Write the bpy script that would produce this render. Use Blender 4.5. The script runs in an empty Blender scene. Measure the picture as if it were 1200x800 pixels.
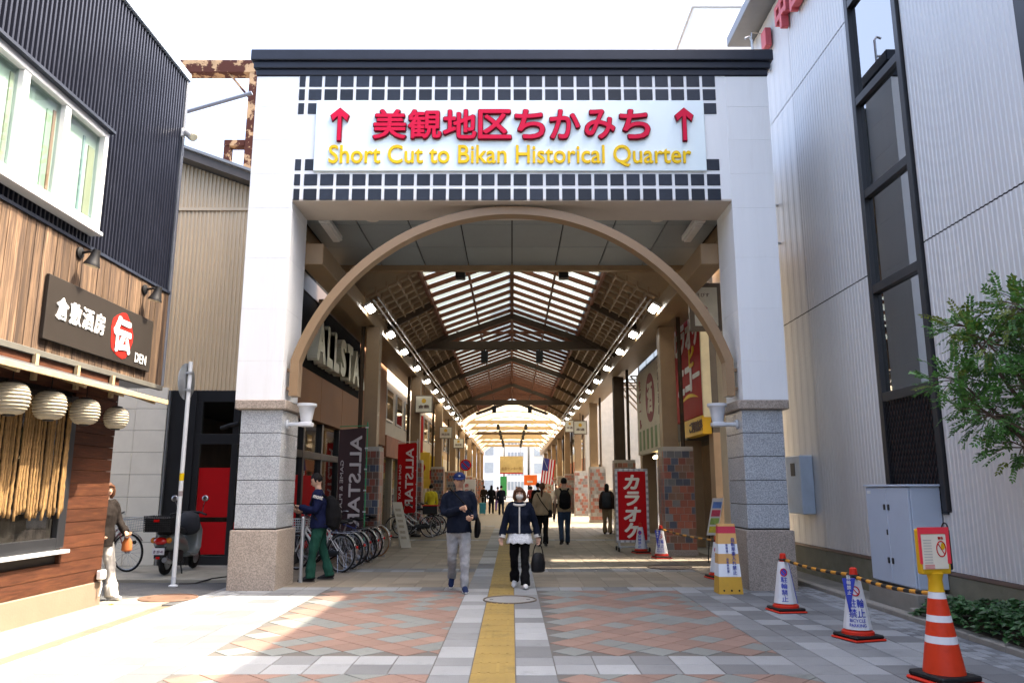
import bpy, bmesh, math, random
from mathutils import Vector, Matrix, noise
random.seed(11)
SC = bpy.context.scene
COL = SC.collection
R = math.radians
PI = math.pi

# ------------------------------------------------------------ camera, sky, sun, exposure
cam = bpy.data.cameras.new('camera')
cam.sensor_width = 36.0
cam.lens = 26.97
cam.clip_end = 2000
cam_o = bpy.data.objects.new('camera', cam)
COL.objects.link(cam_o)
cam_o.location = (0, 0, 1.5)
cam_o.rotation_euler = (R(90 + 10.83), 0, 0)
SC.camera = cam_o

SUN_V = Vector((0.531, 0.045, 0.846)).normalized()          # towards the sun
SUN_EL = math.asin(SUN_V.z)
SUN_AZ = math.atan2(SUN_V.x, SUN_V.y)                        # from +Y towards +X
w = bpy.data.worlds.new('World')
SC.world = w
w.use_nodes = True
wn = w.node_tree
wn.nodes.clear()
sky = wn.nodes.new('ShaderNodeTexSky')
sky.sky_type = 'NISHITA'
sky.sun_disc = False
sky.sun_elevation = SUN_EL
sky.sun_rotation = SUN_AZ
sky.altitude = 10
sky.air_density = 0.9
sky.dust_density = 9.0
sky.ozone_density = 0.6
bg = wn.nodes.new('ShaderNodeBackground')
bg.inputs['Strength'].default_value = 0.15
wo = wn.nodes.new('ShaderNodeOutputWorld')
wn.links.new(sky.outputs[0], bg.inputs[0])
wn.links.new(bg.outputs[0], wo.inputs[0])

sun = bpy.data.lights.new('sun', 'SUN')
sun.energy = 3.0
sun.angle = R(0.5)
sun.color = (1.0, 0.87, 0.68)
sun_o = bpy.data.objects.new('sun', sun)
COL.objects.link(sun_o)
sun_o.location = (30, 3, 40)
sun_o.rotation_euler = SUN_V.to_track_quat('Z', 'Y').to_euler()

SC.view_settings.view_transform = 'Standard'
SC.view_settings.look = 'None'
SC.view_settings.exposure = 2.66
SC.view_settings.gamma = 1.0
SC.view_settings.use_curve_mapping = False
SC.render.engine = 'CYCLES'
SC.cycles.max_bounces = 7
SC.cycles.diffuse_bounces = 4
SC.cycles.glossy_bounces = 3
SC.cycles.transmission_bounces = 5
SC.cycles.transparent_max_bounces = 10
SC.cycles.caustics_reflective = False
SC.cycles.caustics_refractive = False

# ------------------------------------------------------------ materials
MATS = {}


def M(name, col, rough=0.6, metal=0.0, var=0.10, scale=3.0, bump=0.0, bscale=80.0, rnd=0.0, stretch=None,
      spec=0.5, stain=0.0, stain_col=None, stain_scale=1.2, st0=.52, st1=.66, speck=0.0, speck_scale=120, trans=0.0, coat=0.0, emit=0.0, alpha=None):
    if name in MATS:
        return MATS[name]
    m = bpy.data.materials.new(name)
    m.use_nodes = True
    nt = m.node_tree
    N, L = nt.nodes, nt.links
    b = N['Principled BSDF']
    out = N['Material Output']
    geo = N.new('ShaderNodeNewGeometry')
    vec = geo.outputs['Position']
    if stretch:
        mp = N.new('ShaderNodeVectorMath')
        mp.operation = 'MULTIPLY'
        mp.inputs[1].default_value = stretch
        L.new(vec, mp.inputs[0])
        vec = mp.outputs[0]
    c4 = (*col, 1)
    n1 = N.new('ShaderNodeTexNoise')
    n1.inputs['Scale'].default_value = scale
    n1.inputs['Detail'].default_value = 6
    n1.inputs['Roughness'].default_value = 0.62
    L.new(vec, n1.inputs['Vector'])
    rmp = N.new('ShaderNodeMapRange')
    rmp.inputs[1].default_value = 0.28
    rmp.inputs[2].default_value = 0.72
    rmp.inputs[3].default_value = 1 - var
    rmp.inputs[4].default_value = 1 + var
    L.new(n1.outputs['Fac'], rmp.inputs[0])
    fac = rmp.outputs[0]
    if rnd:
        oi = N.new('ShaderNodeObjectInfo')
        ad = N.new('ShaderNodeMath'); ad.operation = 'ADD'
        L.new(oi.outputs['Random'], ad.inputs[0])
        L.new(geo.outputs['Random Per Island'], ad.inputs[1])
        fr = N.new('ShaderNodeMath'); fr.operation = 'FRACT'
        L.new(ad.outputs[0], fr.inputs[0])
        r2 = N.new('ShaderNodeMapRange')
        r2.inputs[3].default_value = 1 - rnd
        r2.inputs[4].default_value = 1 + rnd
        L.new(fr.outputs[0], r2.inputs[0])
        mu = N.new('ShaderNodeMath'); mu.operation = 'MULTIPLY'
        L.new(fac, mu.inputs[0]); L.new(r2.outputs[0], mu.inputs[1])
        fac = mu.outputs[0]
    if speck:
        n3 = N.new('ShaderNodeTexNoise')
        n3.inputs['Scale'].default_value = speck_scale
        n3.inputs['Detail'].default_value = 2
        L.new(geo.outputs['Position'], n3.inputs['Vector'])
        r3 = N.new('ShaderNodeMapRange')
        r3.inputs[1].default_value = 0.35; r3.inputs[2].default_value = 0.65
        r3.inputs[3].default_value = 1 - speck; r3.inputs[4].default_value = 1 + speck
        L.new(n3.outputs['Fac'], r3.inputs[0])
        mu3 = N.new('ShaderNodeMath'); mu3.operation = 'MULTIPLY'
        L.new(fac, mu3.inputs[0]); L.new(r3.outputs[0], mu3.inputs[1])
        fac = mu3.outputs[0]
    vm = N.new('ShaderNodeVectorMath')
    vm.operation = 'SCALE'
    vm.inputs[0].default_value = col
    L.new(fac, vm.inputs['Scale'])
    colout = vm.outputs[0]
    if stain:
        n2 = N.new('ShaderNodeTexNoise')
        n2.inputs['Scale'].default_value = stain_scale
        n2.inputs['Detail'].default_value = 8
        n2.inputs['Roughness'].default_value = 0.7
        L.new(vec, n2.inputs['Vector'])
        r4 = N.new('ShaderNodeMapRange')
        r4.inputs[1].default_value = st0; r4.inputs[2].default_value = st1
        r4.inputs[3].default_value = 0; r4.inputs[4].default_value = stain
        L.new(n2.outputs['Fac'], r4.inputs[0])
        mx = N.new('ShaderNodeMix'); mx.data_type = 'RGBA'
        L.new(r4.outputs[0], mx.inputs[0])
        L.new(colout, mx.inputs[6])
        mx.inputs[7].default_value = (*(stain_col or (col[0] * .4, col[1] * .4, col[2] * .4)), 1)
        colout = mx.outputs[2]
    L.new(colout, b.inputs['Base Color'])
    b.inputs['Metallic'].default_value = metal
    b.inputs['Specular IOR Level'].default_value = spec
    b.inputs['Coat Weight'].default_value = coat
    rr = N.new('ShaderNodeMapRange')
    rr.inputs[3].default_value = max(0.02, rough - 0.08)
    rr.inputs[4].default_value = min(1.0, rough + 0.08)
    L.new(n1.outputs['Fac'], rr.inputs[0])
    L.new(rr.outputs[0], b.inputs['Roughness'])
    if bump:
        nb = N.new('ShaderNodeTexNoise')
        nb.inputs['Scale'].default_value = bscale
        nb.inputs['Detail'].default_value = 4
        L.new(vec, nb.inputs['Vector'])
        bp = N.new('ShaderNodeBump')
        bp.inputs['Strength'].default_value = bump
        bp.inputs['Distance'].default_value = 0.01
        L.new(nb.outputs['Fac'], bp.inputs['Height'])
        L.new(bp.outputs[0], b.inputs['Normal'])
    if emit:
        b.inputs['Emission Color'].default_value = c4
        b.inputs['Emission Strength'].default_value = emit
    if trans:
        tr = N.new('ShaderNodeBsdfTranslucent')
        L.new(colout, tr.inputs['Color'])
        ms = N.new('ShaderNodeMixShader')
        ms.inputs[0].default_value = trans
        L.new(b.outputs[0], ms.inputs[1]); L.new(tr.outputs[0], ms.inputs[2])
        L.new(ms.outputs[0], out.inputs[0])
    if alpha is not None:
        tp = N.new('ShaderNodeBsdfTransparent')
        ms = N.new('ShaderNodeMixShader')
        ms.inputs[0].default_value = alpha
        src = out.inputs[0].links[0].from_socket
        L.new(tp.outputs[0], ms.inputs[1]); L.new(src, ms.inputs[2])
        L.new(ms.outputs[0], out.inputs[0])
    MATS[name] = m
    return m


def glass(name, tint, refl=0.9, ior=1.5, base=0.0):
    """window glass: fresnel reflection over a tinted see-through pane"""
    if name in MATS:
        return MATS[name]
    m = bpy.data.materials.new(name)
    m.use_nodes = True
    N, L = m.node_tree.nodes, m.node_tree.links
    out = N['Material Output']
    N.remove(N['Principled BSDF'])
    tp = N.new('ShaderNodeBsdfTransparent'); tp.inputs[0].default_value = (*tint, 1)
    gl = N.new('ShaderNodeBsdfGlossy'); gl.inputs['Roughness'].default_value = 0.015
    gl.inputs[0].default_value = (refl, refl, refl, 1)
    fr0 = N.new('ShaderNodeFresnel'); fr0.inputs[0].default_value = ior
    gb = N.new('ShaderNodeNewGeometry')
    iv = N.new('ShaderNodeMath'); iv.operation = 'SUBTRACT'; iv.inputs[0].default_value = 1.0
    L.new(gb.outputs['Backfacing'], iv.inputs[1])
    fr = N.new('ShaderNodeMath'); fr.operation = 'MULTIPLY'
    mxf = N.new('ShaderNodeMath'); mxf.operation = 'MAXIMUM'; mxf.inputs[1].default_value = base
    L.new(fr0.outputs[0], mxf.inputs[0])
    L.new(mxf.outputs[0], fr.inputs[0]); L.new(iv.outputs[0], fr.inputs[1])
    nz = N.new('ShaderNodeTexNoise'); nz.inputs['Scale'].default_value = 1.3
    bp = N.new('ShaderNodeBump'); bp.inputs['Strength'].default_value = 0.02
    L.new(nz.outputs[0], bp.inputs['Height'])
    L.new(bp.outputs[0], gl.inputs['Normal'])
    ms = N.new('ShaderNodeMixShader')
    L.new(fr.outputs[0], ms.inputs[0]); L.new(tp.outputs[0], ms.inputs[1]); L.new(gl.outputs[0], ms.inputs[2])
    L.new(ms.outputs[0], out.inputs[0])
    MATS[name] = m
    return m


m_white = M('white_panel', (.77, .80, .825), .5, var=.035, scale=1.6, rnd=.012, stretch=(1.6, 1.6, .16), stain=.16, stain_col=(.52, .52, .50), stain_scale=2.2, spec=.3)
m_darktile = M('dark_glazed_tile', (.018, .024, .038), .4, var=.2, scale=7, rnd=.35, spec=.3)
m_cornice = M('navy_cornice', (.017, .022, .036), .45, var=.15, spec=.3)
m_signface = M('sign_face', (.74, .86, .90), .35, var=.02)
m_red = M('red_letter', (.60, .006, .050), .5, var=.05, spec=.15)
m_redside = M('dark_red_side', (.16, .001, .012), .5, var=.05, spec=.15)
m_yellow = M('yellow_letter', (.80, .53, .008), .45, var=.05, spec=.2)
m_soffit = M('soffit_cream', (.55, .50, .44), .6, var=.05)
m_granite = M('grey_granite', (.35, .38, .41), .25, var=.08, speck=.30, speck_scale=70, rnd=.04, spec=.35)
m_granite_side = m_granite
m_granbase = M('brown_granite', (.31, .265, .225), .6, var=.08, speck=.30, speck_scale=55, bump=.2, bscale=60)
m_bronze = M('bronze_paint', (.27, .175, .095), .38, metal=.15, var=.05)
m_ceil = M('ceiling_panel', (.26, .30, .315), .55, var=.06, rnd=.08)
m_joint = M('dark_joint', (.02, .02, .02), .8)
m_col = M('tan_steel', (.27, .18, .095), .45, var=.10, stain=.15, stain_scale=2)
m_tie = M('dark_brown_steel', (.065, .045, .03), .7, var=.15, spec=.2)
m_rafter = M('red_brown_steel', (.14, .052, .027), .65, var=.2, spec=.2)
m_coffer = M('coffer_panel', (.36, .27, .165), .45, metal=.1, var=.12, rnd=.15)
m_lamp = M('lamp_glow', (1, .97, .9), .5, emit=6.0, var=0)
m_lampbody = M('lamp_body', (.7, .7, .68), .4)
m_black = M('black_plastic', (.007, .007, .008), .5, spec=.3)
m_rubber = M('rubber', (.010, .010, .010), .8, spec=.25)
m_chrome = M('chrome', (.36, .36, .38), .28, metal=1)
m_alu = M('aluminium', (.42, .44, .46), .38, metal=.8)
m_greypaint = M('grey_paint', (.55, .58, .62), .4)
m_concrete = M('concrete', (.24, .225, .195), .85, var=.16, bump=.3, stain=.35, stain_scale=1.5)
m_mortar = M('joint_mortar', (.085, .08, .075), .9, var=.15)
m_asphalt = M('asphalt', (.065, .068, .072), .9, var=.2, bump=.5, bscale=150, speck=.2)
m_silver = M('silver_cladding', (.59, .595, .60), .48, metal=.25, var=.05, rnd=.04, scale=1.2, stretch=(1, 1, .2), stain=.10, stain_col=(.36, .36, .36), stain_scale=2.0)
m_blackframe = M('black_frame', (.014, .015, .018), .4)
m_winglass = glass('window_glass', (.25, .32, .30), .95, 2.5, .48)
m_shopglass = glass('shop_glass', (.85, .87, .87))
m_dimglass = glass('house_glass', (.75, .82, .80))
m_navy = M('navy_corrugated', (.013, .015, .026), .33, metal=.4, var=.12)
m_beige = M('beige_corrugated', (.68, .545, .37), .5, var=.06, stain=.10, stretch=(1, 1, .15))
m_wood = M('weathered_board', (.112, .073, .047), .85, var=.65, scale=5, stretch=(9, 9, .45), rnd=.5, bump=.4, bscale=14, stain=.85, stain_col=(.042, .030, .024), stain_scale=1.1, st0=.42, st1=.60, spec=.15)
m_wooddark = M('stained_board', (.060, .021, .0105), .65, var=.45, scale=5, stretch=(9, .7, 9), rnd=.30, bump=.25, bscale=12, stain=.6, stain_col=(.12, .046, .019), stain_scale=2.2, spec=.2)
m_woodpale = M('pale_timber', (.36, .27, .15), .7, var=.2, scale=8, stretch=(5, 1, 5))
m_wframe = M('white_aluminium', (.72, .74, .75), .35, metal=.1)
m_redcloth = M('red_cloth', (.46, .005, .008), .8, var=.08, spec=.15)
m_brownwall = M('brown_fascia', (.26, .125, .06), .6, var=.06, spec=.25)
m_cream = M('cream_wall', (.60, .53, .42), .75, var=.08, stain=.15)
m_creamlt = M('cream_letter', (.66, .64, .50), .4, var=.06)
m_tilew = M('pale_wall_tile', (.78, .75, .67), .45, var=.06, rnd=.05)

# ------------------------------------------------------------ mesh helpers
ORG = {}


def tag(o, label=None, cat=None, group=None, kind=None):
    if label: o['label'] = label
    if cat: o['category'] = cat
    if group: o['group'] = group
    if kind: o['kind'] = kind
    return o


def thing(name, loc, label, cat, group=None):
    """an Empty at the base of a thing; its parts are given in world coordinates"""
    o = bpy.data.objects.new(name, None)
    COL.objects.link(o)
    o.empty_display_size = 0.2
    o.location = loc
    ORG[o] = Vector(loc)
    return tag(o, label, cat, group)


class MB:
    def __init__(s):
        s.v = []; s.f = []; s.mi = []; s.cur = 0

    def add(s, vs, fs):
        k = len(s.v)
        s.v += [tuple(p) for p in vs]
        s.f += [tuple(i + k for i in f) for f in fs]
        s.mi += [s.cur] * len(fs)
        return s

    def box(s, x0, x1, y0, y1, z0, z1):
        return s.add([(x0, y0, z0), (x1, y0, z0), (x1, y1, z0), (x0, y1, z0), (x0, y0, z1), (x1, y0, z1), (x1, y1, z1), (x0, y1, z1)],
                     [(0, 3, 2, 1), (4, 5, 6, 7), (0, 1, 5, 4), (1, 2, 6, 5), (2, 3, 7, 6), (3, 0, 4, 7)])

    def boxm(s, sx, sy, sz, mat):
        p = [(-1, -1, -1), (1, -1, -1), (1, 1, -1), (-1, 1, -1), (-1, -1, 1), (1, -1, 1), (1, 1, 1), (-1, 1, 1)]
        return s.add([mat @ Vector((a * sx / 2, b * sy / 2, c * sz / 2)) for a, b, c in p],
                     [(0, 3, 2, 1), (4, 5, 6, 7), (0, 1, 5, 4), (1, 2, 6, 5), (2, 3, 7, 6), (3, 0, 4, 7)])

    def bar(s, p, q, wd, ht, up=(0, 0, 1)):
        p, q = Vector(p), Vector(q)
        d = (q - p)
        ln = d.length
        d.normalize()
        up = Vector(up)
        sd = d.cross(up)
        if sd.length < 1e-4:
            sd = d.cross(Vector((0, 1, 0)))
        sd.normalize()
        u = sd.cross(d).normalized()
        m = Matrix((sd, d, u)).transposed().to_4x4()
        m.translation = (p + q) / 2
        return s.boxm(wd, ln, ht, m)

    def tube(s, pts, r, seg=8, caps=True, closed=False, ref=None):
        """swept tube; r is a number or a list of numbers / (a, b) pairs"""
        pts = [Vector(p) for p in pts]
        n = len(pts)
        rs = r if isinstance(r, (list, tuple)) else [r] * n
        vs = []
        prev = None
        for i, p in enumerate(pts):
            if closed:
                t = pts[(i + 1) % n] - pts[i - 1]
            else:
                t = pts[min(i + 1, n - 1)] - pts[max(i - 1, 0)]
            t.normalize()
            a = Vector(ref) if ref is not None else prev
            if a is None:
                a = Vector((1, 0, 0)) if abs(t.x) < .9 else Vector((0, 1, 0))
            a = (a - t * a.dot(t))
            if a.length < 1e-5:
                a = t.orthogonal()
            a.normalize()
            b = t.cross(a)
            prev = a
            ra, rb = rs[i] if isinstance(rs[i], (list, tuple)) else (rs[i], rs[i])
            for k in range(seg):
                an = 2 * PI * k / seg
                vs.append(p + a * math.cos(an) * ra + b * math.sin(an) * rb)
        fs = []
        for i in range(n if closed else n - 1):
            j = (i + 1) % n
            for k in range(seg):
                k2 = (k + 1) % seg
                fs.append((i * seg + k, i * seg + k2, j * seg + k2, j * seg + k))
        if caps and not closed:
            fs.append(tuple(range(seg - 1, -1, -1)))
            fs.append(tuple((n - 1) * seg + k for k in range(seg)))
        return s.add(vs, fs)

    def lathe(s, prof, c=(0, 0, 0), seg=16, axis='z', squash=None):
        """prof: list of (radius, height)"""
        c = Vector(c)
        vs = []
        for r_, h in prof:
            for k in range(seg):
                an = 2 * PI * k / seg
                a, b = r_ * math.cos(an), r_ * math.sin(an)
                if axis == 'z': p = Vector((a, b, h))
                elif axis == 'y': p = Vector((b, h, a))
                else: p = Vector((h, a, b))
                vs.append(c + p)
        n = len(prof)
        fs = []
        for i in range(n - 1):
            for k in range(seg):
                k2 = (k + 1) % seg
                fs.append((i * seg + k, i * seg + k2, (i + 1) * seg + k2, (i + 1) * seg + k))
        fs.append(tuple(range(seg - 1, -1, -1)))
        fs.append(tuple((n - 1) * seg + k for k in range(seg)))
        return s.add(vs, fs)

    def prism(s, poly, o, ux, uy, depth):
        """polygon (list of 2D) in plane o+ux*a+uy*b, extruded by depth along ux x uy"""
        o, ux, uy = Vector(o), Vector(ux), Vector(uy)
        nz = ux.cross(uy)
        n = len(poly)
        vs = [o + ux * a + uy * b for a, b in poly] + [o + ux * a + uy * b + nz * depth for a, b in poly]
        fs = [tuple(range(n - 1, -1, -1)), tuple(range(n, 2 * n))]
        for i in range(n):
            j = (i + 1) % n
            fs.append((i, j, n + j, n + i))
        return s.add(vs, fs)

    def quad(s, a, b, c, d):
        return s.add([a, b, c, d], [(0, 1, 2, 3)])

    def ball(s, c, r, seg=12, rings=8, fn=None):
        c = Vector(c)
        r = Vector(r) if isinstance(r, (list, tuple, Vector)) else Vector((r, r, r))
        vs = [c + Vector((0, 0, -r.z))]
        for i in range(1, rings):
            ph = -PI / 2 + PI * i / rings
            for k in range(seg):
                an = 2 * PI * k / seg
                vs.append(c + Vector((r.x * math.cos(ph) * math.cos(an), r.y * math.cos(ph) * math.sin(an), r.z * math.sin(ph))))
        vs.append(c + Vector((0, 0, r.z)))
        if fn:
            vs = [fn(p) for p in vs]
        fs = []
        for k in range(seg):
            fs.append((0, 1 + (k + 1) % seg, 1 + k))
        for i in range(rings - 2):
            for k in range(seg):
                k2 = (k + 1) % seg
                fs.append((1 + i * seg + k, 1 + i * seg + k2, 1 + (i + 1) * seg + k2, 1 + (i + 1) * seg + k))
        l = len(vs) - 1
        for k in range(seg):
            fs.append((l, 1 + (rings - 2) * seg + k, 1 + (rings - 2) * seg + (k + 1) % seg))
        return s.add(vs, fs)

    def corr(s, o, ux, length, zlo, zhi, pitch, depth, nrm, topfn=None):
        """trapezoidal corrugated sheet; ribs vertical; o ground point, ux direction, nrm outward"""
        o, ux, nrm = Vector(o), Vector(ux), Vector(nrm)
        n = max(1, int(round(length / pitch)))
        pitch = length / n
        prof = []
        for i in range(n):
            a = i * pitch
            prof += [(a, 0), (a + pitch * .40, 0), (a + pitch * .52, depth), (a + pitch * .88, depth)]
        prof.append((length, 0))
        vs = []
        for a, d in prof:
            zt = topfn(a) if topfn else zhi
            p = o + ux * a + nrm * d
            vs.append((p.x, p.y, zlo)); vs.append((p.x, p.y, zt))
        fs = [(2 * i, 2 * i + 2, 2 * i + 3, 2 * i + 1) for i in range(len(prof) - 1)]
        return s.add(vs, fs)

    def build(s, name, mat, parent=None, smooth=False, bevel=0, org=None, local=False, kind=None):
        off = Vector((0, 0, 0))
        if parent is not None and not local:
            off = ORG[parent]
        elif parent is None and not local:
            if org is None:
                xs = [p[0] for p in s.v]; ys = [p[1] for p in s.v]; zs = [p[2] for p in s.v]
                org = ((min(xs) + max(xs)) / 2, (min(ys) + max(ys)) / 2, min(zs))
            off = Vector(org)
        me = bpy.data.meshes.new(name)
        me.from_pydata([(p[0] - off.x, p[1] - off.y, p[2] - off.z) for p in s.v], [], s.f)
        mats = mat if isinstance(mat, (list, tuple)) else [mat]
        for mm in mats:
            me.materials.append(mm)
        if len(mats) > 1:
            me.polygons.foreach_set('material_index', s.mi)
        if bevel:
            bm = bmesh.new(); bm.from_mesh(me)
            bmesh.ops.remove_doubles(bm, verts=bm.verts, dist=1e-5)
            es = [e for e in bm.edges if len(e.link_faces) == 2 and e.calc_face_angle(0) > .5]
            bmesh.ops.bevel(bm, geom=es, offset=bevel, segments=1 if bevel < .02 else 2, affect='EDGES', profile=.6)
            bm.to_mesh(me); bm.free()
        if smooth:
            me.polygons.foreach_set('use_smooth', [True] * len(me.polygons))
            if smooth != 'all':
                me.set_sharp_from_angle(angle=R(40))
        o = bpy.data.objects.new(name, me)
        COL.objects.link(o)
        if parent is not None:
            o.parent = parent
            ORG[o] = ORG.get(parent, Vector((0, 0, 0)))
        elif not local:
            o.location = off
            ORG[o] = off
        else:
            ORG[o] = Vector((0, 0, 0))
        if kind:
            o['kind'] = kind
        return o


def part(name, mesh, parent, loc, rot=None, scale=None):
    """a piece that shares mesh data; loc in world coordinates"""
    o = bpy.data.objects.new(name, mesh)
    COL.objects.link(o)
    o.parent = parent
    o.location = Vector(loc) - ORG[parent]
    if rot: o.rotation_euler = rot
    if scale: o.scale = scale
    ORG[o] = ORG[parent]
    return o


def copy_tree(o, parent=None):
    c = o.copy()
    COL.objects.link(c)
    c.parent = parent
    for ch in list(o.children):
        copy_tree(ch, c)
    return c


def recolor(root, names, mat):
    for ch in root.children:
        base = ch.name.split('.')[0]
        if base in names and ch.material_slots:
            ch.material_slots[0].link = 'OBJECT'
            ch.material_slots[0].material = mat
        recolor(ch, names, mat)


# ------------------------------------------------------------ lettering
_tc = {}
TMP = bpy.data.scenes.new('scratch')      # scratch scene, so that evaluating a glyph or a remesh does not touch the big scene
TVL = TMP.view_layers[0]


def text_mesh(st, bold=0.0, ext=0.01, bev=0.0):
    key = (st, bold, ext, bev)
    if key in _tc:
        return _tc[key]
    cu = bpy.data.curves.new('lettering', 'FONT')
    cu.body = st
    cu.size = 1.0
    cu.offset = bold
    cu.extrude = ext
    cu.bevel_depth = bev
    cu.bevel_resolution = 1
    cu.resolution_u = 4
    ob = bpy.data.objects.new('lettering', cu)
    TMP.collection.objects.link(ob)
    TVL.update()
    dg = TVL.depsgraph
    me = bpy.data.meshes.new_from_object(ob.evaluated_get(dg))
    vs = [v.co.copy() for v in me.vertices]
    fs = [tuple(p.vertices) for p in me.polygons]
    bpy.data.objects.remove(ob)
    bpy.data.curves.remove(cu)
    bpy.data.meshes.remove(me)
    if not vs:
        vs = [Vector((0, 0, 0))]
    x0 = min(v.x for v in vs); x1 = max(v.x for v in vs)
    y0 = min(v.y for v in vs); y1 = max(v.y for v in vs)
    _tc[key] = (vs, fs, x0, x1, y0, y1)
    return _tc[key]


def smear(b):
    """offsets that thicken a glyph with round ends"""
    if b <= 0: return [(0, 0)]
    n = 5 if b < .015 else 7
    return [(b * math.cos(2 * PI * k / n), b * math.sin(2 * PI * k / n)) for k in range(n)]


def letters(name, st, mat, parent, c, ux, uy, width=None, height=None, bold=0.0, depth=0.01, bev=0.0, mirror=False, local=False):
    """a line of raised lettering whose ink box is centred at c (world) and fitted to width x height"""
    vs, fs, x0, x1, y0, y1 = text_mesh(st, 0.0, 0.01, 0.0)
    x0 -= bold; x1 += bold; y0 -= bold; y1 += bold
    bev = 0
    iw, ih = max(1e-3, x1 - x0), max(1e-3, y1 - y0)
    if width is None: sx = sy = height / ih
    elif height is None: sx = sy = width / iw
    else: sx, sy = width / iw, height / ih
    c, ux, uy = Vector(c), Vector(ux), Vector(uy)
    nz = ux.cross(uy)
    if mirror: sx = -sx
    zz = 0.01 + bev
    mb = MB()
    for q, (du, dv) in enumerate(smear(bold)):
        mb.add([c + ux * ((v.x + du - (x0 + x1) / 2) * sx) + uy * ((v.y + dv - (y0 + y1) / 2) * sy) + nz * (v.z / zz * depth / 2 + q * .0004) for v in vs], fs)
    return mb.build(name, mat, parent, local=local)


def column_text(st, mat, parent, c, ux, uy, size, pitch, bold=.02, depth=.006, name='lettering', local=False):
    """vertical writing, one object"""
    c, ux, uy = Vector(c), Vector(ux), Vector(uy)
    nz = ux.cross(uy)
    mb = MB()
    n = len(st)
    for i, ch in enumerate(st):
        vs, fs, x0, x1, y0, y1 = text_mesh(ch, min(bold, .012), 0.01, 0)
        cc = c + uy * (pitch * ((n - 1) / 2 - i))
        mb.add([cc + ux * ((v.x - (x0 + x1) / 2) * size) + uy * ((v.y - .36) * size) + nz * (v.z / .01 * depth / 2) for v in vs], fs)
    return mb.build(name, mat, parent, local=local)


UX, UY, UZ = Vector((1, 0, 0)), Vector((0, 1, 0)), Vector((0, 0, 1))
# faces: camera side (-Y): ux=X ; towards +X: ux=Y ; towards -X: ux=-Y

# ------------------------------------------------------------ the ground
SLAB_Z = -0.006


def struct(o):
    o['kind'] = 'structure'
    return o


mb = MB(); mb.box(-400, 400, -60, 900, -.6, -.12)
ground = struct(mb.build('ground', m_asphalt, org=(0, 0, -.12)))
mb = MB(); mb.box(-4.45, 4.62, -3, 12.6, -.119, SLAB_Z)
pave = struct(mb.build('pavement', m_mortar, org=(0, 0, SLAB_Z)))
mb = MB(); mb.box(-4.4, 4.5, 12.6, 120, -.119, SLAB_Z)
m_floorfar = M('arcade_floor', (.18, .155, .12), .7, var=.14, stain=.2, stain_scale=.7)
arc_floor = struct(mb.build('arcade_floor', m_floorfar, org=(0, 13, SLAB_Z)))

t_grey = [M('paver_pale', (.225, .240, .253), .72, var=.07, rnd=.09, bump=.2, speck=.10, stain=.42, stain_scale=3.2, st0=.56, st1=.72, spec=.3), M('paver_mid', (.158, .168, .178), .72, var=.08, rnd=.09, bump=.2, speck=.10, stain=.42, stain_scale=3.2, st0=.56, st1=.72, spec=.3),
          M('paver_dark', (.122, .129, .137), .72, var=.08, rnd=.08, bump=.2, speck=.10, stain=.42, stain_scale=3.2, st0=.56, st1=.72, spec=.3)]
t_red = M('paver_red', (.180, .119, .098), .75, var=.09, rnd=.12, bump=.2, speck=.1, stain=.42, stain_scale=3.2, st0=.56, st1=.72, spec=.3)
t_redgrey = M('paver_green_grey', (.142, .156, .152), .75, var=.08, rnd=.08, bump=.2, speck=.1, stain=.42, stain_scale=3.2, st0=.56, st1=.72, spec=.3)
t_tan = [M('paver_tan', (.20, .17, .13), .7, var=.1, rnd=.10, bump=.1, speck=.08, stain=.3, stain_scale=1.2), M('paver_brown', (.165, .14, .105), .7, var=.1, rnd=.08, bump=.1, speck=.08, stain=.3, stain_scale=1.2)]
t_yel = M('tactile_yellow', (.23, .16, .045), .7, var=.14, rnd=.06, bump=.2, stain=.5, stain_scale=2.5, spec=.3)


def clip_poly(poly, x0, x1, y0, y1):
    def cut(ps, f, inter):
        o = []
        for i in range(len(ps)):
            a, b = ps[i - 1], ps[i]
            fa, fb = f(a), f(b)
            if fb >= 0:
                if fa < 0: o.append(inter(a, b, fa, fb))
                o.append(b)
            elif fa >= 0:
                o.append(inter(a, b, fa, fb))
        return o
    it = lambda a, b, fa, fb: (a[0] + (b[0] - a[0]) * fa / (fa - fb), a[1] + (b[1] - a[1]) * fa / (fa - fb))
    for f in (lambda p: p[0] - x0, lambda p: x1 - p[0], lambda p: p[1] - y0, lambda p: y1 - p[1]):
        poly = cut(poly, f, it)
        if len(poly) < 3: return None
    return poly


def rect(x0, x1, y0, y1): return [(x0, y0), (x1, y0), (x1, y1), (x0, y1)]


TILES = []      # (poly, material, ribbed)


def tile(poly, mat, z=0.0):
    TILES.append((poly, mat, z))


def pick(rows, i, j, wts):
    r = random.random()
    return 0 if r < wts[0] else 1 if r < wts[0] + wts[1] else 2


P = .335
XL, XR = -.68, .37            # central strip
PL, PR = -2.80, 2.47          # red panels' outer edges
# central strip
y = 3.0
while y < 30:
    L_ = random.choice((.335, .335, .5, .67))
    tile(rect(XL, -.345, y, y + L_), t_grey[pick(0, 0, 0, (.45, .4))])
    tile(rect(.03, XR, y, y + L_), t_grey[pick(0, 0, 0, (.4, .4))])
    y += L_
y = 3.0
while y < 60:
    tile(rect(-.345, .03, y, y + .375), t_yel)
    y += .375


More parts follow.
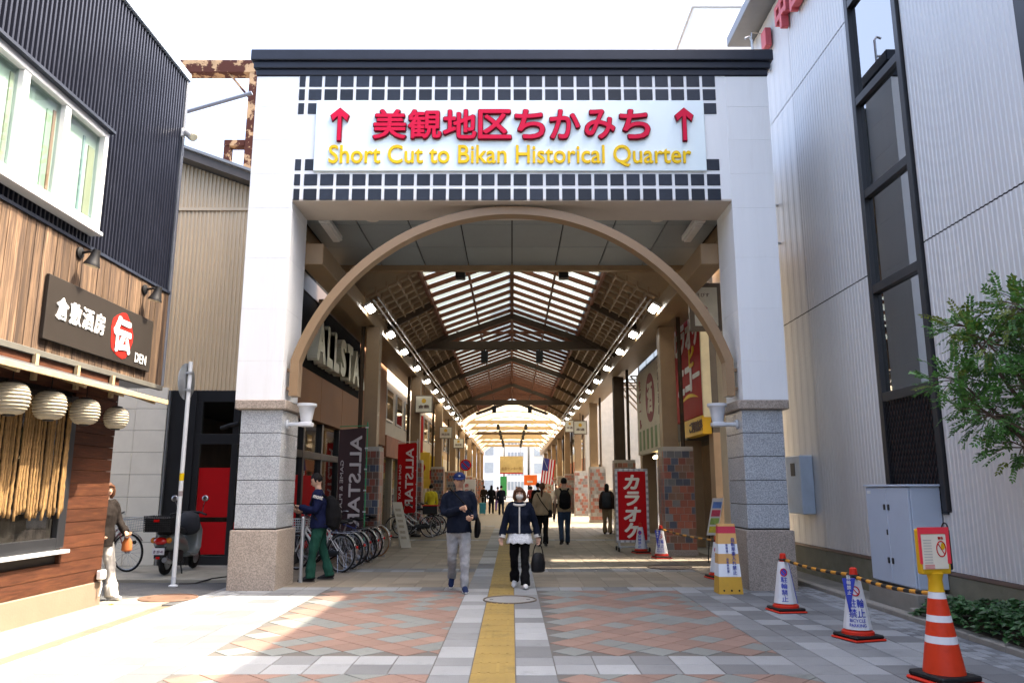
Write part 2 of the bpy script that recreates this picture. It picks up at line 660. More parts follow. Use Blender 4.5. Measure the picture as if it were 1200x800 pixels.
def grid(x0, x1, y0, y1, mats, wts, p=P, skip=None):
    nx = max(1, round((x1 - x0) / p)); ny = max(1, round((y1 - y0) / p))
    dx, dy = (x1 - x0) / nx, (y1 - y0) / ny
    for j in range(ny):
        for i in range(nx):
            k = pick(0, 0, 0, wts)
            tile(rect(x0 + i * dx, x0 + (i + 1) * dx, y0 + j * dy, y0 + (j + 1) * dy), mats[min(k, len(mats) - 1)])


def diamonds(x0, x1, y0, y1, s=.285):
    a = s * math.sqrt(2)
    nx = int((x1 - x0) / a) + 2; ny = int((y1 - y0) / a) + 2
    for j in range(-1, 2 * ny):
        for i in range(-1, nx):
            cx = x0 + i * a + (a / 2 if j % 2 else 0)
            cy = y0 + j * a / 2
            pl = clip_poly([(cx, cy - a / 2), (cx + a / 2, cy), (cx, cy + a / 2), (cx - a / 2, cy)], x0, x1, y0, y1)
            if pl:
                u = i + (j // 2) + (j % 2); v = i - (j // 2)
                g_ = (u % 3 == 0 and v % 2 == 0) or random.random() < .24
                tile(pl, t_redgrey if g_ else t_red)


for ya, yb in ((7.42, 12.0), (1.9, 6.72)):
    diamonds(PL, XL, ya, yb)
    diamonds(XR, PR, ya, yb)
grid(PL, XL, 6.72, 7.42, t_grey, (.4, .35)); grid(XR, PR, 6.72, 7.42, t_grey, (.4, .35))
grid(PL, XL, 12.0, 12.4, t_grey, (.5, .3)); grid(XR, PR, 12.0, 12.4, t_grey, (.5, .3))
grid(-3.95, PL, 1.7, 12.4, t_grey, (.38, .37), .33)
grid(PR, 4.15, 1.7, 12.4, t_grey, (.33, .37), .33)
grid(4.15, 4.60, 1.7, 12.4, t_grey, (.6, .3), .112)
grid(-4.43, -3.95, 1.7, 12.4, t_grey, (.6, .3), .12)
# arcade floor
for k, (ya, yb) in enumerate(((12.4, 14.6), (15.2, 23.2), (23.8, 31.8))):
    grid(-3.2, XL, ya, yb, t_tan, (.55, .45), .40); grid(XR, 3.4, ya, yb, t_tan, (.55, .45), .40)
    grid(-3.2, XL, yb, yb + .6, t_grey, (.35, .4), .30); grid(XR, 3.4, yb, yb + .6, t_grey, (.35, .4), .30)
grid(-4.4, -3.2, 12.4, 32.4, t_tan, (.5, .5), .4); grid(3.4, 4.5, 12.4, 32.4, t_tan, (.5, .5), .4)


def inset(poly, d):
    n = len(poly)
    ar = sum(poly[i][0] * poly[(i + 1) % n][1] - poly[(i + 1) % n][0] * poly[i][1] for i in range(n))
    if ar < 0: poly = poly[::-1]
    out = []
    for i in range(n):
        p0, p1, p2 = Vector(poly[i - 1]), Vector(poly[i]), Vector(poly[(i + 1) % n])
        e1 = (p1 - p0); e2 = (p2 - p1)
        if e1.length < 1e-4 or e2.length < 1e-4: return None
        e1.normalize(); e2.normalize()
        n1 = Vector((-e1.y, e1.x)); n2 = Vector((-e2.y, e2.x))
        b = n1 + n2
        if b.length < 1e-3: return None
        b.normalize()
        k = d / max(.3, b.dot(n1))
        out.append((p1.x + b.x * k, p1.y + b.y * k))
    return out


def tile_geo(mbx, poly, z=0.0, c=(0, 0)):
    a = inset(poly, .0045); b = inset(poly, .008)
    if not a or not b: return False
    n = len(a)
    vs = [(p[0] - c[0], p[1] - c[1], SLAB_Z - .01) for p in a] + [(p[0] - c[0], p[1] - c[1], z - .0025) for p in a] + [(p[0] - c[0], p[1] - c[1], z) for p in b]
    fs = [tuple(2 * n + i for i in range(n))]
    for q in range(2):
        for i in range(n):
            j = (i + 1) % n
            fs.append((q * n + i, q * n + j, (q + 1) * n + j, (q + 1) * n + i))
    mbx.add(vs, fs)
    if z > .001:
        pass
    return True


MANH = [(-.03, 11.0, .36)]


def seen(poly):
    cx = sum(p[0] for p in poly) / len(poly); cy = sum(p[1] for p in poly) / len(poly)
    return cy > 6.15 and abs(cx) / (cy * .982 - .28) < .67


vis = [t for t in TILES if seen(t[0])]
vis.sort(key=lambda t: math.hypot(sum(p[0] for p in t[0]) / len(t[0]), sum(p[1] for p in t[0]) / len(t[0])) - (3 if (t[0][1][0] - t[0][0][0]) > .2 else 0))
single = set(id(t) for t in vis[:300])
tcache = {}
rest = {}
for t in TILES:
    poly, mat, z = t
    xs = [p[0] for p in poly]; ys = [p[1] for p in poly]
    c = ((min(xs) + max(xs)) / 2, (min(ys) + max(ys)) / 2)
    hold = pave if c[1] < 12.5 else arc_floor
    if id(t) in single:
        key = (mat.name, tuple((round(p[0] - c[0], 3), round(p[1] - c[1], 3)) for p in poly))
        me = tcache.get(key)
        if me is None:
            b_ = MB()
            if not tile_geo(b_, poly, random.uniform(-.0008, .0008), c): continue
            if mat is t_yel:      # raised guiding bars
                for q in range(4):
                    x_ = -.1875 + .0705 + q * .0768 - .0
                    b_.box(x_ - .012, x_ + .012, -.18, .18, -.001, .005)
            me = bpy.data.meshes.new('paver'); me.from_pydata(b_.v, [], b_.f); me.materials.append(mat)
            tcache[key] = me
        o = bpy.data.objects.new('paver', me)
        COL.objects.link(o)
        o.parent = hold
        o.location = Vector((c[0], c[1], 0)) - ORG[hold]
    else:
        b_ = rest.setdefault((mat.name, hold.name), (MB(), mat, hold))[0]
        tile_geo(b_, poly, 0)
        if mat is t_yel:
            for q in range(4):
                x_ = c[0] - .1875 + .0705 + q * .0768
                b_.box(x_ - .012, x_ + .012, c[1] - .18, c[1] + .18, -.001, .005)
for b_, mat, hold in rest.values():
    b_.build('pavers', mat, hold, kind='stuff')

# paved manhole covers: a steel ring round a disc of paving
m_iron = M('cast_iron', (.10, .08, .065), .55, metal=.5, var=.2, bump=.3, bscale=50)
m_ironred = M('rusty_iron', (.13, .075, .05), .7, metal=.2, var=.25, bump=.5, bscale=40)


def manhole(x, y, r, label, mat, ringmat):
    t = thing('manhole_cover', (x, y, 0), label, 'manhole cover')
    mb = MB()
    ring = []
    for i in range(40):
        an = 2 * PI * i / 40
        ring.append((x + r * math.cos(an), y + r * math.sin(an), .0045))
    mb.tube(ring, .012, 6, closed=True)
    mb.build('ring', ringmat, t)
    mb = MB(); mb.lathe([(r - .01, -.02), (r - .01, .004), (r - .03, .0065)], (x, y, 0), 40)
    mb.build('lid', mat, t)
    mb = MB()
    for k in range(2):
        s_ = 1 if k else -1
        mb.boxm(.05, .02, .004, Matrix.Translation((x + s_ * r * .7, y, .0085)))
    mb.build('lifting_slot', m_black, t)


manhole(-.03, 11.0, .36, 'paved round manhole cover lying across the yellow tactile strip', M('manhole_paving', (.20, .205, .205), .7, var=.1, speck=.1), m_iron)
manhole(-4.78, 11.15, .38, 'rusty brown iron manhole cover in front of the left gate pillar', m_ironred, m_ironred)
manhole(3.05, 15.4, .42, 'dark disc put in for a patch of shade behind the leaning yellow sign', m_iron, m_iron)  # no cover here: dark disc added to stand for shade on the floor

# right edge: kerb, gutter strip, planting bed
mb = MB()
y = -2.0
kerb_mesh = {}
kr = MB(); kr.box(-.065, .065, -.298, .298, -.119, .055)
kro = kr.build('kerb_stone', m_concrete, local=True, bevel=.012)
km = kro.data
bpy.data.objects.remove(kro)
kerb = thing('kerb', (4.70, 5, 0), 'pale concrete kerb stones running along the right edge of the paving', 'kerb')
while y < 15.0:
    part('kerb_stone', km, kerb, (4.685, y + .3, 0))
    y += .6
mb = MB(); mb.box(4.752, 5.6, 9.62, 16, -.118, -.012)
struct(mb.build('side_path', M('side_path', (.17, .165, .15), .9, var=.2, bump=.3, stain=.4, stain_scale=2)))
mb = MB(); mb.box(4.752, 5.36, -2, 9.50, -.118, .03)
struct(mb.build('planting_bed', M('soil', (.06, .045, .03), .95, var=.3, bump=.8, bscale=40)))
mb = MB(); mb.box(4.754, 5.36, 9.505, 9.615, -.1, .10)
tag(mb.build('bed_kerb', m_concrete, bevel=.01), 'short concrete kerb closing off the planting bed beside the grey cabinet', 'kerb')

# left edge: concrete strip in front of the bar, asphalt pocket behind it
mb = MB(); mb.box(-5.55, -4.60, -3, 10.55, -.118, .002)
m_strip = M('pale_concrete', (.20, .18, .145), .85, var=.10, bump=.25, stain=.25, stain_col=(.19, .16, .12), stain_scale=2.5)
struct(mb.build('concrete_strip', m_strip, bevel=.004))
mb = MB(); mb.box(-4.596, -4.452, -3, 11.0, -.118, -.018)
struct(mb.build('gutter', M('gutter', (.12, .10, .07), .95, var=.25, bump=.5, bscale=40), bevel=.0))
mb = MB(); mb.add([(-5.54, 10.552, .003), (-4.60, 10.552, .003), (-4.60, 11.5, .003), (-5.0, 11.35, .003), (-5.54, 11.0, .003)], [(0, 1, 2, 3, 4)])
struct(mb.build('pavement_apron', m_strip))
mb = MB(); mb.box(-11, -4.453, 10.56, 13.0, -.118, -.004)
struct(mb.build('asphalt_pocket', m_asphalt))
mb = MB(); mb.box(-11, -4.60, 13.0, 15.4, -.118, .05)
struct(mb.build('parking_slab', M('parking_slab', (.28, .27, .23), .85, var=.15, bump=.3, stain=.5, stain_col=(.14, .15, .11), stain_scale=1.8), bevel=.01))

# ------------------------------------------------------------ the gate
GY = 11.95
gate = thing('arcade_gate', (0, GY, 0), 'white arcade entrance gate with dark square tiles, bronze arch and granite pillars', 'gate')


def unit_mesh(name, sx, sy, sz, mat, bevel=0):
    b_ = MB(); b_.box(-sx / 2, sx / 2, -sy / 2, sy / 2, -sz / 2, sz / 2)
    o = b_.build(name, mat, local=True, bevel=bevel)
    me = o.data
    bpy.data.objects.remove(o)
    return me


for s in (-1, 1):
    xi, xo = 3.58, 4.28
    X = lambda a, b: (min(s * a, s * b), max(s * a, s * b))
    # granite base block
    mb = MB(); x0, x1 = X(xi - .03, xo); mb.box(x0, x1, GY, GY + 1.0, -.05, .88); mb.build('pillar_base', m_granbase, gate, bevel=.02)
    mb = MB(); x0, x1 = X(xi, xo - .03); mb.box(x0 + .02, x1 - .02, GY + .06, GY + .94, .87, 2.71); mb.build('pillar_core', m_joint, gate)
    for k in range(5):
        z0 = .905 + k * .362
        mb = MB(); x0, x1 = X(xi + .01, xo - .05); mb.box(x0, x1, GY + .04, GY + .96, z0, z0 + .352); mb.build('granite_course', m_granite, gate, bevel=.004)
    mb = MB(); x0, x1 = X(xi - .06, xo + .04); mb.box(x0, x1, GY - .03, GY + 1.03, 2.712, 2.86); mb.build('pillar_cap', m_granbase, gate, bevel=.015)
    # white shaft of panels
    x0, x1 = X(xi + .05, 4.345)
    mb = MB(); mb.box(x0 + .004, x1 - .004, GY + .054, GY + .99, 2.861, 8.39); mb.build('pillar_core', m_white, gate)
    z = 2.862
    for k, h in enumerate((.62, .85, .85, .85)):
        mb = MB(); mb.box(x0, x1, GY + .05, GY + 1.0, z, z + h - .003); mb.build('facade_panel', m_white, gate, bevel=.003)
        z += h
    # upper facade side panels, level with the sign
    for k, h in enumerate((.6, .6, .6, .56)):
        mb = MB(); mb.box(x0, x1, GY + .05, GY + 1.0, z, z + h - .003); mb.build('facade_panel', m_white, gate, bevel=.003)
        z += h
# lintel
mb = MB(); mb.box(-3.629, 3.629, GY + .055, GY + 1.0, 6.19, 8.40); mb.build('lintel', m_white, gate)
mb = MB(); mb.box(-3.629, 3.629, GY + .058, GY + 1.0, 6.16, 6.1895); mb.build('soffit', m_soffit, gate)
# cornice: three stepped courses
for z0, z1, e, f in ((8.40, 8.515, -.05, .02), (8.517, 8.64, -.01, .06), (8.642, 8.84, .03, .11)):
    mb = MB(); mb.box(-4.41 - e, 4.41 + e, GY + .05 - f, GY + 1.0 + f, z0, z1); mb.build('cornice', m_cornice, gate, bevel=.012)
# dark square tiles
tm = unit_mesh('tile', .218, .03, .198, m_darktile, .004)
th = unit_mesh('tile', .10, .03, .198, m_darktile, .004)
PX = .2675
rows = [8.30, 8.055, 7.80, 6.79, 6.525, 6.268]
for r_, z in enumerate(rows):
    full = r_ in (0, 1, 4, 5)
    part('tile', th, gate, (-3.565, GY + .060, z))
    for i in range(26):
        x = -3.565 + .065 + PX / 2 + .025 + i * PX
        if full or i == 0 or i == 25:
            part('tile', tm, gate, (x, GY + .060, z))
    if full is False:
        pass
# sign board and its letters
mb = MB(); mb.box(-3.30, 3.235, GY + .012, GY + .05, 6.665, 7.925); mb.build('sign_board', m_signface, gate, bevel=.008)
for i, ch in enumerate('美観地区ちかみち'):
    cx = -2.045 + i * (4.10 / 7)
    wd = .55 if ch in '美観地区' else .50
    letters('letter', ch, m_redside, gate, (cx, GY - .008, 7.475), UX, UZ, wd + .03, .55, bold=.040, depth=.05)
    letters('letter', ch, m_red, gate, (cx, GY - .02, 7.475), UX, UZ, wd, .525, bold=.020, depth=.05)
for s in (-1, 1):
    cx = s * 2.885
    for mt, e, yy in ((m_redside, .012, -.008), (m_red, 0, -.02)):
        hw = .04 + e
        poly = [(-hw * .8, -.29 - e), (hw * .8, -.29 - e), (hw * .8, .10), (.09, .10 - .085 - e), (.14 + e, .09 - e), (0, .29 + e * 2), (-.14 - e, .09 - e), (-.09, .10 - .085 - e), (-hw * .8, .10)]
        # shaft then head, concave outline split into two solids
        mb = MB()
        mb.box(cx - hw * .75, cx + hw * .75, GY + yy - .025, GY + yy + .025, 7.475 - .29 - e, 7.475 + .22)
        for q in (-1, 1):
            mb.prism([(0, .29 + e), (0, .29 - .11 - e), (q * (.115 + e), .29 - .23 - e), (q * (.15 + e), .29 - .13)][::1 if q < 0 else -1], (cx, GY + yy + .0251 + .0002 * q, 7.475), UX, UZ, .0505)
        mb.build('arrow', mt, gate)
st = 'Short Cut to Bikan Historical Quarter'
tot = text_mesh(st, .0, .01, 0)
W_all = tot[3]
sc = 6.02 / (tot[3] - tot[2])
for i, ch in enumerate(st):
    if ch == ' ': continue
    pre = text_mesh(st[:i + 1], 0, .01, 0)
    one = text_mesh(ch, 0, .01, 0)
    ox = pre[3] - one[3]
    vs, fs, x0, x1, y0, y1 = text_mesh(ch, 0, .01, 0)
    mb = MB()
    for q, (du, dv) in enumerate(smear(.011)):
        mb.add([Vector((-3.045 + (ox + v.x + du - tot[2]) * sc, GY - .0 - v.z * 1.5 - q * .0004, 6.80 + (v.y + dv) * sc * 1.16)) for v in vs], fs)
    mb.build('letter', m_yellow, gate)
# bronze arch with straight feet
arch = []
for i in range(0, 49):
    x = -3.50 + 7.0 * i / 48
    arch.append(x)
zc, ro, ri = 2.39, 3.74, 3.60
mb = MB()
a0 = math.acos(3.56 / 3.74)
op, ip = [(-3.565, 2.95)], [(-3.43, 2.95)]
for i in range(57):
    an = PI - a0 - (PI - 2 * a0) * i / 56
    op.append((ro * math.cos(an), zc + ro * math.sin(an)))
    ip.append((ri * math.cos(an) * (3.43 / (ri * math.cos(a0)) if False else 1), zc + ri * math.sin(an)))
op.append((3.565, 2.95)); ip.append((3.43, 2.95))
vs = []
for (ox, oz), (ix, iz) in zip(op, ip):
    vs += [(ox, GY + .22, oz), (ix, GY + .22, iz), (ix, GY + .45, iz), (ox, GY + .45, oz)]
n = len(op)
fs = []
for i in range(n - 1):
    for k in range(4):
        k2 = (k + 1) % 4
        fs.append((i * 4 + k, i * 4 + k2, i * 4 + 4 + k2, i * 4 + 4 + k))
fs += [(0, 3, 2, 1), ((n - 1) * 4, (n - 1) * 4 + 1, (n - 1) * 4 + 2, (n - 1) * 4 + 3)]
mb.add(vs, fs)
mb.build('arch', m_bronze, gate)
mb = MB()
for x in (-.28, -.09, .1):
    mb.box(x - .012, x + .012, GY + .3, GY + .34, 6.10, 6.17)
mb.build('arch_hanger', m_bronze, gate)
for s in (-1, 1):
    mb = MB()
    for z in (3.05, 3.35):
        mb.box(min(s * 3.5, s * 3.64), max(s * 3.5, s * 3.64), GY + .3, GY + .36, z, z + .05)
    mb.build('arch_bracket', m_bronze, gate)
# grey panelled ceiling of the porch behind the lintel
mb = MB(); mb.box(-3.95, 3.95, GY + 1.0, 16.7, 6.46, 6.7); mb.build('ceiling_backing', m_joint, gate)
rowsY = [(GY + 1.01, 13.9), (13.91, 15.3), (15.31, 16.62)]
for (ya, yb) in rowsY:
    for i in range(8):
        x0 = -3.9 + i * .975
        mb = MB(); mb.box(x0 + .012, x0 + .963, ya + .006, yb - .006, 6.42, 6.459); mb.build('ceiling_panel', m_ceil, gate, bevel=.003)
for i, (x, y) in enumerate([(-2.6, 13.6), (-.9, 13.6), (.95, 13.6), (2.7, 13.6)]):
    mb = MB(); mb.lathe([(.12, 6.40), (.12, 6.419)], (x, y, 0), 20); mb.build('downlight', M('downlight', (.55, .5, .42), .4), gate, smooth=True)
mb = MB(); mb.box(-3.95, 3.95, 16.62, 16.76, 6.30, 6.62); mb.build('rear_beam', m_col, gate, bevel=.01)
mb = MB(); mb.box(-4.4, 4.4, GY + 1.0, 16.7, 6.71, 8.3); mb.build('rear_housing', M('housing_grey', (.16, .17, .17), .6), gate)
for s in (-1, 1):     # side plates of the porch above the eave beam
    mb = MB(); mb.box(min(s * 3.96, s * 4.38), max(s * 3.96, s * 4.38), GY + 1.0, 16.7, 6.2, 6.705); mb.build('porch_side', m_col, gate)

# pillar uplights (silver cups on arms)
def pillar_light(s, label):
    x = s * 3.55
    t = thing('cup_lamp', (x, GY + .35, 2.55), label, 'lamp', 'cup lamps on the gate pillars')
    xl = s * 3.28
    zz = 2.50
    mb = MB(); mb.lathe([(.075, 0), (.075, .03)] if s < 0 else [(.075, -.03), (.075, 0)], (s * 3.585, GY + .3, zz), 16, 'x'); mb.build('wall_plate', m_greypaint, t, smooth=True)
    mb = MB(); mb.tube([(s * 3.56, GY + .3, zz), (xl, GY + .3, zz)], .035, 10); mb.build('arm', m_greypaint, t, smooth=True)
    mb = MB(); mb.box(xl - .10, xl + .10, GY + .2, GY + .4, zz - .035, zz + .035); mb.build('bracket', m_greypaint, t, bevel=.02)
    mb = MB(); mb.lathe([(.085, .03), (.10, .12), (.125, .26), (.155, .29), (.155, .33), (.13, .33), (.10, .30)], (xl, GY + .3, zz), 20); mb.build('cup', m_greypaint, t, smooth=True)


pillar_light(-1, 'silver cup lamp on the left granite gate pillar')
pillar_light(1, 'silver cup lamp on the right granite gate pillar')

# ------------------------------------------------------------ left bar building (navy corrugated over timber)
BX = -5.45
bar = thing('bar_building', (BX - 2.5, 6, 0), 'two storey bar with navy corrugated upper wall and weathered timber band', 'building')
mb = MB(); mb.box(-12, BX - .03, -3, 11.80, 3.02, 8.2)
mb.build('upper_core', m_navy, bar)
mb = MB(); mb.corr((BX - .028, -3, 0), UY, 14.85, 4.53, 8.24, .083, .036, UX)
mb.corr((BX - .03, 11.81, 0), (-1, 0, 0), 6.5, 3.05, 8.24, .083, .028, UY)
mb.build('corrugated_wall', m_navy, bar)
mb = MB(); mb.box(-12, BX + .05, -3, 11.87, 8.201, 8.34); mb.build('roof_edge', M('blue_grey_trim', (.25, .30, .36), .4), bar, bevel=.01)
mb = MB(); mb.box(BX - .05, BX + .025, 11.79, 11.87, 3.06, 8.2); mb.build('corner_trim', M('dark_trim', (.10, .11, .13), .4), bar, bevel=.005)
# timber band, one mesh per board
y = -3.0
while y < 11.78:
    wd = random.choice((.115, .13, .15, .16))
    y1 = min(y + wd, 11.79)
    pr = random.uniform(0, .008)
    mb = MB(); mb.box(BX - .02, BX + .012 + pr, y + .004, y1 - .004, 3.06, 4.52)
    mb.build('board', m_wood, bar)
    y = y1
mb = MB(); mb.box(BX - .03, BX + .035, -3, 11.82, 2.985, 3.058); mb.build('band_ledge', M('grey_wood', (.075, .072, .062), .8, var=.2), bar, bevel=.006)
mb = MB(); mb.box(BX - .03, BX + .04, -3, 11.80, 4.515, 4.555); mb.build('band_flashing', m_cornice, bar)
# lower storey: corner at y = 10.57
mb = MB(); mb.box(-11, BX - .05, -3, 10.54, -.1, 3.0); mb.build('lower_core', M('dark_interior', (.03, .022, .018), .8), bar)
mb = MB(); mb.box(-11, BX + .02, -3, 10.57, -.1, .30); mb.build('plinth', M('tan_plinth', (.195, .142, .102), .85, var=.08, bump=.2, bscale=30), bar, bevel=.01)
WY0, WY1, WZ0, WZ1 = 6.3, 9.55, .80, 2.62       # window hole
zb = .305
k = 0
while zb < 2.95:
    h = .158
    spans = [(-3, 10.565)]
    if zb + h > WZ0 - .05 and zb < WZ1:
        spans = [(-3, WY0), (WY1, 10.565)]
    for a, b in spans:
        mb = MB(); mb.box(BX - .045, BX + random.uniform(-.004, .006), a, b, zb, zb + h - .006); mb.build('wall_board', m_wooddark, bar)
    # return face looking at the alley
    mb = MB(); mb.box(-11, BX - .046, 10.541, 10.562, zb, zb + h - .006); mb.build('wall_board', m_wooddark, bar)
    zb += h
wn_ = MB()
for a, b, c, d in ((WY0 - .02, WY0 + .14, WZ0, WZ1), (WY1 - .14, WY1 + .02, WZ0, WZ1), (WY0 + .14, WY1 - .14, WZ0 - .02, WZ0 + .12), (WY0 + .14, WY1 - .14, WZ1 - .14, WZ1 - .02)):
    wn_.box(BX - .04, BX + .03, a, b, c, d)
win = wn_.build('window', m_blackframe, bar, bevel=.004)
mb = MB(); mb.box(BX - .03, BX + .10, WY0 - .06, WY1 + .05, WZ0 - .065, WZ0 - .022); mb.build('sill', m_greypaint, win, bevel=.008)
mb = MB(); mb.box(BX - .048, BX - .043, WY0 + .14, WY1 - .14, WZ0 + .12, WZ1 - .14); mb.build('pane', m_shopglass, win)
mb = MB(); mb.box(BX - .042, BX - .0, 8.0, 8.06, WZ0 + .12, WZ1 - .14); mb.box(BX - .042, BX - .0, WY0 + .14, WY1 - .14, 1.22, 1.27); mb.build('mullion', m_blackframe, win)
# upstairs window
uw = MB()
U0, U1, V0, V1 = 4.2, 9.45, 4.74, 6.10
for a, b, c, d in ((U0, U0 + .09, V0, V1), (U1 - .09, U1, V0, V1), (U0 + .09, U1 - .09, V0, V0 + .10), (U0 + .09, U1 - .09, V1 - .09, V1)):
    uw.box(BX - .0, BX + .13, a, b, c, d)
for yy in (7.75, 8.55):
    uw.box(BX + .02, BX + .12, yy - .055, yy + .055, V0 + .1, V1 - .09)
uwo = uw.build('window', m_wframe, bar, bevel=.006)
for a, b in ((4.29, 6.0), (6.0, 7.69), (7.81, 8.49), (8.61, 9.36)):
    mb = MB(); mb.box(BX + .05, BX + .056, a, b, V0 + .1, V1 - .09); mb.build('pane', m_dimglass, uwo)
mb = MB(); mb.box(BX + .004, BX + .02, 4.3, 9.36, V0 + .1, V1 - .09); mb.build('blind', M('white_blind', (.62, .63, .60), .8, var=.06, stretch=(1, 1, 4)), uwo)
for a, wd_, c_ in ((8.40, .05, (.42, .20, .14)), (8.28, .10, (.40, .46, .36)), (9.18, .14, (.40, .34, .24)), (9.05, .04, (.30, .36, .40)), (7.60, .06, (.45, .42, .34))):
    mb = MB(); mb.box(BX + .0205, BX + .034, a, a + wd_, V0 + .11, V1 - .1 - random.uniform(0, .25)); mb.build('curtain', M('curtain_%d' % int(a * 100), c_, .85, var=.15, stretch=(1, 1, .3)), uwo)
mb = MB(); mb.box(BX - .0, BX + .20, U0 - .02, U1 + .03, V1 + .001, V1 + .04); mb.build('window_hood', m_cornice, uwo)
mb = MB(); mb.box(BX - .0, BX + .17, U0 - .02, U1 + .02, V0 - .05, V0 - .001); mb.build('sill', m_wframe, uwo, bevel=.006)
# long shallow canopy on pale timber outriggers
can = MB()
can.add([(BX + .03, -3, 2.86), (BX + .03, 10.62, 2.86), (-4.80, 10.62, 2.66), (-4.80, -3, 2.66), (BX + .03, -3, 2.885), (BX + .03, 10.62, 2.885), (-4.80, 10.62, 2.685), (-4.80, -3, 2.685)],
        [(0, 3, 2, 1), (4, 5, 6, 7), (0, 1, 5, 4), (1, 2, 6, 5), (2, 3, 7, 6), (3, 0, 4, 7)])
cano = can.build('canopy', M('dark_canopy', (.045, .05, .055), .5), bar)
mb = MB(); mb.box(-4.80, -4.775, -3, 10.63, 2.640, 2.700); mb.build('canopy_edge', m_woodpale, cano, bevel=.004)
for yy in (5.0, 6.2, 7.4, 8.6, 9.45, 10.3):
    mb = MB(); mb.bar((BX + .02, yy, 2.835), (-4.81, yy, 2.635), .05, .05); mb.build('canopy_rafter', m_woodpale, cano)
    mb = MB(); mb.box(BX + .015, BX + .06, yy - .03, yy + .03, 2.70, 3.0); mb.build('canopy_post', m_woodpale, cano)
# sign board of the bar
sg = MB(); sg.box(BX + .03, BX + .075, 8.62, 11.25, 3.19, 3.955)
sgo = thing('bar_sign', (BX + .05, 9.95, 3.19), 'dark brown signboard with white characters and a red circle on timber boards', 'sign')
sg.build('board', M('sign_brown', (.022, .018, .015), .5, var=.08, spec=.2), sgo, bevel=.004)
m_signwhite = M('sign_white', (.62, .62, .62), .5, var=.02)
for i, ch in enumerate('倉敷酒房'):
    letters('letter', ch, m_signwhite, sgo, (BX + .08, 8.93 + i * .28, 3.60), UY, UZ, .245, .275, bold=.022, depth=.012)
ring = MB()
for i in range(36):     # brushed red disc with a ragged lower edge
    pass
pts = []
for i in range(40):
    an = 2 * PI * i / 40
    rr = 1 + .04 * math.sin(5 * an + 1) + random.uniform(-.02, .02)
    pts.append((.30 * rr * math.cos(an), .315 * rr * math.sin(an)))
ring.prism(pts, (BX + .076, 10.36, 3.565), UY, UZ, .004)
ring.build('red_disc', M('sign_red', (.30, .012, .008), .6, spec=.15), sgo)
letters('letter', '伝', m_signwhite, sgo, (BX + .086, 10.36, 3.57), UY, UZ, .48, .50, bold=.045, depth=.012)
letters('letter', 'DEN', m_signwhite, sgo, (BX + .08, 10.93, 3.335), UY, UZ, .34, .135, bold=.012, depth=.01)


def gooseneck(y, z, label):
    t = thing('wall_lamp', (BX + .01, y, z), label, 'lamp', 'spot lamps above the bar sign')
    mb = MB(); mb.lathe([(.075, 0), (.075, .03), (.03, .05)], (BX + .012, y, z), 16, 'x'); mb.build('mount', m_black, t, smooth=True)
    mb = MB(); mb.tube([(BX + .04, y, z), (BX + .16, y, z + .02), (BX + .22, y, z - .02)], .018, 8); mb.build('arm', m_black, t, smooth=True)
    d = Vector((-.25, .0, -1)).normalized()
    sh = MB(); c = Vector((BX + .23, y, z))
    sh.tube([c + d * -.04, c, c + d * .06, c + d * .13, c + d * .17, c + d * .17 + d * .002], [.045, .05, .06, .085, .10, .10], 16, caps=True)
    sh.build('shade', m_black, t, smooth=True)
    lens = MB(); lens.tube([c + d * .171, c + d * .18], [.085, .08], 16); lens.build('lens', M('lamp_lens', (.75, .70, .5), .3), t, smooth=True)


gooseneck(9.25, 4.40, 'black spot lamp over the left end of the bar sign')
gooseneck(10.98, 4.38, 'black spot lamp over the red circle of the bar sign')
t = thing('floodlight', (BX + .02, 11.75, 7.1), 'small white floodlight high on the corner of the navy corrugated wall', 'lamp')
mb = MB(); mb.box(BX + .022, BX + .07, 11.70, 11.78, 7.16, 7.30); mb.build('mount', m_wframe, t, bevel=.008)
mb = MB(); mb.tube([(BX + .06, 11.74, 7.26), (BX + .12, 11.74, 7.24), (BX + .20, 11.72, 7.18), (BX + .24, 11.70, 7.14)], [.03, .075, .085, .08], 14); mb.build('head', m_wframe, t, smooth=True)
mb = MB(); mb.tube([(BX + .242, 11.699, 7.138), (BX + .25, 11.695, 7.13)], [.07, .06], 14); mb.build('lens', M('lamp_lens', (.75, .70, .5), .3), t, smooth=True)

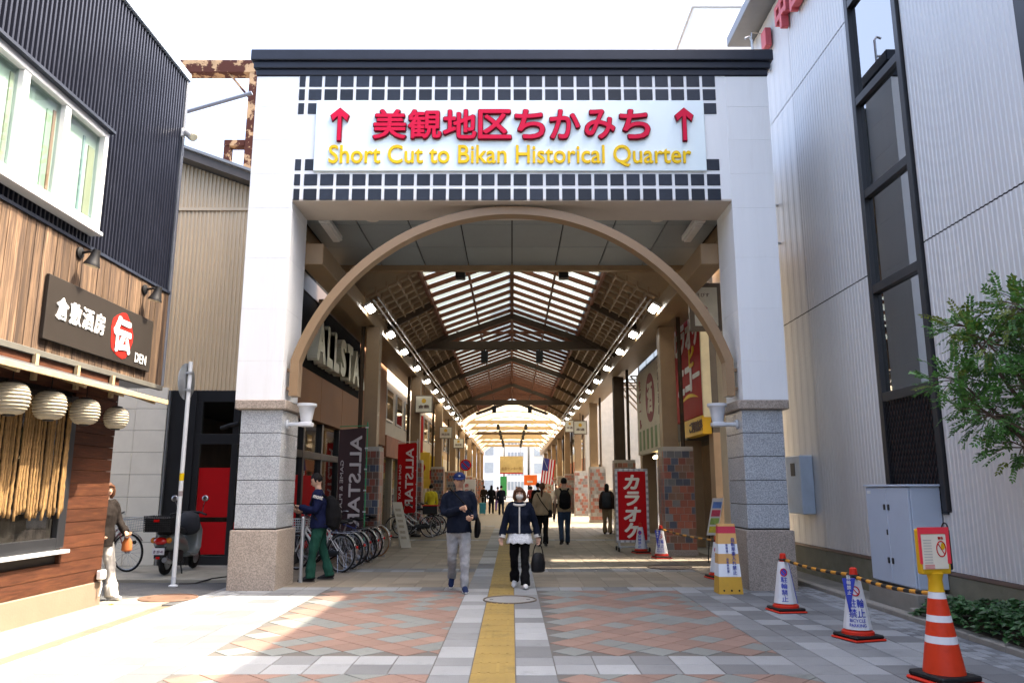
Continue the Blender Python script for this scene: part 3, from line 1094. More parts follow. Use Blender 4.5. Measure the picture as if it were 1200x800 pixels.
# paper lanterns hanging under the canopy
m_paper = M('lantern_paper', (.37, .335, .26), .85, var=.12, scale=14, trans=.2, spec=.1)
lant = []
names = ['first', 'second', 'third', 'fourth']
lbl = ['round cream paper lantern at the photo\'s left edge under the canopy', 'round cream paper lantern second from the left, above the rope curtain',
       'round cream paper lantern second from the canopy end', 'smaller cream paper lantern nearest the tiled wall, with a black cap']
for i, (y, z, r_) in enumerate(((7.62, 2.38, .180), (8.28, 2.38, .172), (8.98, 2.38, .166), (9.70, 2.37, .150))):
    t = thing('paper_lantern', (-5.0, y, z), lbl[i], 'lantern', 'paper lanterns under the canopy')
    prof = []
    nr = 13
    for k in range(nr * 2 + 1):
        a = -PI / 2 + PI * k / (nr * 2)
        rr = r_ * (.30 + .70 * math.cos(a) ** .75 if abs(math.cos(a)) > 1e-6 else .3)
        rr *= 1.0 if k % 2 else .925
        prof.append((max(.05, rr), z + math.sin(a) * r_ * .88))
    mb = MB(); mb.lathe(prof, (-5.0, y, 0), 28); mb.build('shade', m_paper, t)
    mb = MB(); mb.lathe([(.06, z + r_ * .86), (.065, z + r_ * .95), (.03, z + r_ * 1.02)], (-5.0, y, 0), 14); mb.build('top_cap', m_black, t, smooth=True)
    mb = MB(); mb.lathe([(.05, z - r_ * .97), (.058, z - r_ * .86)], (-5.0, y, 0), 14); mb.build('bottom_ring', m_black, t, smooth=True)
    mb = MB(); mb.tube([(-5.0, y, z + r_), (-5.0, y, 2.75)], .006, 6); mb.build('cord', m_black, t)
# straw rope curtain in the window
rc = thing('rope_curtain', (BX + .06, 8.4, 1.25), 'straw rope curtain hanging in front of the bar window', 'curtain')
m_straw = M('straw', (.20, .115, .04), .9, var=.3, scale=30, rnd=.25, bump=.5, bscale=150)
mb = MB(); mb.tube([(BX + .09, 6.6, 2.50), (BX + .09, 9.42, 2.50)], .028, 8); mb.build('top_rope', m_straw, rc, smooth=True)
y = 6.7
while y < 9.40:
    zl = 1.20 + random.uniform(-.06, .05)
    rr = random.uniform(.015, .021)
    xx = BX + .085 + random.uniform(-.015, .015)
    mb = MB(); pts = []; rads = []
    for q in range(23):
        f = q / 22
        pts.append((xx + random.uniform(-.003, .003), y + .012 * math.sin(f * 5 + y * 9) * f, 2.49 - (2.49 - zl) * f))
        rads.append(rr * (1.12 if q % 2 else .86))
    mb.tube(pts, rads, 6); mb.build('rope', m_straw, rc, smooth='all')
    y += rr * 2 + random.uniform(.003, .016)
t = thing('wall_faucet', (BX + .02, 10.45, .34), 'small white outdoor socket box low on the timber wall corner', 'socket box')
mb = MB(); mb.box(BX + .022, BX + .10, 10.40, 10.53, .33, .45); mb.build('housing', m_wframe, t, bevel=.015)
mb = MB(); mb.tube([(BX + .06, 10.47, .33), (BX + .07, 10.47, .24), (BX + .05, 10.47, .12)], .012, 6); mb.build('cable', m_wframe, t, smooth=True)

# ------------------------------------------------------------ shop on the left (beige corrugated front, brown fascia towards the arcade)
FY = 15.3
SXL = -4.40
shop = thing('corner_shop', (-7, 18, 0), 'corner shop with beige corrugated gable and black framed glass front', 'building')
m_shopin = M('shop_interior', (.10, .075, .06), .8, var=.3, scale=2)
# floor slab, back walls, upper body
mb = MB(); mb.box(-10.5, -9.0, FY + .1, 26.9, 0, 8.0); mb.box(-9.0, SXL - .3, 26.6, 26.9, 0, 7.8); mb.box(-9.0, -8.0, 19, 26.6, 0, 3.3)
mb.box(-10.5, -4.75, FY + .1, 26.9, 3.45, 7.7); mb.build('body', m_shopin, shop)
top = lambda a: 8.0 + (2.0 - a / 2.55 * .95 if False else 0)
rl = lambda x: 8.02 + (-5.6 - x) * .371
mb = MB(); mb.corr((-9.4, FY + .03, 0), UX, 4.55, 3.43, 8.0, .083, .025, (0, -1, 0), topfn=lambda a: rl(-9.4 + a) - .25)
mb.build('corrugated_gable', m_beige, shop)
mb = MB(); mb.box(-9.4, -4.85, FY - .02, FY + .02, 7.22, 7.28); mb.build('gable_batten', m_beige, shop)
mb = MB(); mb.box(-5.02, -4.86, FY - .03, FY + .12, 3.40, 7.6); mb.build('gable_corner', m_tie, shop)
rf = MB()
a, b = (-10.0, rl(-10.0)), (-4.7, rl(-4.7))
rf.prism([(a[0], a[1] - .22), (b[0], b[1] - .22), (b[0], b[1] - .04), (a[0], a[1] - .04)], (0, FY - .35, 0), UX, UZ, -12)
rf.build('roof', M('dark_roof', (.10, .085, .075), .6, var=.2), shop)
rf2 = MB(); rf2.prism([(a[0], a[1] - .039), (b[0] + .05, b[1] - .039), (b[0] + .05, b[1] + .02), (a[0], a[1] + .02)], (0, FY - .42, 0), UX, UZ, -.14); rf2.build('roof_fascia', M('grey_flashing', (.22, .24, .26), .5), shop)
# tiled pier behind the bar
for j in range(8):
    for i in range(4):
        x0 = -9.35 + i * .62
        mb = MB(); mb.box(x0, x0 + .612, FY - .04, FY + .02, .05 + j * .43, .05 + j * .43 + .422); mb.build('wall_tile', m_tilew, shop, bevel=.004)
mb = MB(); mb.box(-9.4, -6.86, FY - .0, FY + .1, 0, 3.43); mb.build('pier', m_mortar, shop)
mb = MB(); mb.box(-6.845, -6.815, FY - .06, FY + .08, 0, 3.42); mb.build('pier_trim', m_alu, shop)
# black framed glass front towards the camera
fr = MB()
fr.box(-6.81, -6.30, FY - .02, FY + .10, 0, 3.42)
fr.box(-6.30, -4.86, FY - .0, FY + .10, 3.20, 3.42)
fr.box(-6.30, -4.86, FY - .0, FY + .10, 2.36, 2.56)
fr.box(-6.30, -4.86, FY - .0, FY + .10, .0, .22)
for x in (-6.30, -5.55, -4.98):
    fr.box(x, x + .12, FY + .002, FY + .098, .22, 2.36); fr.box(x, x + .12, FY + .002, FY + .098, 2.56, 3.2)
fr.build('shop_front', m_blackframe, shop, bevel=.004)
for x0, x1 in ((-6.18, -5.55), (-5.43, -4.98)):
    for z0, z1 in ((.22, 2.36), (2.56, 3.20)):
        mb = MB(); mb.box(x0, x1, FY + .045, FY + .052, z0, z1); mb.build('pane', m_shopglass, shop)
for i, (x0, x1, z0, z1) in enumerate(((-6.17, -5.56, .95, 1.90), (-6.17, -5.56, .25, .86), (-5.42, -4.99, .25, .86))):
    mb = MB(); mb.box(x0, x1, FY + .036, FY + .042, z0, z1); mb.build('red_poster', m_redcloth, shop)
# arcade side: pilasters, glass, brown panel, black fascia
mb = MB(); mb.box(SXL - .28, SXL, FY + .0, 21.9, 4.02, 6.6); mb.build('black_fascia', M('fascia_black', (.006, .006, .006), .8, spec=.08), shop)
mb = MB(); mb.box(SXL - .28, SXL - .02, 21.95, 26.9, 2.95, 6.6); mb.build('brown_wall', m_brownwall, shop)
for a, b in ((FY, 17.5), (17.51, 19.7), (19.71, 21.9)):
    mb = MB(); mb.box(SXL - .28, SXL + .03, a, b - .004, 2.98, 4.0); mb.build('brown_panel', m_brownwall, shop, bevel=.006)
mb = MB(); mb.box(SXL - .28, SXL + .02, FY, 21.9, 5.62, 6.0); mb.build('upper_band', M('dark_band', (.05, .035, .03), .5), shop)
sf = MB()
for yy in (FY + .0, 16.5, 18.1, 19.9, 21.75):
    sf.box(SXL - .22, SXL - .06, yy, yy + .15, 0, 2.98)
sf.box(SXL - .215, SXL - .065, FY, 21.9, 2.15, 2.30)
sf.box(SXL - .215, SXL - .065, FY, 21.9, 0, .18)
sf.build('side_shop_front', m_blackframe, shop, bevel=.004)
for a, b in ((FY + .15, 16.5), (16.65, 18.1), (18.25, 19.9), (20.05, 21.75)):
    for z0, z1 in ((.18, 2.15), (2.30, 2.98)):
        mb = MB(); mb.box(SXL - .14, SXL - .133, a, b, z0, z1); mb.build('pane', m_shopglass, shop)
    mb = MB(); mb.box(SXL - .130, SXL - .124, a + .05, b - .05, .22, 1.78 if a < 18 else 1.2); mb.build('red_poster', m_redcloth, shop)
mb = MB(); mb.box(SXL - .3, SXL - .22, FY + .1, 26.9, -.02, .04); mb.build('threshold', m_concrete, shop)
# raised cream letters
yy = 16.15
lw = {'A': .78, 'L': .56, 'S': .62, 'T': .66, 'R': .66}
for ch in 'ALLSTAR':
    if ch == 'T': yy += .02
    letters('letter', ch, m_creamlt, shop, (SXL + .125, yy + lw[ch] / 2, 4.66), UY, UZ, lw[ch], .92, bold=.05, depth=.22)
    yy += lw[ch] + .12
# cameras on a bracket at the front corner
t = thing('security_camera', (-5.3, FY - .05, 2.75), 'black security camera on the corner shop front behind the sign pole', 'camera')
mb = MB(); mb.tube([(-5.5, FY - .005, 2.72), (-5.5, FY - .2, 2.72)], .025, 8); mb.build('arm', m_black, t, smooth=True)
mb = MB(); mb.tube([(-5.72, FY - .15, 2.66), (-5.5, FY - .2, 2.72), (-5.36, FY - .22, 2.74)], [.045, .05, .045], 10); mb.build('housing', m_black, t, smooth=True)
t = thing('security_camera', (-5.0, FY - .05, 2.75), 'angled black security camera right of the sign pole by the pillar', 'camera')
mb = MB(); mb.tube([(-5.02, FY - .005, 2.74), (-5.02, FY - .2, 2.78)], .022, 8); mb.build('arm', m_black, t, smooth=True)
mb = MB(); mb.tube([(-5.14, FY - .2, 2.80), (-5.0, FY - .24, 2.72), (-4.92, FY - .26, 2.66)], [.04, .055, .06], 10); mb.build('housing', m_black, t, smooth=True)
mb = MB(); mb.box(-4.95, -4.60, 14.6, 15.2, .045, .25); tag(mb.build('concrete_block', m_concrete, bevel=.02), 'low concrete block on the slab beside the left gate pillar', 'block')

# rusty steel frame standing behind the shop roof
m_rust = M('rusty_paint', (.42, .28, .16), .85, var=.25, scale=4, stain=1.0, stain_col=(.055, .010, .004), stain_scale=2.6, st0=.46, st1=.50, bump=.3, bscale=20)
rs = thing('rusty_frame', (-6.6, 18.2, 8.2), 'rusty peeling steel frame rising behind the beige gable', 'steel frame')
mb = MB(); mb.box(-6.72, -6.42, 18.0, 18.3, 8.0, 12.1); mb.build('post', m_rust, rs, bevel=.01)
mb = MB(); mb.box(-9.4, -6.2, 17.99, 18.31, 11.95, 12.3); mb.build('cross_beam', m_rust, rs, bevel=.01)
mb = MB(); mb.box(-7.25, -6.722, 18.02, 18.28, 9.95, 10.12); mb.build('stub_beam', m_rust, rs, bevel=.01)
mb = MB(); mb.box(-7.25, -7.1, 18.03, 18.27, 8.0, 9.945); mb.build('stub_post', m_rust, rs, bevel=.01)
mb = MB(); mb.tube([(-7.25, 18.1, 11.95), (-6.72, 18.1, 11.3)], .03, 6); mb.build('brace', m_rust, rs)
mb = MB(); mb.tube([(-8.6, 17.4, 10.35), (-6.4, 17.4, 11.05)], .05, 8); tag(mb.build('steel_pipe', M('blue_grey_pipe', (.12, .14, .19), .4)), 'blue grey steel pipe running past the rusty frame', 'pipe')

# ------------------------------------------------------------ right building, silver ribbed cladding
RX = 5.38
rb = thing('silver_building', (8, 9, 0), 'silver ribbed metal building with a tall black framed window', 'building')
REND = 15.6
mb = MB(); mb.box(RX + .05, 12, -4, REND - .03, .3, 11.3); mb.build('body', m_silver, rb)
mb = MB(); mb.box(RX - .02, 12.02, -4, REND + .02, -.1, .46); mb.build('foot', M('mossy_concrete', (.17, .16, .115), .9, var=.2, bump=.4, stain=.5, stain_col=(.09, .10, .04), stain_scale=2.5), rb, bevel=.01)
mb = MB(); mb.box(RX - .03, RX + .02, -4, REND + .02, .462, .50); mb.build('drip_rail', M('brown_rail', (.14, .09, .07), .5), rb)
W0, W1, WZB = 9.62, 11.12, 1.22
levels = [(.505, 4.645), (4.665, 8.89), (8.91, 11.25)]
fine, wide = .078, .30
for z0, z1 in levels:
    for a, b, pt, dp in ((-4, W0 - .02, .085, .010), (W1 + .02, 13.55, .105, .007), (13.56, REND, .30, .005)):
        if a > 0 and False: pass
        mb = MB(); mb.corr((RX, b, 0), (0, -1, 0), b - a, z0, z1, pt, dp, (-1, 0, 0)); mb.build('ribbed_panel', m_silver, rb)
mb = MB(); mb.corr((RX, W1 + .02, 0), (0, -1, 0), W1 - W0 + .04, .505, WZB - .01, .085, .012, (-1, 0, 0)); mb.build('ribbed_panel', m_silver, rb)
mb = MB(); mb.box(RX - .0, RX + .06, REND - .03, REND + .01, .5, 11.3); mb.build('corner_trim', m_silver, rb)
mb = MB(); mb.box(RX + .04, RX + .055, -4, REND, 4.60, 8.95); mb.build('joint_backing', m_joint, rb)
wd = MB()
for a, b in ((W0, W0 + .11), (W1 - .11, W1)):
    wd.box(RX - .05, RX + .10, a, b, WZB, 11.2)
for z in (2.72, 4.32, 5.80, 7.32, 9.0):
    wd.box(RX - .045, RX + .098, W0 + .11, W1 - .11, z, z + .13)
wdo = wd.build('tall_window', m_blackframe, rb, bevel=.006)
for z0, z1 in ((2.85, 4.32), (4.45, 5.80), (5.93, 7.32), (7.45, 9.0), (9.13, 11.2)):
    mb = MB(); mb.box(RX + .02, RX + .028, W0 + .11, W1 - .11, z0, z1); mb.build('pane', m_winglass, wdo)
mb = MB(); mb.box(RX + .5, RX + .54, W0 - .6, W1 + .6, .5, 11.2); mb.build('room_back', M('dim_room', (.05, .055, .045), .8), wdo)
mb = MB(); mb.box(RX + .03, RX + .04, W0 + .10, W1 - .10, WZB, 2.72); mb.build('louvre_back', M('rust_back', (.05, .025, .02), .8, var=.5, scale=5), wdo)
gr = MB()
q = W0 - 1.0
while q < W1 + 1.0:
    for s in (-1, 1):
        # slanted lattice bars clipped to the opening
        p0 = [q, WZB]; p1 = [q + s * .80, 2.72]
        t0, t1 = 0.0, 1.0
        lo, hi = W0 + .11, W1 - .11
        dy = p1[0] - p0[0]
        if dy:
            ta, tb = (lo - p0[0]) / dy, (hi - p0[0]) / dy
            t0, t1 = max(t0, min(ta, tb)), min(t1, max(ta, tb))
        if t1 - t0 > .02:
            xx = RX - .01 + .012 * s
            gr.bar((xx, p0[0] + dy * t0, WZB + 1.5 * t0), (xx, p0[0] + dy * t1, WZB + 1.5 * t1), .010, .016, (1, 0, 0))
    q += .085
gr.build('lattice_grille', m_blackframe, wdo)
mb = MB(); mb.box(RX - .03, RX + .02, W0 + .02, W1 - .02, WZB - .035, WZB - .003); mb.build('sill', m_blackframe, wdo)
# second dark window at the right edge of the frame
w2 = MB(); w2.box(RX - .03, RX + .05, 6.6, 7.38, 4.75, 11.2); 
w2.build('edge_window', m_blackframe, rb, bevel=.01)
mb = MB(); mb.box(RX - .5, 12.2, -4, REND + .25, 11.32, 11.55); mb.build('roof_eave', M('dark_eave', (.16, .18, .21), .4), rb, bevel=.02)
# red roof letters and a small bracket sign
ls = thing('building_letters', (RX - .08, 13.2, 10.2), 'red raised characters high on the silver building', 'sign')
m_rl = M('rose_letter', (.55, .10, .12), .5)
for i, ch in enumerate('中国'):
    letters('letter', ch, m_rl, ls, (RX - .10, 13.45 - i * .78, 10.62), (0, -1, 0), UZ, .60, .74, bold=.035, depth=.14)
bs = thing('blade_sign', (RX - .1, 14.55, 10.2), 'small pink bracket sign at the far corner of the silver building', 'sign')
mb = MB(); mb.box(RX - .16, RX - .03, 14.35, 14.62, 10.45, 10.85); mb.build('panel', m_rl, bs, bevel=.01)
mb = MB(); mb.tube([(RX - .03, 14.75, 10.95), (RX - .3, 14.75, 10.98), (RX - .34, 14.75, 10.3), (RX - .03, 14.75, 10.2)], .012, 6); mb.box(RX - .10, RX - .02, 14.55, 14.68, 10.0, 10.35); mb.build('bracket', m_alu, bs)
for i, z in enumerate((7.1, 6.3)):
    mb = MB(); mb.box(RX - .16, RX - .007, 14.70, 14.76, z, z + .03); mb.box(RX - .16, RX - .13, 14.70, 14.76, z + .03, z + .1 - i * .05)
    tag(mb.build('wall_hook', m_alu), ['small metal hook on the silver wall just above the other hook', 'small flat metal hook on the silver wall below the other hook'][i], 'hook')
# flat wall box near the gate
wb = thing('meter_box', (RX - .1, 14.2, 1.04), 'pale blue grey meter box fixed to the silver wall beside the gate', 'meter box')
mb = MB(); mb.box(RX - .25, RX - .012, 13.85, 14.55, 1.05, 2.08); mb.build('case', M('pale_blue_box', (.42, .50, .60), .4), wb, bevel=.015)
mb = MB(); mb.box(RX - .258, RX - .249, 14.1, 14.3, 1.72, 1.95); mb.build('window', m_blackframe, wb)
# grey utility cabinet, two doors
cb = thing('utility_cabinet', (5.1, 11.0, 0), 'tall pale grey blue utility cabinet with dark latches against the silver wall', 'cabinet')
m_cab = M('cabinet_paint', (.43, .50, .61), .42, var=.05, stain=.10, stain_col=(.30, .33, .36), stain_scale=3)
CX0, CX1, CY0, CY1, CZ0, CZ1 = 4.95, 5.355, 9.78, 10.95, .28, 1.52
mb = MB(); mb.box(CX0 - .04, CX1, CY0 - .06, CY1 + .06, -.05, CZ0 - .05); mb.build('plinth', m_concrete, cb, bevel=.012)
mb = MB(); mb.box(CX0 + .05, CX1 - .02, CY0 + .05, CY1 - .05, CZ0 - .052, CZ0); mb.build('foot_frame', m_blackframe, cb)
mb = MB(); mb.box(CX0 + .03, CX1, CY0, CY1, CZ0, CZ1); mb.build('case', m_cab, cb, bevel=.008)
mb = MB(); mb.box(CX0 - .02, CX1, CY0 - .025, CY1 + .02, CZ1 + .001, CZ1 + .03); mb.build('lid', m_cab, cb, bevel=.008)
ym = (CY0 + CY1) / 2
for a, b in ((CY0 + .01, ym - .003), (ym + .003, CY1 - .01)):
    mb = MB(); mb.box(CX0, CX0 + .028, a, b, CZ0 + .015, CZ1 - .01)
    dr = mb.build('door', m_cab, cb, bevel=.006)
    for z in (CZ0 + .26, CZ1 - .30):
        yy = ym - .055 if a < ym - .1 else ym + .055
        hb = MB(); hb.box(CX0 - .014, CX0 - .0005, yy - .022, yy + .022, z, z + .075); hb.build('latch', m_blackframe, dr, bevel=.004)
mb = MB(); mb.box(CX0 - .012, CX0 - .0005, ym + .02, ym + .045, .90, .97); mb.build('keyhole', m_blackframe, cb, bevel=.003)
mb = MB(); mb.box(CX0 - .004, CX0 - .0005, CY1 - .16, CY1 - .05, CZ1 - .09, CZ1 - .05); mb.build('plate', m_wframe, cb)

# white block with handrail behind the gate roof
wbk = thing('white_block', (8.0, 25, 0), 'plain white building block rising behind the gate at the right', 'building')
mb = MB(); mb.box(6.3, 11.5, 24, 31, 7, 17.9); mb.build('wall', m_white, wbk, bevel=.03)
mb = MB(); mb.box(6.25, 11.55, 23.95, 31.05, 17.901, 18.0); mb.build('parapet', m_greypaint, wbk)
mb = MB(); mb.tube([(3.2, 12.5, 8.84), (3.25, 12.5, 9.02), (3.36, 12.5, 9.10), (4.30, 12.5, 9.07)], .022, 8); mb.tube([(4.30, 12.5, 8.84), (4.30, 12.5, 9.38), (4.26, 12.5, 9.45), (4.18, 12.5, 9.42)], .022, 8)
tag(mb.build('handrail', m_alu, smooth=True), 'bent metal handrail on top of the gate at its right end', 'handrail')

# ------------------------------------------------------------ the arcade
AY0, AY1 = 16.78, 49.0
arc = thing('shopping_arcade', (0, 30, 0), 'covered shopping arcade with tan steel columns and a gabled skylight roof', 'arcade')
SKX, SKZ, APZ = 2.12, 6.36, 7.12
EVX, EVZ = 3.32, 5.72
PITCH = (APZ - SKZ) / SKX
colY = [18.2, 26.7, 35.2, 43.7, 52.2, 60.7, 69.2, 77.7, 86.2]
m_bt = [M('brick_tile_red', (.26, .085, .055), .35, var=.15, rnd=.2), M('brick_tile_grey', (.16, .165, .17), .3, var=.15, rnd=.25), M('brick_tile_brown', (.17, .10, .07), .35, var=.15, rnd=.2), M('brick_tile_blue', (.06, .075, .11), .3, var=.2, rnd=.2)]
m_bt2 = [M('pale_tile_red', (.36, .15, .11), .35, var=.15, rnd=.2), M('pale_tile_grey', (.38, .38, .36), .3, var=.15, rnd=.2), M('pale_tile_mid', (.28, .26, .24), .35, var=.15, rnd=.2)]
m_grout = M('grout', (.42, .39, .34), .85, var=.1)
tmesh = {}
for mt in m_bt + m_bt2:
    tmesh[mt.name] = unit_mesh('brick_tile', .150, .150, .012, mt, .0)


def tiled_base(x0, x1, y0, y1, z1, single, pale):
    mb = MB(); mb.box(x0, x1, y0, y1, -.02, z1)
    core = mb.build('column_base', m_grout, arc)
    mats = m_bt2 if pale else m_bt
    ch = (lambda: random.choices(mats, (.4, .35, .25))[0]) if pale else (lambda: random.choices(mats, (.42, .18, .24, .16))[0])
    nz = int((z1 - .12) / .16)
    cap = MB(); cap.box(x0 - .02, x1 + .02, y0 - .02, y1 + .02, -.02, .10); cap.build('plinth', m_granbase, core)
    agg = {}
    for (o_, u, ln, nv) in (((x0, y0), (1, 0), x1 - x0, (0, -1)), ((x0, y1), (0, -1), y1 - y0, (-1, 0)), ((x1, y0), (0, 1), y1 - y0, (1, 0))):
        nx = max(1, round(ln / .16))
        px = ln / nx
        for j in range(nz):
            sh = (j % 2) * .5
            for i in range(nx + (1 if sh else 0)):
                a = max(0, (i - sh) * px); b = min(ln, (i + 1 - sh) * px)
                if b - a < .02: continue
                c = (a + b) / 2
                mt = ch()
                z = .12 + (j + .5) * .16
                loc = (o_[0] + u[0] * c + nv[0] * .004, o_[1] + u[1] * c + nv[1] * .004, z)
                if single:
                    ob = part('brick_tile', tmesh[mt.name], core, loc, (PI / 2, 0, math.atan2(u[1], u[0])), ((b - a - .012) / .150, 1, 1))
                else:
                    ag = agg.setdefault(mt.name, (MB(), mt))[0]
                    mm = Matrix.Translation(loc) @ Matrix.Rotation(math.atan2(u[1], u[0]), 4, 'Z')
                    ag.boxm(b - a - .012, .012, .148, mm)
    for ag, mt in agg.values():
        ag.build('brick_tiles', mt, core, kind='stuff')
    return core


for i, y in enumerate(colY):
    # left
    mb = MB(); mb.box(-3.52, -3.20, y, y + .34, 2.45, 5.35); mb.build('column', m_col, arc, bevel=.012)
    tiled_base(-3.66, -3.10, y - .10, y + .5, 2.46, i == 0, False)
    # right
    mb = MB(); mb.box(3.56, 3.92, y, y + .36, 2.45, 5.35); mb.build('column', m_tie if i == 1 else m_col, arc, bevel=.012)
    tiled_base(3.52, 4.22, y - .14, y + .5, 2.46, i == 0, i >= 2)
    for s in (-1, 1):
        xx = s * (3.62 if s < 0 else 4.05)
        mb = MB(); mb.tube([(xx, y + .1, 2.46), (xx, y + .1, 5.6)], .05, 8); mb.build('downpipe', m_tie, arc, smooth=True)
# eave beams
for s in (-1, 1):
    for a, b in ((GY + 1.02, 30), (30.01, 60), (60.01, 92)):
        mb = MB(); mb.box(min(s * 3.32, s * 3.72), max(s * 3.32, s * 3.72), a, b, 5.36, 5.74); mb.build('eave_beam', m_col, arc, bevel=.012)
    mb = MB(); mb.box(min(s * 3.725, s * 4.35), max(s * 3.725, s * 4.35), AY0, 92, 5.60, 5.68); mb.build('gutter_board', m_col, arc)
    # sloping coffer side of the roof
    cof = MB()
    cof.add([(s * EVX, AY0, EVZ + .14), (s * SKX, AY0, SKZ + .14), (s * SKX, AY1, SKZ + .14), (s * EVX, AY1, EVZ + .14)], [(0, 1, 2, 3)])
    cof.build('coffer_panel', m_coffer, arc)
    lat = MB()
    for k in range(6):
        f = k / 5
        x, z = s * (EVX + (SKX - EVX) * f), EVZ + (SKZ - EVZ) * f + .06
        lat.bar((x, AY0, z), (x, AY1, z), .035, .13)
    lat.build('lattice_rail', M('lattice_brown', (.27, .18, .10), .5), arc)
    lat = MB()
    y = AY0 + .1
    while y < AY1:
        lat.bar((s * EVX, y, EVZ + .05), (s * SKX, y, SKZ + .05), .03, .11)
        y += .55
    lat.build('lattice_cross', M('lattice_brown', (.27, .18, .10), .5), arc)
    for y in (20.0, 24.2, 28.4, 32.5, 36.7, 40.9, 45):
        mb = MB(); mb.bar((s * EVX, y, EVZ - .03), (s * SKX, y, SKZ - .03), .10, .16); mb.build('side_rafter', m_tie, arc)
    # skylight curb rail
    mb = MB(); mb.bar((s * SKX, AY0, SKZ + .06), (s * SKX, AY1, SKZ + .06), .07, .24); mb.build('skylight_rail', m_rafter, arc)
    # pipes along the lower coffer
    mb = MB(); mb.tube([(s * 3.12, AY0, 5.66), (s * 3.12, AY1, 5.66)], .025, 6); mb.tube([(s * 3.02, AY0, 5.72), (s * 3.02, AY1, 5.72)], .018, 6); mb.build('conduit', m_alu, arc, smooth=True)
for s in (-1, 1):     # end plates closing the coffers against the porch
    mb = MB(); pl = [(s * 3.95, 5.75), (s * EVX, EVZ + .03), (s * SKX, SKZ + .02), (s * SKX, 6.62), (s * 3.95, 6.62)]
    mb.prism(pl if s > 0 else pl[::-1], (0, AY0 + .03, 0), UX, UZ, .02); mb.build('end_plate', m_coffer, arc)
# glass panes and rafters of the skylight
m_pane = M('skylight_glass', (.11, .13, .128), .4, var=.06, trans=.85, rnd=.06)
bay = .80
n = int((AY1 - AY0) / bay)
bay = (AY1 - AY0) / n
pm = {}
for s in (-1, 1):
    b_ = MB()
    b_.add([(0, 0, APZ + .08), (s * SKX, 0, SKZ + .08), (s * SKX, bay - .02, SKZ + .08), (0, bay - .02, APZ + .08)], [(0, 1, 2, 3) if s < 0 else (3, 2, 1, 0)])
    o = b_.build('glass_pane', m_pane, local=True); pm[s] = o.data; bpy.data.objects.remove(o)
    b_ = MB(); b_.bar((s * .03, 0, APZ - .0), (s * SKX, 0, SKZ - .0), .07, .10)
    o = b_.build('rafter', m_rafter, local=True); pm[s * 2] = o.data; bpy.data.objects.remove(o)
for i in range(n):
    for s in (-1, 1):
        part('glass_pane', pm[s], arc, (0, AY0 + i * bay + .01, 0))
        part('rafter', pm[s * 2], arc, (0, AY0 + i * bay + .002, 0))
mb = MB(); mb.box(-.05, .05, AY0, AY1, APZ - .12, APZ + .10); mb.build('ridge_beam', m_rafter, arc)
for s in (-1, 1):
    x = s * 1.06
    mb = MB(); mb.bar((x, AY0, APZ - PITCH * 1.06 - .08), (x, AY1, APZ - PITCH * 1.06 - .08), .05, .06); mb.build('purlin', m_rafter, arc)
# tie beams with trusses
for y in (24.2, 32.5, 40.9, 48.9):
    big = y in (24.2, 40.9)
    if big:
        mb = MB(); mb.box(-3.33, 3.33, y, y + .20, 6.0 - .12, 6.0 + .14); mb.build('tie_beam', m_tie, arc, bevel=.01)
        for s in (-1, 1):
            mb = MB(); mb.box(s * 1.75 - .05, s * 1.75 + .05, y + .05, y + .15, 6.14, 6.42); mb.build('truss_post', m_rafter, arc)
        mb = MB(); mb.box(-1.8, 1.8, y + .06, y + .14, 6.40, 6.47); mb.build('truss_collar', m_rafter, arc)
    for s in (-1, 1):
        mb = MB(); mb.bar((0, y + .1, APZ - .14), (s * 2.3, y + .1, APZ - .14 - PITCH * 2.3), .12, .18); mb.build('truss_chord', m_tie, arc)
# closing gable and the paler far section with a translucent vault
m_poly = M('polycarbonate', (.42, .36, .25), .5, var=.06, trans=.8, rnd=.04)
FYE = 92
fr_ = MB()
prof = [(-3.3, 5.74), (-2.6, 6.3), (-1.4, 6.72), (0, 6.88), (1.4, 6.72), (2.6, 6.3), (3.3, 5.74)]
for k in range(6):
    (xa, za), (xb, zb_) = prof[k], prof[k + 1]
    y = 49.2
    while y < FYE - .1:
        b_ = MB(); b_.add([(xa, y, za), (xb, y, zb_), (xb, y + 4.2, zb_), (xa, y + 4.2, za)], [(0, 1, 2, 3)])
        b_.build('vault_sheet', m_poly, arc)
        y += 4.28
y = 49.3
m_pale = M('pale_tan_steel', (.34, .26, .16), .5, var=.08)
while y < FYE:
    fr_ = MB()
    fr_.tube([(x, y, z - .05) for x, z in prof], .04, 6)
    fr_.build('vault_rib', m_pale, arc, smooth=True)
    y += 4.28
for i, y in enumerate((53, 58.5, 64, 70, 76, 83)):
    mb = MB(); mb.box(-3.33, 3.33, y, y + .2, 5.88, 6.12 if i != 3 else 6.4); mb.build('tie_beam', m_tie if i == 2 else m_pale, arc, bevel=.01)
# white upright banners / end wall of daylight
# lamps along the eave beams, tilted inward
ORD = ['first', 'second', 'third', 'fourth', 'fifth', 'sixth', 'seventh', 'eighth', 'ninth', 'tenth', 'eleventh', 'twelfth', 'thirteenth', 'fourteenth', 'fifteenth']


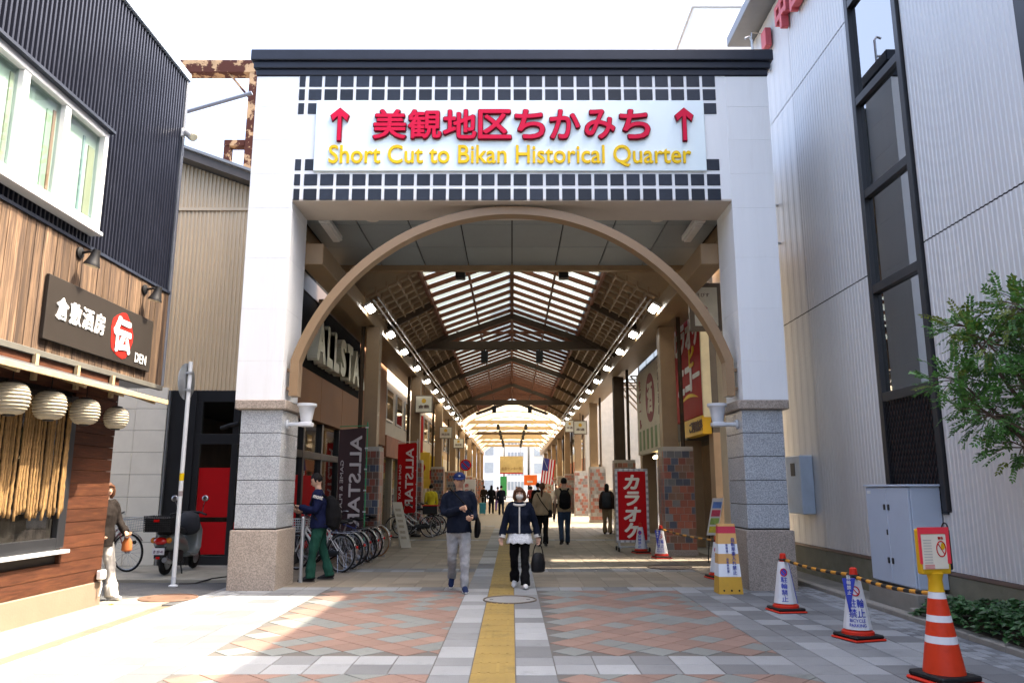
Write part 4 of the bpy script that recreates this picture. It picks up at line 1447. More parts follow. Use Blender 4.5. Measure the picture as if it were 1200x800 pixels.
def lamp_row(s, label):
    first = None
    ys = [16.9, 19.9, 22.5, 25.7, 28.9, 32.0, 35.2, 38.4, 41.6, 44.8, 48.0, 52, 56, 60]
    for i, y in enumerate(ys):
        if first is None:
            t = thing('fluorescent_lamp', (s * 3.24, y, 5.5), label % ORD[0], 'lamp', 'lamps along the %s eave beam' % ('left' if s < 0 else 'right'))
            m_ = Matrix.Translation((s * 3.22, y, 5.52)) @ Matrix.Rotation(s * R(28), 4, 'Y')
            mb = MB(); mb.boxm(.20, .62, .06, m_); mb.build('housing', m_lampbody, t, bevel=.01)
            m2 = m_ @ Matrix.Translation((0, 0, -.045))
            mb = MB(); mb.boxm(.15, .56, .03, m2); mb.build('tube', m_lamp, t, bevel=.01)
            mb = MB(); mb.bar((s * 3.36, y, 5.56), (s * 3.24, y, 5.55), .05, .05); mb.build('bracket', m_lampbody, t)
            first = t
            continue
        c = copy_tree(first)
        c.location.y = y
        c['label'] = label % ORD[i]


lamp_row(-1, '%s lit white lamp from the porch along the arcade left eave beam')
lamp_row(1, '%s lit white lamp from the porch along the arcade right eave beam')
# unlit fittings under the porch ceiling
for s in (-1, 1):
    t = thing('tube_fitting', (s * 3.35, 13.9, 6.2), 'slim tube fitting at the %s edge of the grey porch ceiling' % ('left' if s < 0 else 'right'), 'lamp')
    mb = MB(); mb.box(s * 3.4 - .10, s * 3.4 + .10, 13.2, 14.3, 6.22, 6.33); mb.build('housing', m_lampbody, t, bevel=.015)
    mb = MB(); mb.box(s * 3.4 - .07, s * 3.4 + .07, 13.25, 14.25, 6.18, 6.219); mb.build('diffuser', m_lampbody, t, bevel=.015)
    mb = MB(); mb.box(s * 3.4 - .02, s * 3.4 + .02, 13.7, 13.75, 6.331, 6.42); mb.build('stem', m_lampbody, t)
# hanging loudspeakers
spk0 = None
for pi_, (y, zt, xs) in enumerate(((17.0, 6.40, 1.18), (24.3, 5.87, .88), (40.95, 5.87, .95), (53.1, 5.87, .95), (58.6, 5.87, .9), (64.1, 5.87, .9), (70.1, 5.87, .85), (76.1, 5.87, .85))):
    for s in (-1, 1):
        lab = '%s black loudspeaker of the %s hanging pair from the porch' % ('left' if s < 0 else 'right', ORD[pi_])
        t = thing('loudspeaker', (s * xs, y, zt), lab, 'loudspeaker', 'loudspeakers hanging in pairs along the arcade')
        mb = MB(); mb.box(s * xs - .11, s * xs + .11, y - .13, y + .09, zt - .42 if y > 17.5 else zt - .2, zt - .04 if y > 17.5 else zt - .02); mb.build('cabinet', m_black, t, bevel=.015)
        mb = MB(); mb.box(s * xs - .02, s * xs + .02, y - .03, y + .03, zt - .05, zt + .03); mb.build('mount', m_black, t)

# ------------------------------------------------------------ shops deeper along the left
def sign_plate(x, y, z, wd, ht, label, txt, face=-1, col=None):
    t = thing('hanging_sign', (x, y, z), label, 'sign')
    mb = MB(); mb.box(x - wd / 2, x + wd / 2, y - .04, y + .04, z, z + ht); mb.build('box', M('sign_frame', (.16, .12, .08), .5), t, bevel=.008)
    mb = MB(); mb.box(x - wd / 2 + .04, x + wd / 2 - .04, y - .046, y - .0405, z + .04, z + ht - .04); mb.build('face', col or M('sign_cream', (.72, .70, .58), .5), t)
    if txt:
        letters('lettering', txt, M('sign_ink', (.12, .07, .05), .6), t, (x, y - .05, z + ht * .36), UX, UZ, wd * .62, ht * .2, bold=.02, depth=.006)
        mb = MB(); mb.lathe([(wd * .13, -.004), (wd * .13, .004)], (x, y - .049, z + ht * .68), 12, 'y'); mb.build('emblem', M('sign_gold', (.7, .42, .03), .5), t)
    mb = MB(); mb.box(x - .015, x + .015, y - .015, y + .015, z + ht, z + ht + .35); mb.build('rod', m_tie, t)


sign_plate(-3.05, 26.5, 4.05, .62, .62, 'square cream sign with a gold emblem hanging near the left second column', '倉敷')
sign_plate(-3.0, 34.9, 3.7, .6, .55, 'small white sign hanging by the left third column', '商店街')
sign_plate(-3.0, 43.3, 3.7, .6, .55, 'small white sign hanging farther along by the left fourth column', '商店街')
sign_plate(3.1, 35.0, 3.9, .62, .62, 'small cream sign hanging by the right third column', '本通')
sign_plate(3.25, 43.4, 4.6, .55, .7, 'lantern shaped white sign hanging by the right fourth column', '本通')
t = thing('hanging_sign', (3.75, 15.2, 4.4), 'brown framed sign with a four diamond emblem beside the right gate pillar', 'sign')
mb = MB(); mb.box(3.60, 4.25, 15.16, 15.26, 4.62, 5.62); mb.build('frame', M('sign_frame', (.16, .12, .08), .5), t, bevel=.01)
mb = MB(); mb.box(3.70, 4.17, 15.15, 15.159, 4.72, 5.52); mb.build('face', M('sign_cream', (.72, .70, .58), .5), t)
for dx, dz in ((-.07, 0), (.07, 0), (0, .07), (0, -.07)):
    mb = MB(); mb.prism([(-.06, 0), (0, -.06), (.06, 0), (0, .06)], (3.84 + dx, 15.149, 5.08 + dz), UX, UZ, .006); mb.build('emblem', M('sign_maroon', (.22, .05, .06), .6), t)
letters('lettering', 'えびす', M('sign_ink', (.12, .07, .05), .6), t, (3.88, 15.146, 5.36), UX, UZ, .26, .08, bold=.01, depth=.006)
mb = MB(); mb.box(3.9, 3.94, 15.19, 15.23, 5.62, 5.9); mb.build('rod', m_tie, t)


def far_shop(s, y0, y1, h, wall, label, fascia, name='arcade_shop', glassh=2.6, awn=None):
    x0 = s * 4.55
    x1 = s * 9.5
    t = thing(name, (s * 6.5, (y0 + y1) / 2, 0), label, 'shop')
    a, b = min(x0, x1), max(x0, x1)
    mb = MB(); mb.box(a, b, y0, y1, glassh + .35, h)
    mb.box(min(s * 5.6, x1), max(s * 5.6, x1), y0, y1, 0, glassh + .349); mb.build('wall', wall, t)
    mb = MB(); mb.box(min(x0, x0 - s * .15), max(x0, x0 - s * .15), y0 + .1, y1 - .1, glassh, glassh + .75); mb.build('fascia', fascia, t, bevel=.01)
    k = 0
    y = y0
    while y < y1 - .3:
        mb = MB(); mb.box(min(x0, x0 + s * .25), max(x0, x0 + s * .25), y, y + .22, 0, glassh + .349); mb.build('pier', wall, t)
        y += 2.4
    y = y0 + .22
    while y < y1 - 1.2:
        mb = MB(); mb.box(min(x0 + s * .12, x0 + s * .13), max(x0 + s * .12, x0 + s * .13), y, y + 2.16, .1, glassh); mb.build('pane', m_shopglass, t)
        mb = MB(); mb.box(min(x0 + s * .6, x0 + s * .9), max(x0 + s * .6, x0 + s * .9), y + .3, y + 1.6, 0, random.uniform(.9, 1.7)); mb.build('display', random.choice(dispm), t)
        wz = glassh + 1.3
        fr2 = MB(); fr2.box(min(x0, x0 - s * .05), max(x0, x0 - s * .05), y + .3, y + 1.8, wz, wz + 1.2)
        wo_ = fr2.build('window', m_alu, t)
        mb = MB(); mb.box(min(x0 - s * .055, x0 - s * .06), max(x0 - s * .055, x0 - s * .06), y + .37, y + 1.73, wz + .07, wz + 1.13); mb.build('pane', m_winglass, wo_)
        y += 2.4
    return t


dispm = [M('display_a', (.5, .06, .04), .6), M('display_b', (.6, .45, .08), .6), M('display_c', (.55, .5, .4), .6), M('display_d', (.1, .2, .35), .6)]
m_w1 = M('grey_cream_wall', (.46, .42, .35), .7, var=.1); m_w2 = M('tan_wall', (.42, .31, .2), .7, var=.1); m_w3 = M('brick_wall', (.30, .12, .07), .7, var=.2)
far_shop(-1, 27.0, 34.0, 8, m_w1, 'grey cream shop on the left just past the brown walled corner shop', m_w3)
far_shop(-1, 34.1, 43.0, 8, m_cream, 'cream shop on the left with a yellow fascia', M('fascia_yellow', (.6, .4, .06), .5))
far_shop(-1, 43.1, 58.0, 8, m_w2, 'tan shop on the left deep in the arcade', M('fascia_pale', (.6, .55, .45), .5))
far_shop(-1, 58.1, 92.0, 8, m_cream, 'farthest pale shop front on the arcade left side', M('fascia_pale', (.6, .55, .45), .5))
far_shop(1, 48.0, 64.0, 8, m_w1, 'grey cream shop on the right beyond the sunlit gap', m_w3)
far_shop(1, 64.1, 92.0, 8, m_cream, 'farthest cream shop front on the arcade right side', M('fascia_pale', (.6, .55, .45), .5))
# small yellow and red shop boards on the left
for i, (y, z, x, wd, ht, col, lab) in enumerate(((33.0, 1.9, -3.9, .8, 1.1, (.72, .48, .04), 'yellow poster board on the left behind the red banner'), (33.4, 3.0, -4.1, .5, 1.6, (.55, .02, .02), 'red upright board on the left above the yellow poster'),
                                            (36.5, 1.5, -3.7, .9, 1.5, (.75, .5, .06), 'yellow shop board past the left third column'))):
    t = thing('shop_board', (x, y, z), lab, 'board')
    mb = MB(); mb.box(x - wd / 2, x + wd / 2, y - .03, y + .03, z, z + ht); mb.build('panel', M('board%d' % i, col, .5), t)
    mb = MB(); mb.lathe([(wd * .28, -.01), (wd * .28, .0)], (x, y - .031, z + ht * .42), 18, 'y'); mb.build('emblem', m_redcloth if i != 1 else m_signwhite, t)
    mb = MB(); mb.box(x - .02, x + .02, y - .02, y + .02, 0, z); mb.build('post', m_tie, t)
t = thing('no_parking_sign', (-2.75, 46, 0), 'round blue and red no parking sign on a post at the left of the arcade', 'sign')
mb = MB(); mb.tube([(-2.75, 46.03, 0), (-2.75, 46.03, 3.1)], .03, 8); mb.build('post', m_greypaint, t)
mb = MB(); mb.lathe([(.34, -.01), (.34, .01)], (-2.75, 46, 2.85), 24, 'y'); mb.build('rim', m_redcloth, t)
mb = MB(); mb.lathe([(.26, -.004), (.26, .0)], (-2.75, 45.988, 2.85), 24, 'y'); mb.build('disc', M('sign_blue', (.03, .05, .28), .5), t)
mb = MB(); mb.bar((-2.94, 45.98, 3.04), (-2.56, 45.98, 2.66), .004, .07, (0, 0, 1)); mb.build('slash', m_redcloth, t)
t = thing('white_notice_stand', (-2.35, 44, 0), 'tall white notice stand with vertical red lettering deep on the left', 'sign')
mb = MB(); mb.box(-2.75, -2.05, 43.95, 44.1, .1, 2.0); mb.build('panel', m_signwhite, t, bevel=.01)
for q, st_ in enumerate(('商店街案内', '駐輪場')):
    column_text(st_, m_redcloth if q == 0 else M('sign_ink', (.12, .07, .05), .6), t, (-2.55 + q * .32, 43.94, 1.05), UX, UZ, .24, .3)
mb = MB(); mb.box(-2.8, -2.0, 43.9, 44.2, 0, .1); mb.build('foot', m_black, t)
# boards and banners at the far end
t = thing('cream_banner', (-.0, 74, 3.6), 'wide cream banner with a red lower edge hung across the far arcade', 'banner')
mb = MB(); mb.box(-1.15, 1.05, 73.5, 73.53, 2.95, 4.5); mb.build('cloth', M('banner_cream', (.50, .42, .22), .8, var=.15), t)
mb = MB(); mb.box(-1.15, 1.05, 73.49, 73.54, 2.85, 2.949); mb.build('red_edge', m_redcloth, t)
letters('lettering', '倉敷センター街', M('sign_ink2', (.3, .22, .1), .7), t, (-.05, 73.48, 3.35), UX, UZ, 1.9, .3, bold=.02, depth=.006)
mb = MB(); mb.tube([(-.9, 73.52, 4.5), (-.9, 73.52, 6)], .015, 6); mb.tube([(.8, 73.52, 4.5), (.8, 73.52, 6)], .015, 6); mb.build('cords', m_tie, t)
t = thing('orange_sign', (1.5, 62, 0), 'bright orange standing sign with a white shape in the far arcade', 'sign')
mb = MB(); mb.box(.95, 2.0, 61.97, 62.03, 1.75, 2.55); mb.build('panel', M('sign_orange', (.85, .17, .02), .5), t, bevel=.02)
mb = MB(); mb.box(1.2, 1.65, 61.955, 61.969, 1.95, 2.1); mb.build('mark', m_signwhite, t)
mb = MB(); mb.tube([(1.48, 62, 0), (1.48, 62, 1.75)], .03, 6); mb.build('post', m_greypaint, t)
t = thing('green_banner', (-.75, 66, 0), 'green hanging banner in the far arcade', 'banner')
mb = MB(); mb.box(-1.0, -.45, 65.98, 66.0, .9, 2.5); mb.build('cloth', M('banner_green', (.05, .4, .16), .8), t)
mb = MB(); mb.tube([(-.42, 66, 0), (-.42, 66, 2.6)], .02, 6); mb.build('pole', m_greypaint, t)
t = thing('striped_flag', (2.0, 40, 0), 'flag with red and white stripes and a blue corner on a slanted pole', 'flag')
mb = MB(); mb.tube([(2.15, 40, 1.7), (1.55, 40, 3.2)][::-1], .015, 6); mb.build('pole', m_alu, t)
a_, b_ = Vector((1.58, 40, 3.1)), Vector((1.95, 40, 2.2))
m_flagblue = M('flag_blue', (.03, .04, .2), .8)


def fp(u, v):   # u along the fall of the flag, v across
    p = Vector((1.62, 40, 3.05)) + Vector((-.16, 0, -1.25)) * u + Vector((.62, 0, -.12)) * v
    p.y += .04 * math.sin(u * 5 + v * 3)
    return p


for k in range(9):
    mb = MB()
    for q in range(8):
        mb.quad(fp(q / 8, k / 9), fp((q + 1) / 8, k / 9), fp((q + 1) / 8, (k + 1) / 9), fp(q / 8, (k + 1) / 9))
    mb.build('stripe', m_redcloth if k % 2 == 0 else m_signwhite, t)
mb = MB()
for q in range(4):
    mb.quad(fp(q / 8, 0) + Vector((0, -.008, 0)), fp((q + 1) / 8, 0) + Vector((0, -.008, 0)), fp((q + 1) / 8, .5) + Vector((0, -.008, 0)), fp(q / 8, .5) + Vector((0, -.008, 0)))
mb.build('canton', m_flagblue, t)
mb = MB(); mb.tube([(2.15, 40, 0), (2.15, 40, 1.75)], .03, 6); mb.build('stand', m_greypaint, t)
# far end buildings in daylight
for i, (x0, x1, y, h, col, lab) in enumerate(((-14, -1.5, 125, 14, (.6, .62, .64), 'pale grey building far beyond the arcade, on the left'), (-1.4, 3.0, 150, 11, (.68, .68, .66), 'white building far beyond the arcade, in the middle'), (3.1, 15, 130, 16, (.55, .5, .44), 'tan building far beyond the arcade, on the right'))):
    t = thing('far_building', ((x0 + x1) / 2, y + 4, 0), lab, 'building')
    mb = MB(); mb.box(x0, x1, y, y + 8, 0, h); mb.build('wall', M('far_wall%d' % i, col, .8), t)
    for r_ in range(4):
        for c_ in range(5):
            xx = x0 + .6 + c_ * (x1 - x0 - 1.2) / 5
            mb = MB(); mb.box(xx, xx + (x1 - x0) / 9, y - .05, y + .02, 1.2 + r_ * 2.8, 2.8 + r_ * 2.8); mb.build('window', M('far_window', (.30, .34, .37), .3), t)
mb = MB(); mb.box(-30, 30, 92.1, 124, -.115, -.01); struct(mb.build('far_street', m_asphalt))

# ------------------------------------------------------------ right side: karaoke shop, gap, open lot
KX = 4.55
ks = thing('karaoke_shop', (7, 22, 0), 'shop on the arcade right with a red karaoke signboard and a cream emblem board', 'building')
mb = MB(); mb.box(KX, 4.95, 15.75, 16.85, 0, 6.4); mb.build('beige_wing', M('beige_render', (.52, .44, .33), .8, var=.08), ks)
mb = MB(); mb.box(KX + .02, 9.5, 17.5, 27.6, 2.75, 6.9); mb.build('upper_wall', M('dark_shop_wall', (.10, .085, .07), .7, var=.2), ks)
mb = MB(); mb.box(KX + 1.2, 9.5, 17.5, 27.6, 0, 2.749); mb.build('lower_wall', M('shop_back', (.22, .13, .08), .7, var=.2), ks)
for yy in (17.5, 20.6, 24.0, 27.2):
    mb = MB(); mb.box(KX + .02, KX + .5, yy, yy + .4, 0, 2.749); mb.build('pier', M('pier_tan', (.38, .27, .17), .6), ks)
for a, b in ((17.92, 20.55), (21.05, 23.95), (24.45, 27.15)):
    mb = MB(); mb.box(KX + .5, KX + .51, a, b, .05, 2.7); mb.build('pane', m_shopglass, ks)
sgn = MB(); sgn.box(KX - .16, KX + .02, 17.6, 20.6, 3.18, 6.25); sgr = sgn.build('red_signboard', M('sign_red2', (.34, .004, .006), .55, var=.05, spec=.15), ks, bevel=.015)
mb = MB(); mb.box(KX - .17, KX + .02, 17.5, 17.598, 3.1, 6.3); mb.build('sign_edge', M('cream_edge', (.66, .60, .40), .5), ks)
m_kw = M('kar_white', (.8, .8, .78), .5)
for i, ch in enumerate('カラオケ'):
    letters('letter', ch, m_kw, sgr, (KX - .17, 20.2 - i * .74, 5.25), (0, -1, 0), UZ, .66, .75, bold=.05, depth=.012)
letters('letter', 'ピ', m_yellow, sgr, (KX - .17, 18.5, 4.65), (0, -1, 0), UZ, .55, .5, bold=.05, depth=.012)
for i, ch in enumerate('エコー'):
    letters('letter', ch, m_kw, sgr, (KX - .17, 19.7 - i * .8, 4.15), (0, -1, 0), UZ, .7, .66 if ch != 'ー' else .12, bold=.05, depth=.012)
mb = MB()
for q in range(14):
    f = q / 13
    pass
mb.tube([(KX - .165, 19.9 - 1.9 * q / 12, 3.62 + .12 * math.sin(q / 12 * PI)) for q in range(13)], [(.006, .05 * math.sin(PI * q / 12) + .004) for q in range(13)], 6, ref=(1, 0, 0)); mb.build('swoosh', m_yellow, sgr)
ys_ = MB(); ys_.box(KX - .22, KX - .0, 17.52, 19.3, 2.72, 3.14); yso = ys_.build('yellow_signboard', M('sign_yel', (.78, .46, .02), .45), ks, bevel=.01)
letters('lettering', 'ご利用無料', M('sign_ink', (.12, .07, .05), .6), yso, (KX - .227, 18.1, 2.93), (0, -1, 0), UZ, 1.3, .26, bold=.03, depth=.01)
cs = MB(); cs.box(KX - .14, KX + .02, 22.3, 27.0, 2.62, 5.42); cso = cs.build('cream_signboard', M('cream_board', (.62, .56, .42), .6, var=.08, stain=.15), ks, bevel=.01)
pts = [(.78 * math.cos(2 * PI * k / 32), .78 * math.sin(2 * PI * k / 32)) for k in range(32)]
mb = MB(); mb.prism(pts, (KX - .141, 24.4, 4.35), (0, -1, 0), UZ, .01); mb.build('maroon_disc', M('maroon', (.26, .05, .05), .6), cso)
letters('letter', '酒', M('cream_ink', (.7, .64, .5), .6), cso, (KX - .157, 24.4, 4.35), (0, -1, 0), UZ, .9, 1.0, bold=.03, depth=.01)
m_green = M('sign_green', (.2, .28, .12), .6)
for i in range(6):
    mb = MB(); mb.box(KX - .152, KX - .1405, 22.7 + i * .72, 23.0 + i * .72, 2.75, 3.4); mb.build('green_bar', m_green, cso)
column_text('大衆居酒屋', M('sign_ink', (.12, .07, .05), .6), cso, (KX - .147, 22.9, 4.5), (0, -1, 0), UZ, .3, .34, depth=.01)
column_text('生ビール', M('maroon', (.26, .05, .05), .6), cso, (KX - .147, 26.3, 4.3), (0, -1, 0), UZ, .38, .44, depth=.01)
mb = MB(); mb.box(KX - .05, KX + .01, 22.4, 26.9, 5.45, 6.5); wdk = mb.build('upper_window', m_blackframe, ks)
for a in (22.5, 23.95, 25.4):
    mb = MB(); mb.box(KX - .062, KX - .052, a, a + 1.35, 5.52, 6.42); mb.build('pane', m_winglass, wdk)
for i in range(7):
    mb = MB(); mb.ball((KX - .1, 22.4 + i * .3, 2.45), .05, 8, 6); mb.build('bulb', M('warm_bulb', (1, .75, .4), .5, emit=5, var=0), ks, smooth='all')
# tilted poster on the beige wing and black downpipe
mb = MB(); mb.box(4.28, 4.42, 15.9, 15.93, .55, 1.45)
po = thing('leaning_poster', (4.35, 16.2, 0), 'colourful leaning poster board in the shade behind the right gate pillar', 'poster')
mb = MB(); mb.prism([(-.12, .55), (.10, .55), (.26, 1.3), (.04, 1.3)], (4.16, 16.4, .0), UX, UZ, .03); mb.build('panel', m_signwhite, po)
for k, c_ in enumerate(((.6, .5, .05), (.3, .45, .1), (.6, .06, .12), (.1, .2, .5))):
    mb = MB(); z = .60 + k * .165; dx = .213 * (z - .55); mb.prism([(-.10 + dx, z), (.08 + dx, z), (.11 + dx, z + .13), (-.07 + dx, z + .13)], (4.16, 16.368, 0), UX, UZ, .004); mb.build('picture', M('poster%d' % k, c_, .6, var=.3, scale=12), po)
mb = MB(); mb.tube([(4.12, 16.43, .75), (4.06, 16.43, 0)], .012, 6); mb.tube([(4.3, 16.43, .9), (4.36, 16.43, 0)], .012, 6); mb.build('easel_legs', m_black, po)
mb = MB(); mb.tube([(4.46, 15.68, 0), (4.46, 15.68, 6)], .05, 10); tag(mb.build('downpipe', m_greypaint, smooth=True), 'grey downpipe on the beige wall behind the right gate pillar', 'pipe')
# white building across the open lot, low cream wall
t = thing('lot_building', (14, 38, 0), 'bright white building across the open lot on the right', 'building')
mb = MB(); mb.box(11, 22, 28, 60, 0, 9.5); mb.build('wall', M('bright_wall', (.80, .80, .76), .8, var=.04), t)
for k in range(5):
    mb = MB(); mb.box(10.97, 11.0, 30 + k * 6, 30.04 + k * 6, 0, 9.5); mb.build('joint', m_greypaint, t)
t = thing('low_block_wall', (5.2, 40, 0), 'low cream block wall along the right side of the sunlit gap', 'wall')
bk = unit_mesh('block', .12, .78, .36, M('cream_block', (.62, .56, .46), .8, var=.1, rnd=.08), .01)
for k in range(22):
    for j in range(4):
        part('block', bk, t, (5.2, 31 + k * .8 + (j % 2) * .4 - .4, .18 + j * .37))
mb = MB(); mb.box(4.5, 11, 16.8, 60, -.117, -.012); struct(mb.build('lot_ground', M('lot_concrete', (.40, .38, .34), .9, var=.12)))
tr_ = MB()
for k in range(5):
    tr_.bar((4.4, 28.3 + k * .9, 5.6), (5.3, 28.3 + k * .9, 4.6), .05, .05); tr_.bar((4.4, 28.3 + k * .9, 5.6), (5.6, 28.3 + k * .9, 5.6), .05, .05)
    if k < 4: tr_.bar((5.3, 28.3 + k * .9, 4.6), (5.6, 29.2 + k * .9, 5.6), .04, .04)
tr_.bar((5.6, 28.2, 5.6), (5.6, 32, 5.6), .06, .06); tr_.bar((5.3, 28.2, 4.6), (5.3, 32, 4.6), .06, .06)
tag(tr_.build('side_canopy_frame', m_col), 'tan steel canopy frame jutting out over the open lot', 'canopy frame')

# ------------------------------------------------------------ street things
# round traffic sign seen edge on, on a white pole
t = thing('sign_pole', (-5.30, 12.5, 0), 'white pole with a round traffic sign turned edge on, before the corner shop', 'sign pole')
m_pole = M('pole_white', (.70, .72, .73), .35, var=.04)
mb = MB(); mb.tube([(-5.30, 12.5, -.02), (-5.30, 12.5, 3.55)], .034, 12); mb.build('pole', m_pole, t, smooth=True)
mb = MB(); mb.lathe([(.07, -.03), (.07, .012), (.036, .03), (.036, .14)], (-5.30, 12.5, 0), 12); mb.build('foot_collar', m_greypaint, t, smooth=True)
rot = Matrix.Translation((-5.30, 12.5, 3.22)) @ Matrix.Rotation(R(88), 4, 'Z')
disc = MB()
pts = []
for yy, rr in ((.042, .30), (.046, .305), (.052, .30)):
    for k in range(32):
        an = 2 * PI * k / 32
        pts.append(rot @ Vector((rr * math.cos(an), yy, rr * math.sin(an))))
fs = [tuple(range(32)), tuple(range(95, 63, -1))]
for q in range(2):
    for k in range(32):
        fs.append((q * 32 + k, q * 32 + 32 + k, q * 32 + 32 + (k + 1) % 32, q * 32 + (k + 1) % 32))
disc.add(pts, fs); disc.build('round_plate', m_alu, t, smooth=True)
for z in (3.08, 3.36):
    mb = MB(); mb.boxm(.10, .10, .03, Matrix.Translation((-5.30, 12.5, z))); mb.build('clamp', m_alu, t)
mb = MB(); mb.lathe([(.0355, 1.62), (.0355, 1.74)], (-5.30, 12.5, 0), 12); mb.build('yellow_band', m_yellow, t, smooth=True)
mb = MB(); mb.lathe([(.0352, 1.38), (.0352, 1.46)], (-5.30, 12.5, 0), 12); mb.build('sticker', M('sticker_grey', (.35, .3, .3), .6), t, smooth=True)
mb = MB(); mb.tube([(-5.32, 12.75, .004), (-5.1, 12.85, .004), (-4.9, 13.02, .055), (-4.75, 13.3, .056), (-4.6, 13.2, .056)], .014, 6)
tag(mb.build('loose_cable', m_black, smooth=True), 'black cable lying on the ground behind the white sign pole', 'cable')

# ---- bicycles
m_tyre = m_rubber
m_rim = m_chrome
WR = .335


def bike_proto(style):
    """local frame: forward = +X, rear axle above origin"""
    t = thing('bicycle', (0, 0, 0), 'bicycle', 'bicycle', 'bicycles parked along the shop front')
    WB = 1.06
    frame_m = M('frame_white', (.55, .55, .55), .3, coat=.5)

    def wheel(x):
        sp = MB()
        for k in range(20):
            an = 2 * PI * k / 20
            an2 = an + (.35 if k % 2 else -.35)
            s_ = 1 if k % 2 else -1
            sp.tube([(x + .02 * math.cos(an2), s_ * .03, WR + .02 * math.sin(an2)), (x + (WR - .03) * math.cos(an), 0, WR + (WR - .03) * math.sin(an))], .0022, 4, caps=False)
        sp.lathe([(.02, -.045), (.026, -.03), (.018, -.02), (.018, .02), (.026, .03), (.02, .045)], (x, 0, WR), 10, 'y')
        w_ = sp.build('wheel', m_chrome, t, local=True)
        ty = MB(); ty.tube([(x + (WR - .017) * math.cos(2 * PI * k / 32), 0, WR + (WR - .017) * math.sin(2 * PI * k / 32)) for k in range(32)], .018, 8, closed=True, ref=(0, 1, 0)); ty.build('tyre', m_tyre, w_, smooth='all', local=True)
        rm = MB(); rm.tube([(x + (WR - .036) * math.cos(2 * PI * k / 32), 0, WR + (WR - .036) * math.sin(2 * PI * k / 32)) for k in range(32)], [(.010, .011)] * 32, 6, closed=True, ref=(0, 1, 0)); rm.build('rim', m_rim, w_, smooth='all', local=True)
        return w_
    wheel(0); wheel(WB)
    bb = Vector((.44, 0, .29)); st = Vector((.28, 0, .72)); hd = Vector((.86, 0, .80)); hl = Vector((.90, 0, .66))
    f = MB()
    f.tube([bb, st + (st - bb) * .05], .016, 8)
    if style == 0:      # step-through
        f.tube([hl + Vector((-.005, 0, .03)), Vector((.62, 0, .42)), bb + Vector((0, 0, .02))], .021, 8)
        f.tube([hd + Vector((0, 0, -.03)), Vector((.60, 0, .54)), bb + (st - bb) * .42], .016, 8)
    else:
        f.tube([hl, bb], .018, 8); f.tube([hd, bb + (st - bb) * .88], .016, 8)
    f.tube([hd, hl], .022, 8)
    for s in (-1, 1):
        f.tube([bb + Vector((0, s * .03, 0)), (0, s * .055, WR)], .009, 6)
        f.tube([bb + (st - bb) * .85 + Vector((0, s * .015, 0)), (0, s * .055, WR)], .008, 6)
    f.build('frame', frame_m, t, smooth=True, local=True)
    fk = MB()
    for s in (-1, 1):
        fk.tube([hl + Vector((.0, s * .04, 0)), (.97, s * .05, .50), (WB, s * .05, WR)], .011, 6)
    fk.tube([hl + Vector((0, -.045, 0)), hl + Vector((0, .045, 0))], .016, 6)
    fk.build('fork', frame_m, t, smooth=True, local=True)
    hb = MB()
    hb.tube([hd, hd + Vector((-.04, 0, .16))], .014, 8)
    hb.tube([(.60, -.29, .99), (.70, -.27, 1.02), (.80, -.14, 1.03), (.82, 0, .97), (.80, .14, 1.03), (.70, .27, 1.02), (.60, .29, .99)], .011, 8)
    h_ = hb.build('handlebar', m_chrome, t, smooth=True, local=True)
    for s in (-1, 1):
        g_ = MB(); g_.tube([(.56, s * .292, .978), (.67, s * .28, 1.012)], .017, 8); g_.build('grip', m_black, h_, smooth=True, local=True)
        g_ = MB(); g_.tube([(.70, s * .26, 1.0), (.76, s * .22, .98), (.66, s * .27, .97)], .006, 5); g_.build('brake_lever', m_chrome, h_, local=True)
    sd = MB(); sd.tube([st + Vector((0, 0, -.02)), (.265, 0, .83)], .013, 8); sd.build('seat_post', m_chrome, t, smooth=True, local=True)
    sa = MB(); sa.tube([(.13, 0, .86), (.17, 0, .865), (.24, 0, .865), (.32, 0, .87), (.40, 0, .865), (.43, 0, .86)], [(.05, .02), (.10, .035), (.10, .04), (.055, .032), (.03, .026), (.02, .018)], 12, ref=(0, 1, 0))
    sa.build('saddle', m_black, t, smooth=True, local=True)
    for nm, x, a0, a1 in (('mudguard', 0, 20, 200), ('mudguard', WB, 35, 165)):
        md = MB(); md.tube([(x + (WR + .02) * math.cos(R(a)), 0, WR + (WR + .02) * math.sin(R(a))) for a in range(a0, a1, 8)][:], [(.028, .004)] * len(range(a0, a1, 8)), 8, ref=(0, 1, 0)); md.build('mudguard', m_chrome, t, smooth=True, local=True)
    rk = MB()
    for s in (-1, 1):
        rk.tube([(.20, s * .055, .70), (-.22, s * .06, .70)], .006, 5)
        rk.tube([(-.14, s * .06, .70), (0, s * .065, WR)], .006, 5)
    for k in range(4): rk.tube([(.14 - k * .11, -.058, .70), (.14 - k * .11, .058, .70)], .005, 5)
    rk.build('rear_rack', m_chrome, t, local=True)
    rf_ = MB(); rf_.lathe([(.025, 0), (.025, .012)], (-.365, 0, .46), 10, 'x'); rf_.build('reflector', M('red_reflector', (.5, .01, .01), .2), t, local=True)
    bk_ = MB()
    x0, x1, y0, y1, z0, z1 = .93, 1.24, -.17, .17, .70, .93
    for k in range(6):
        z = z0 + (z1 - z0) * k / 5; e = .03 * k / 5
        bk_.tube([(x0 - e, y0 - e, z), (x1 + e, y0 - e, z), (x1 + e, y1 + e, z), (x0 - e, y1 + e, z)], .004 if k < 5 else .007, 4, closed=True)
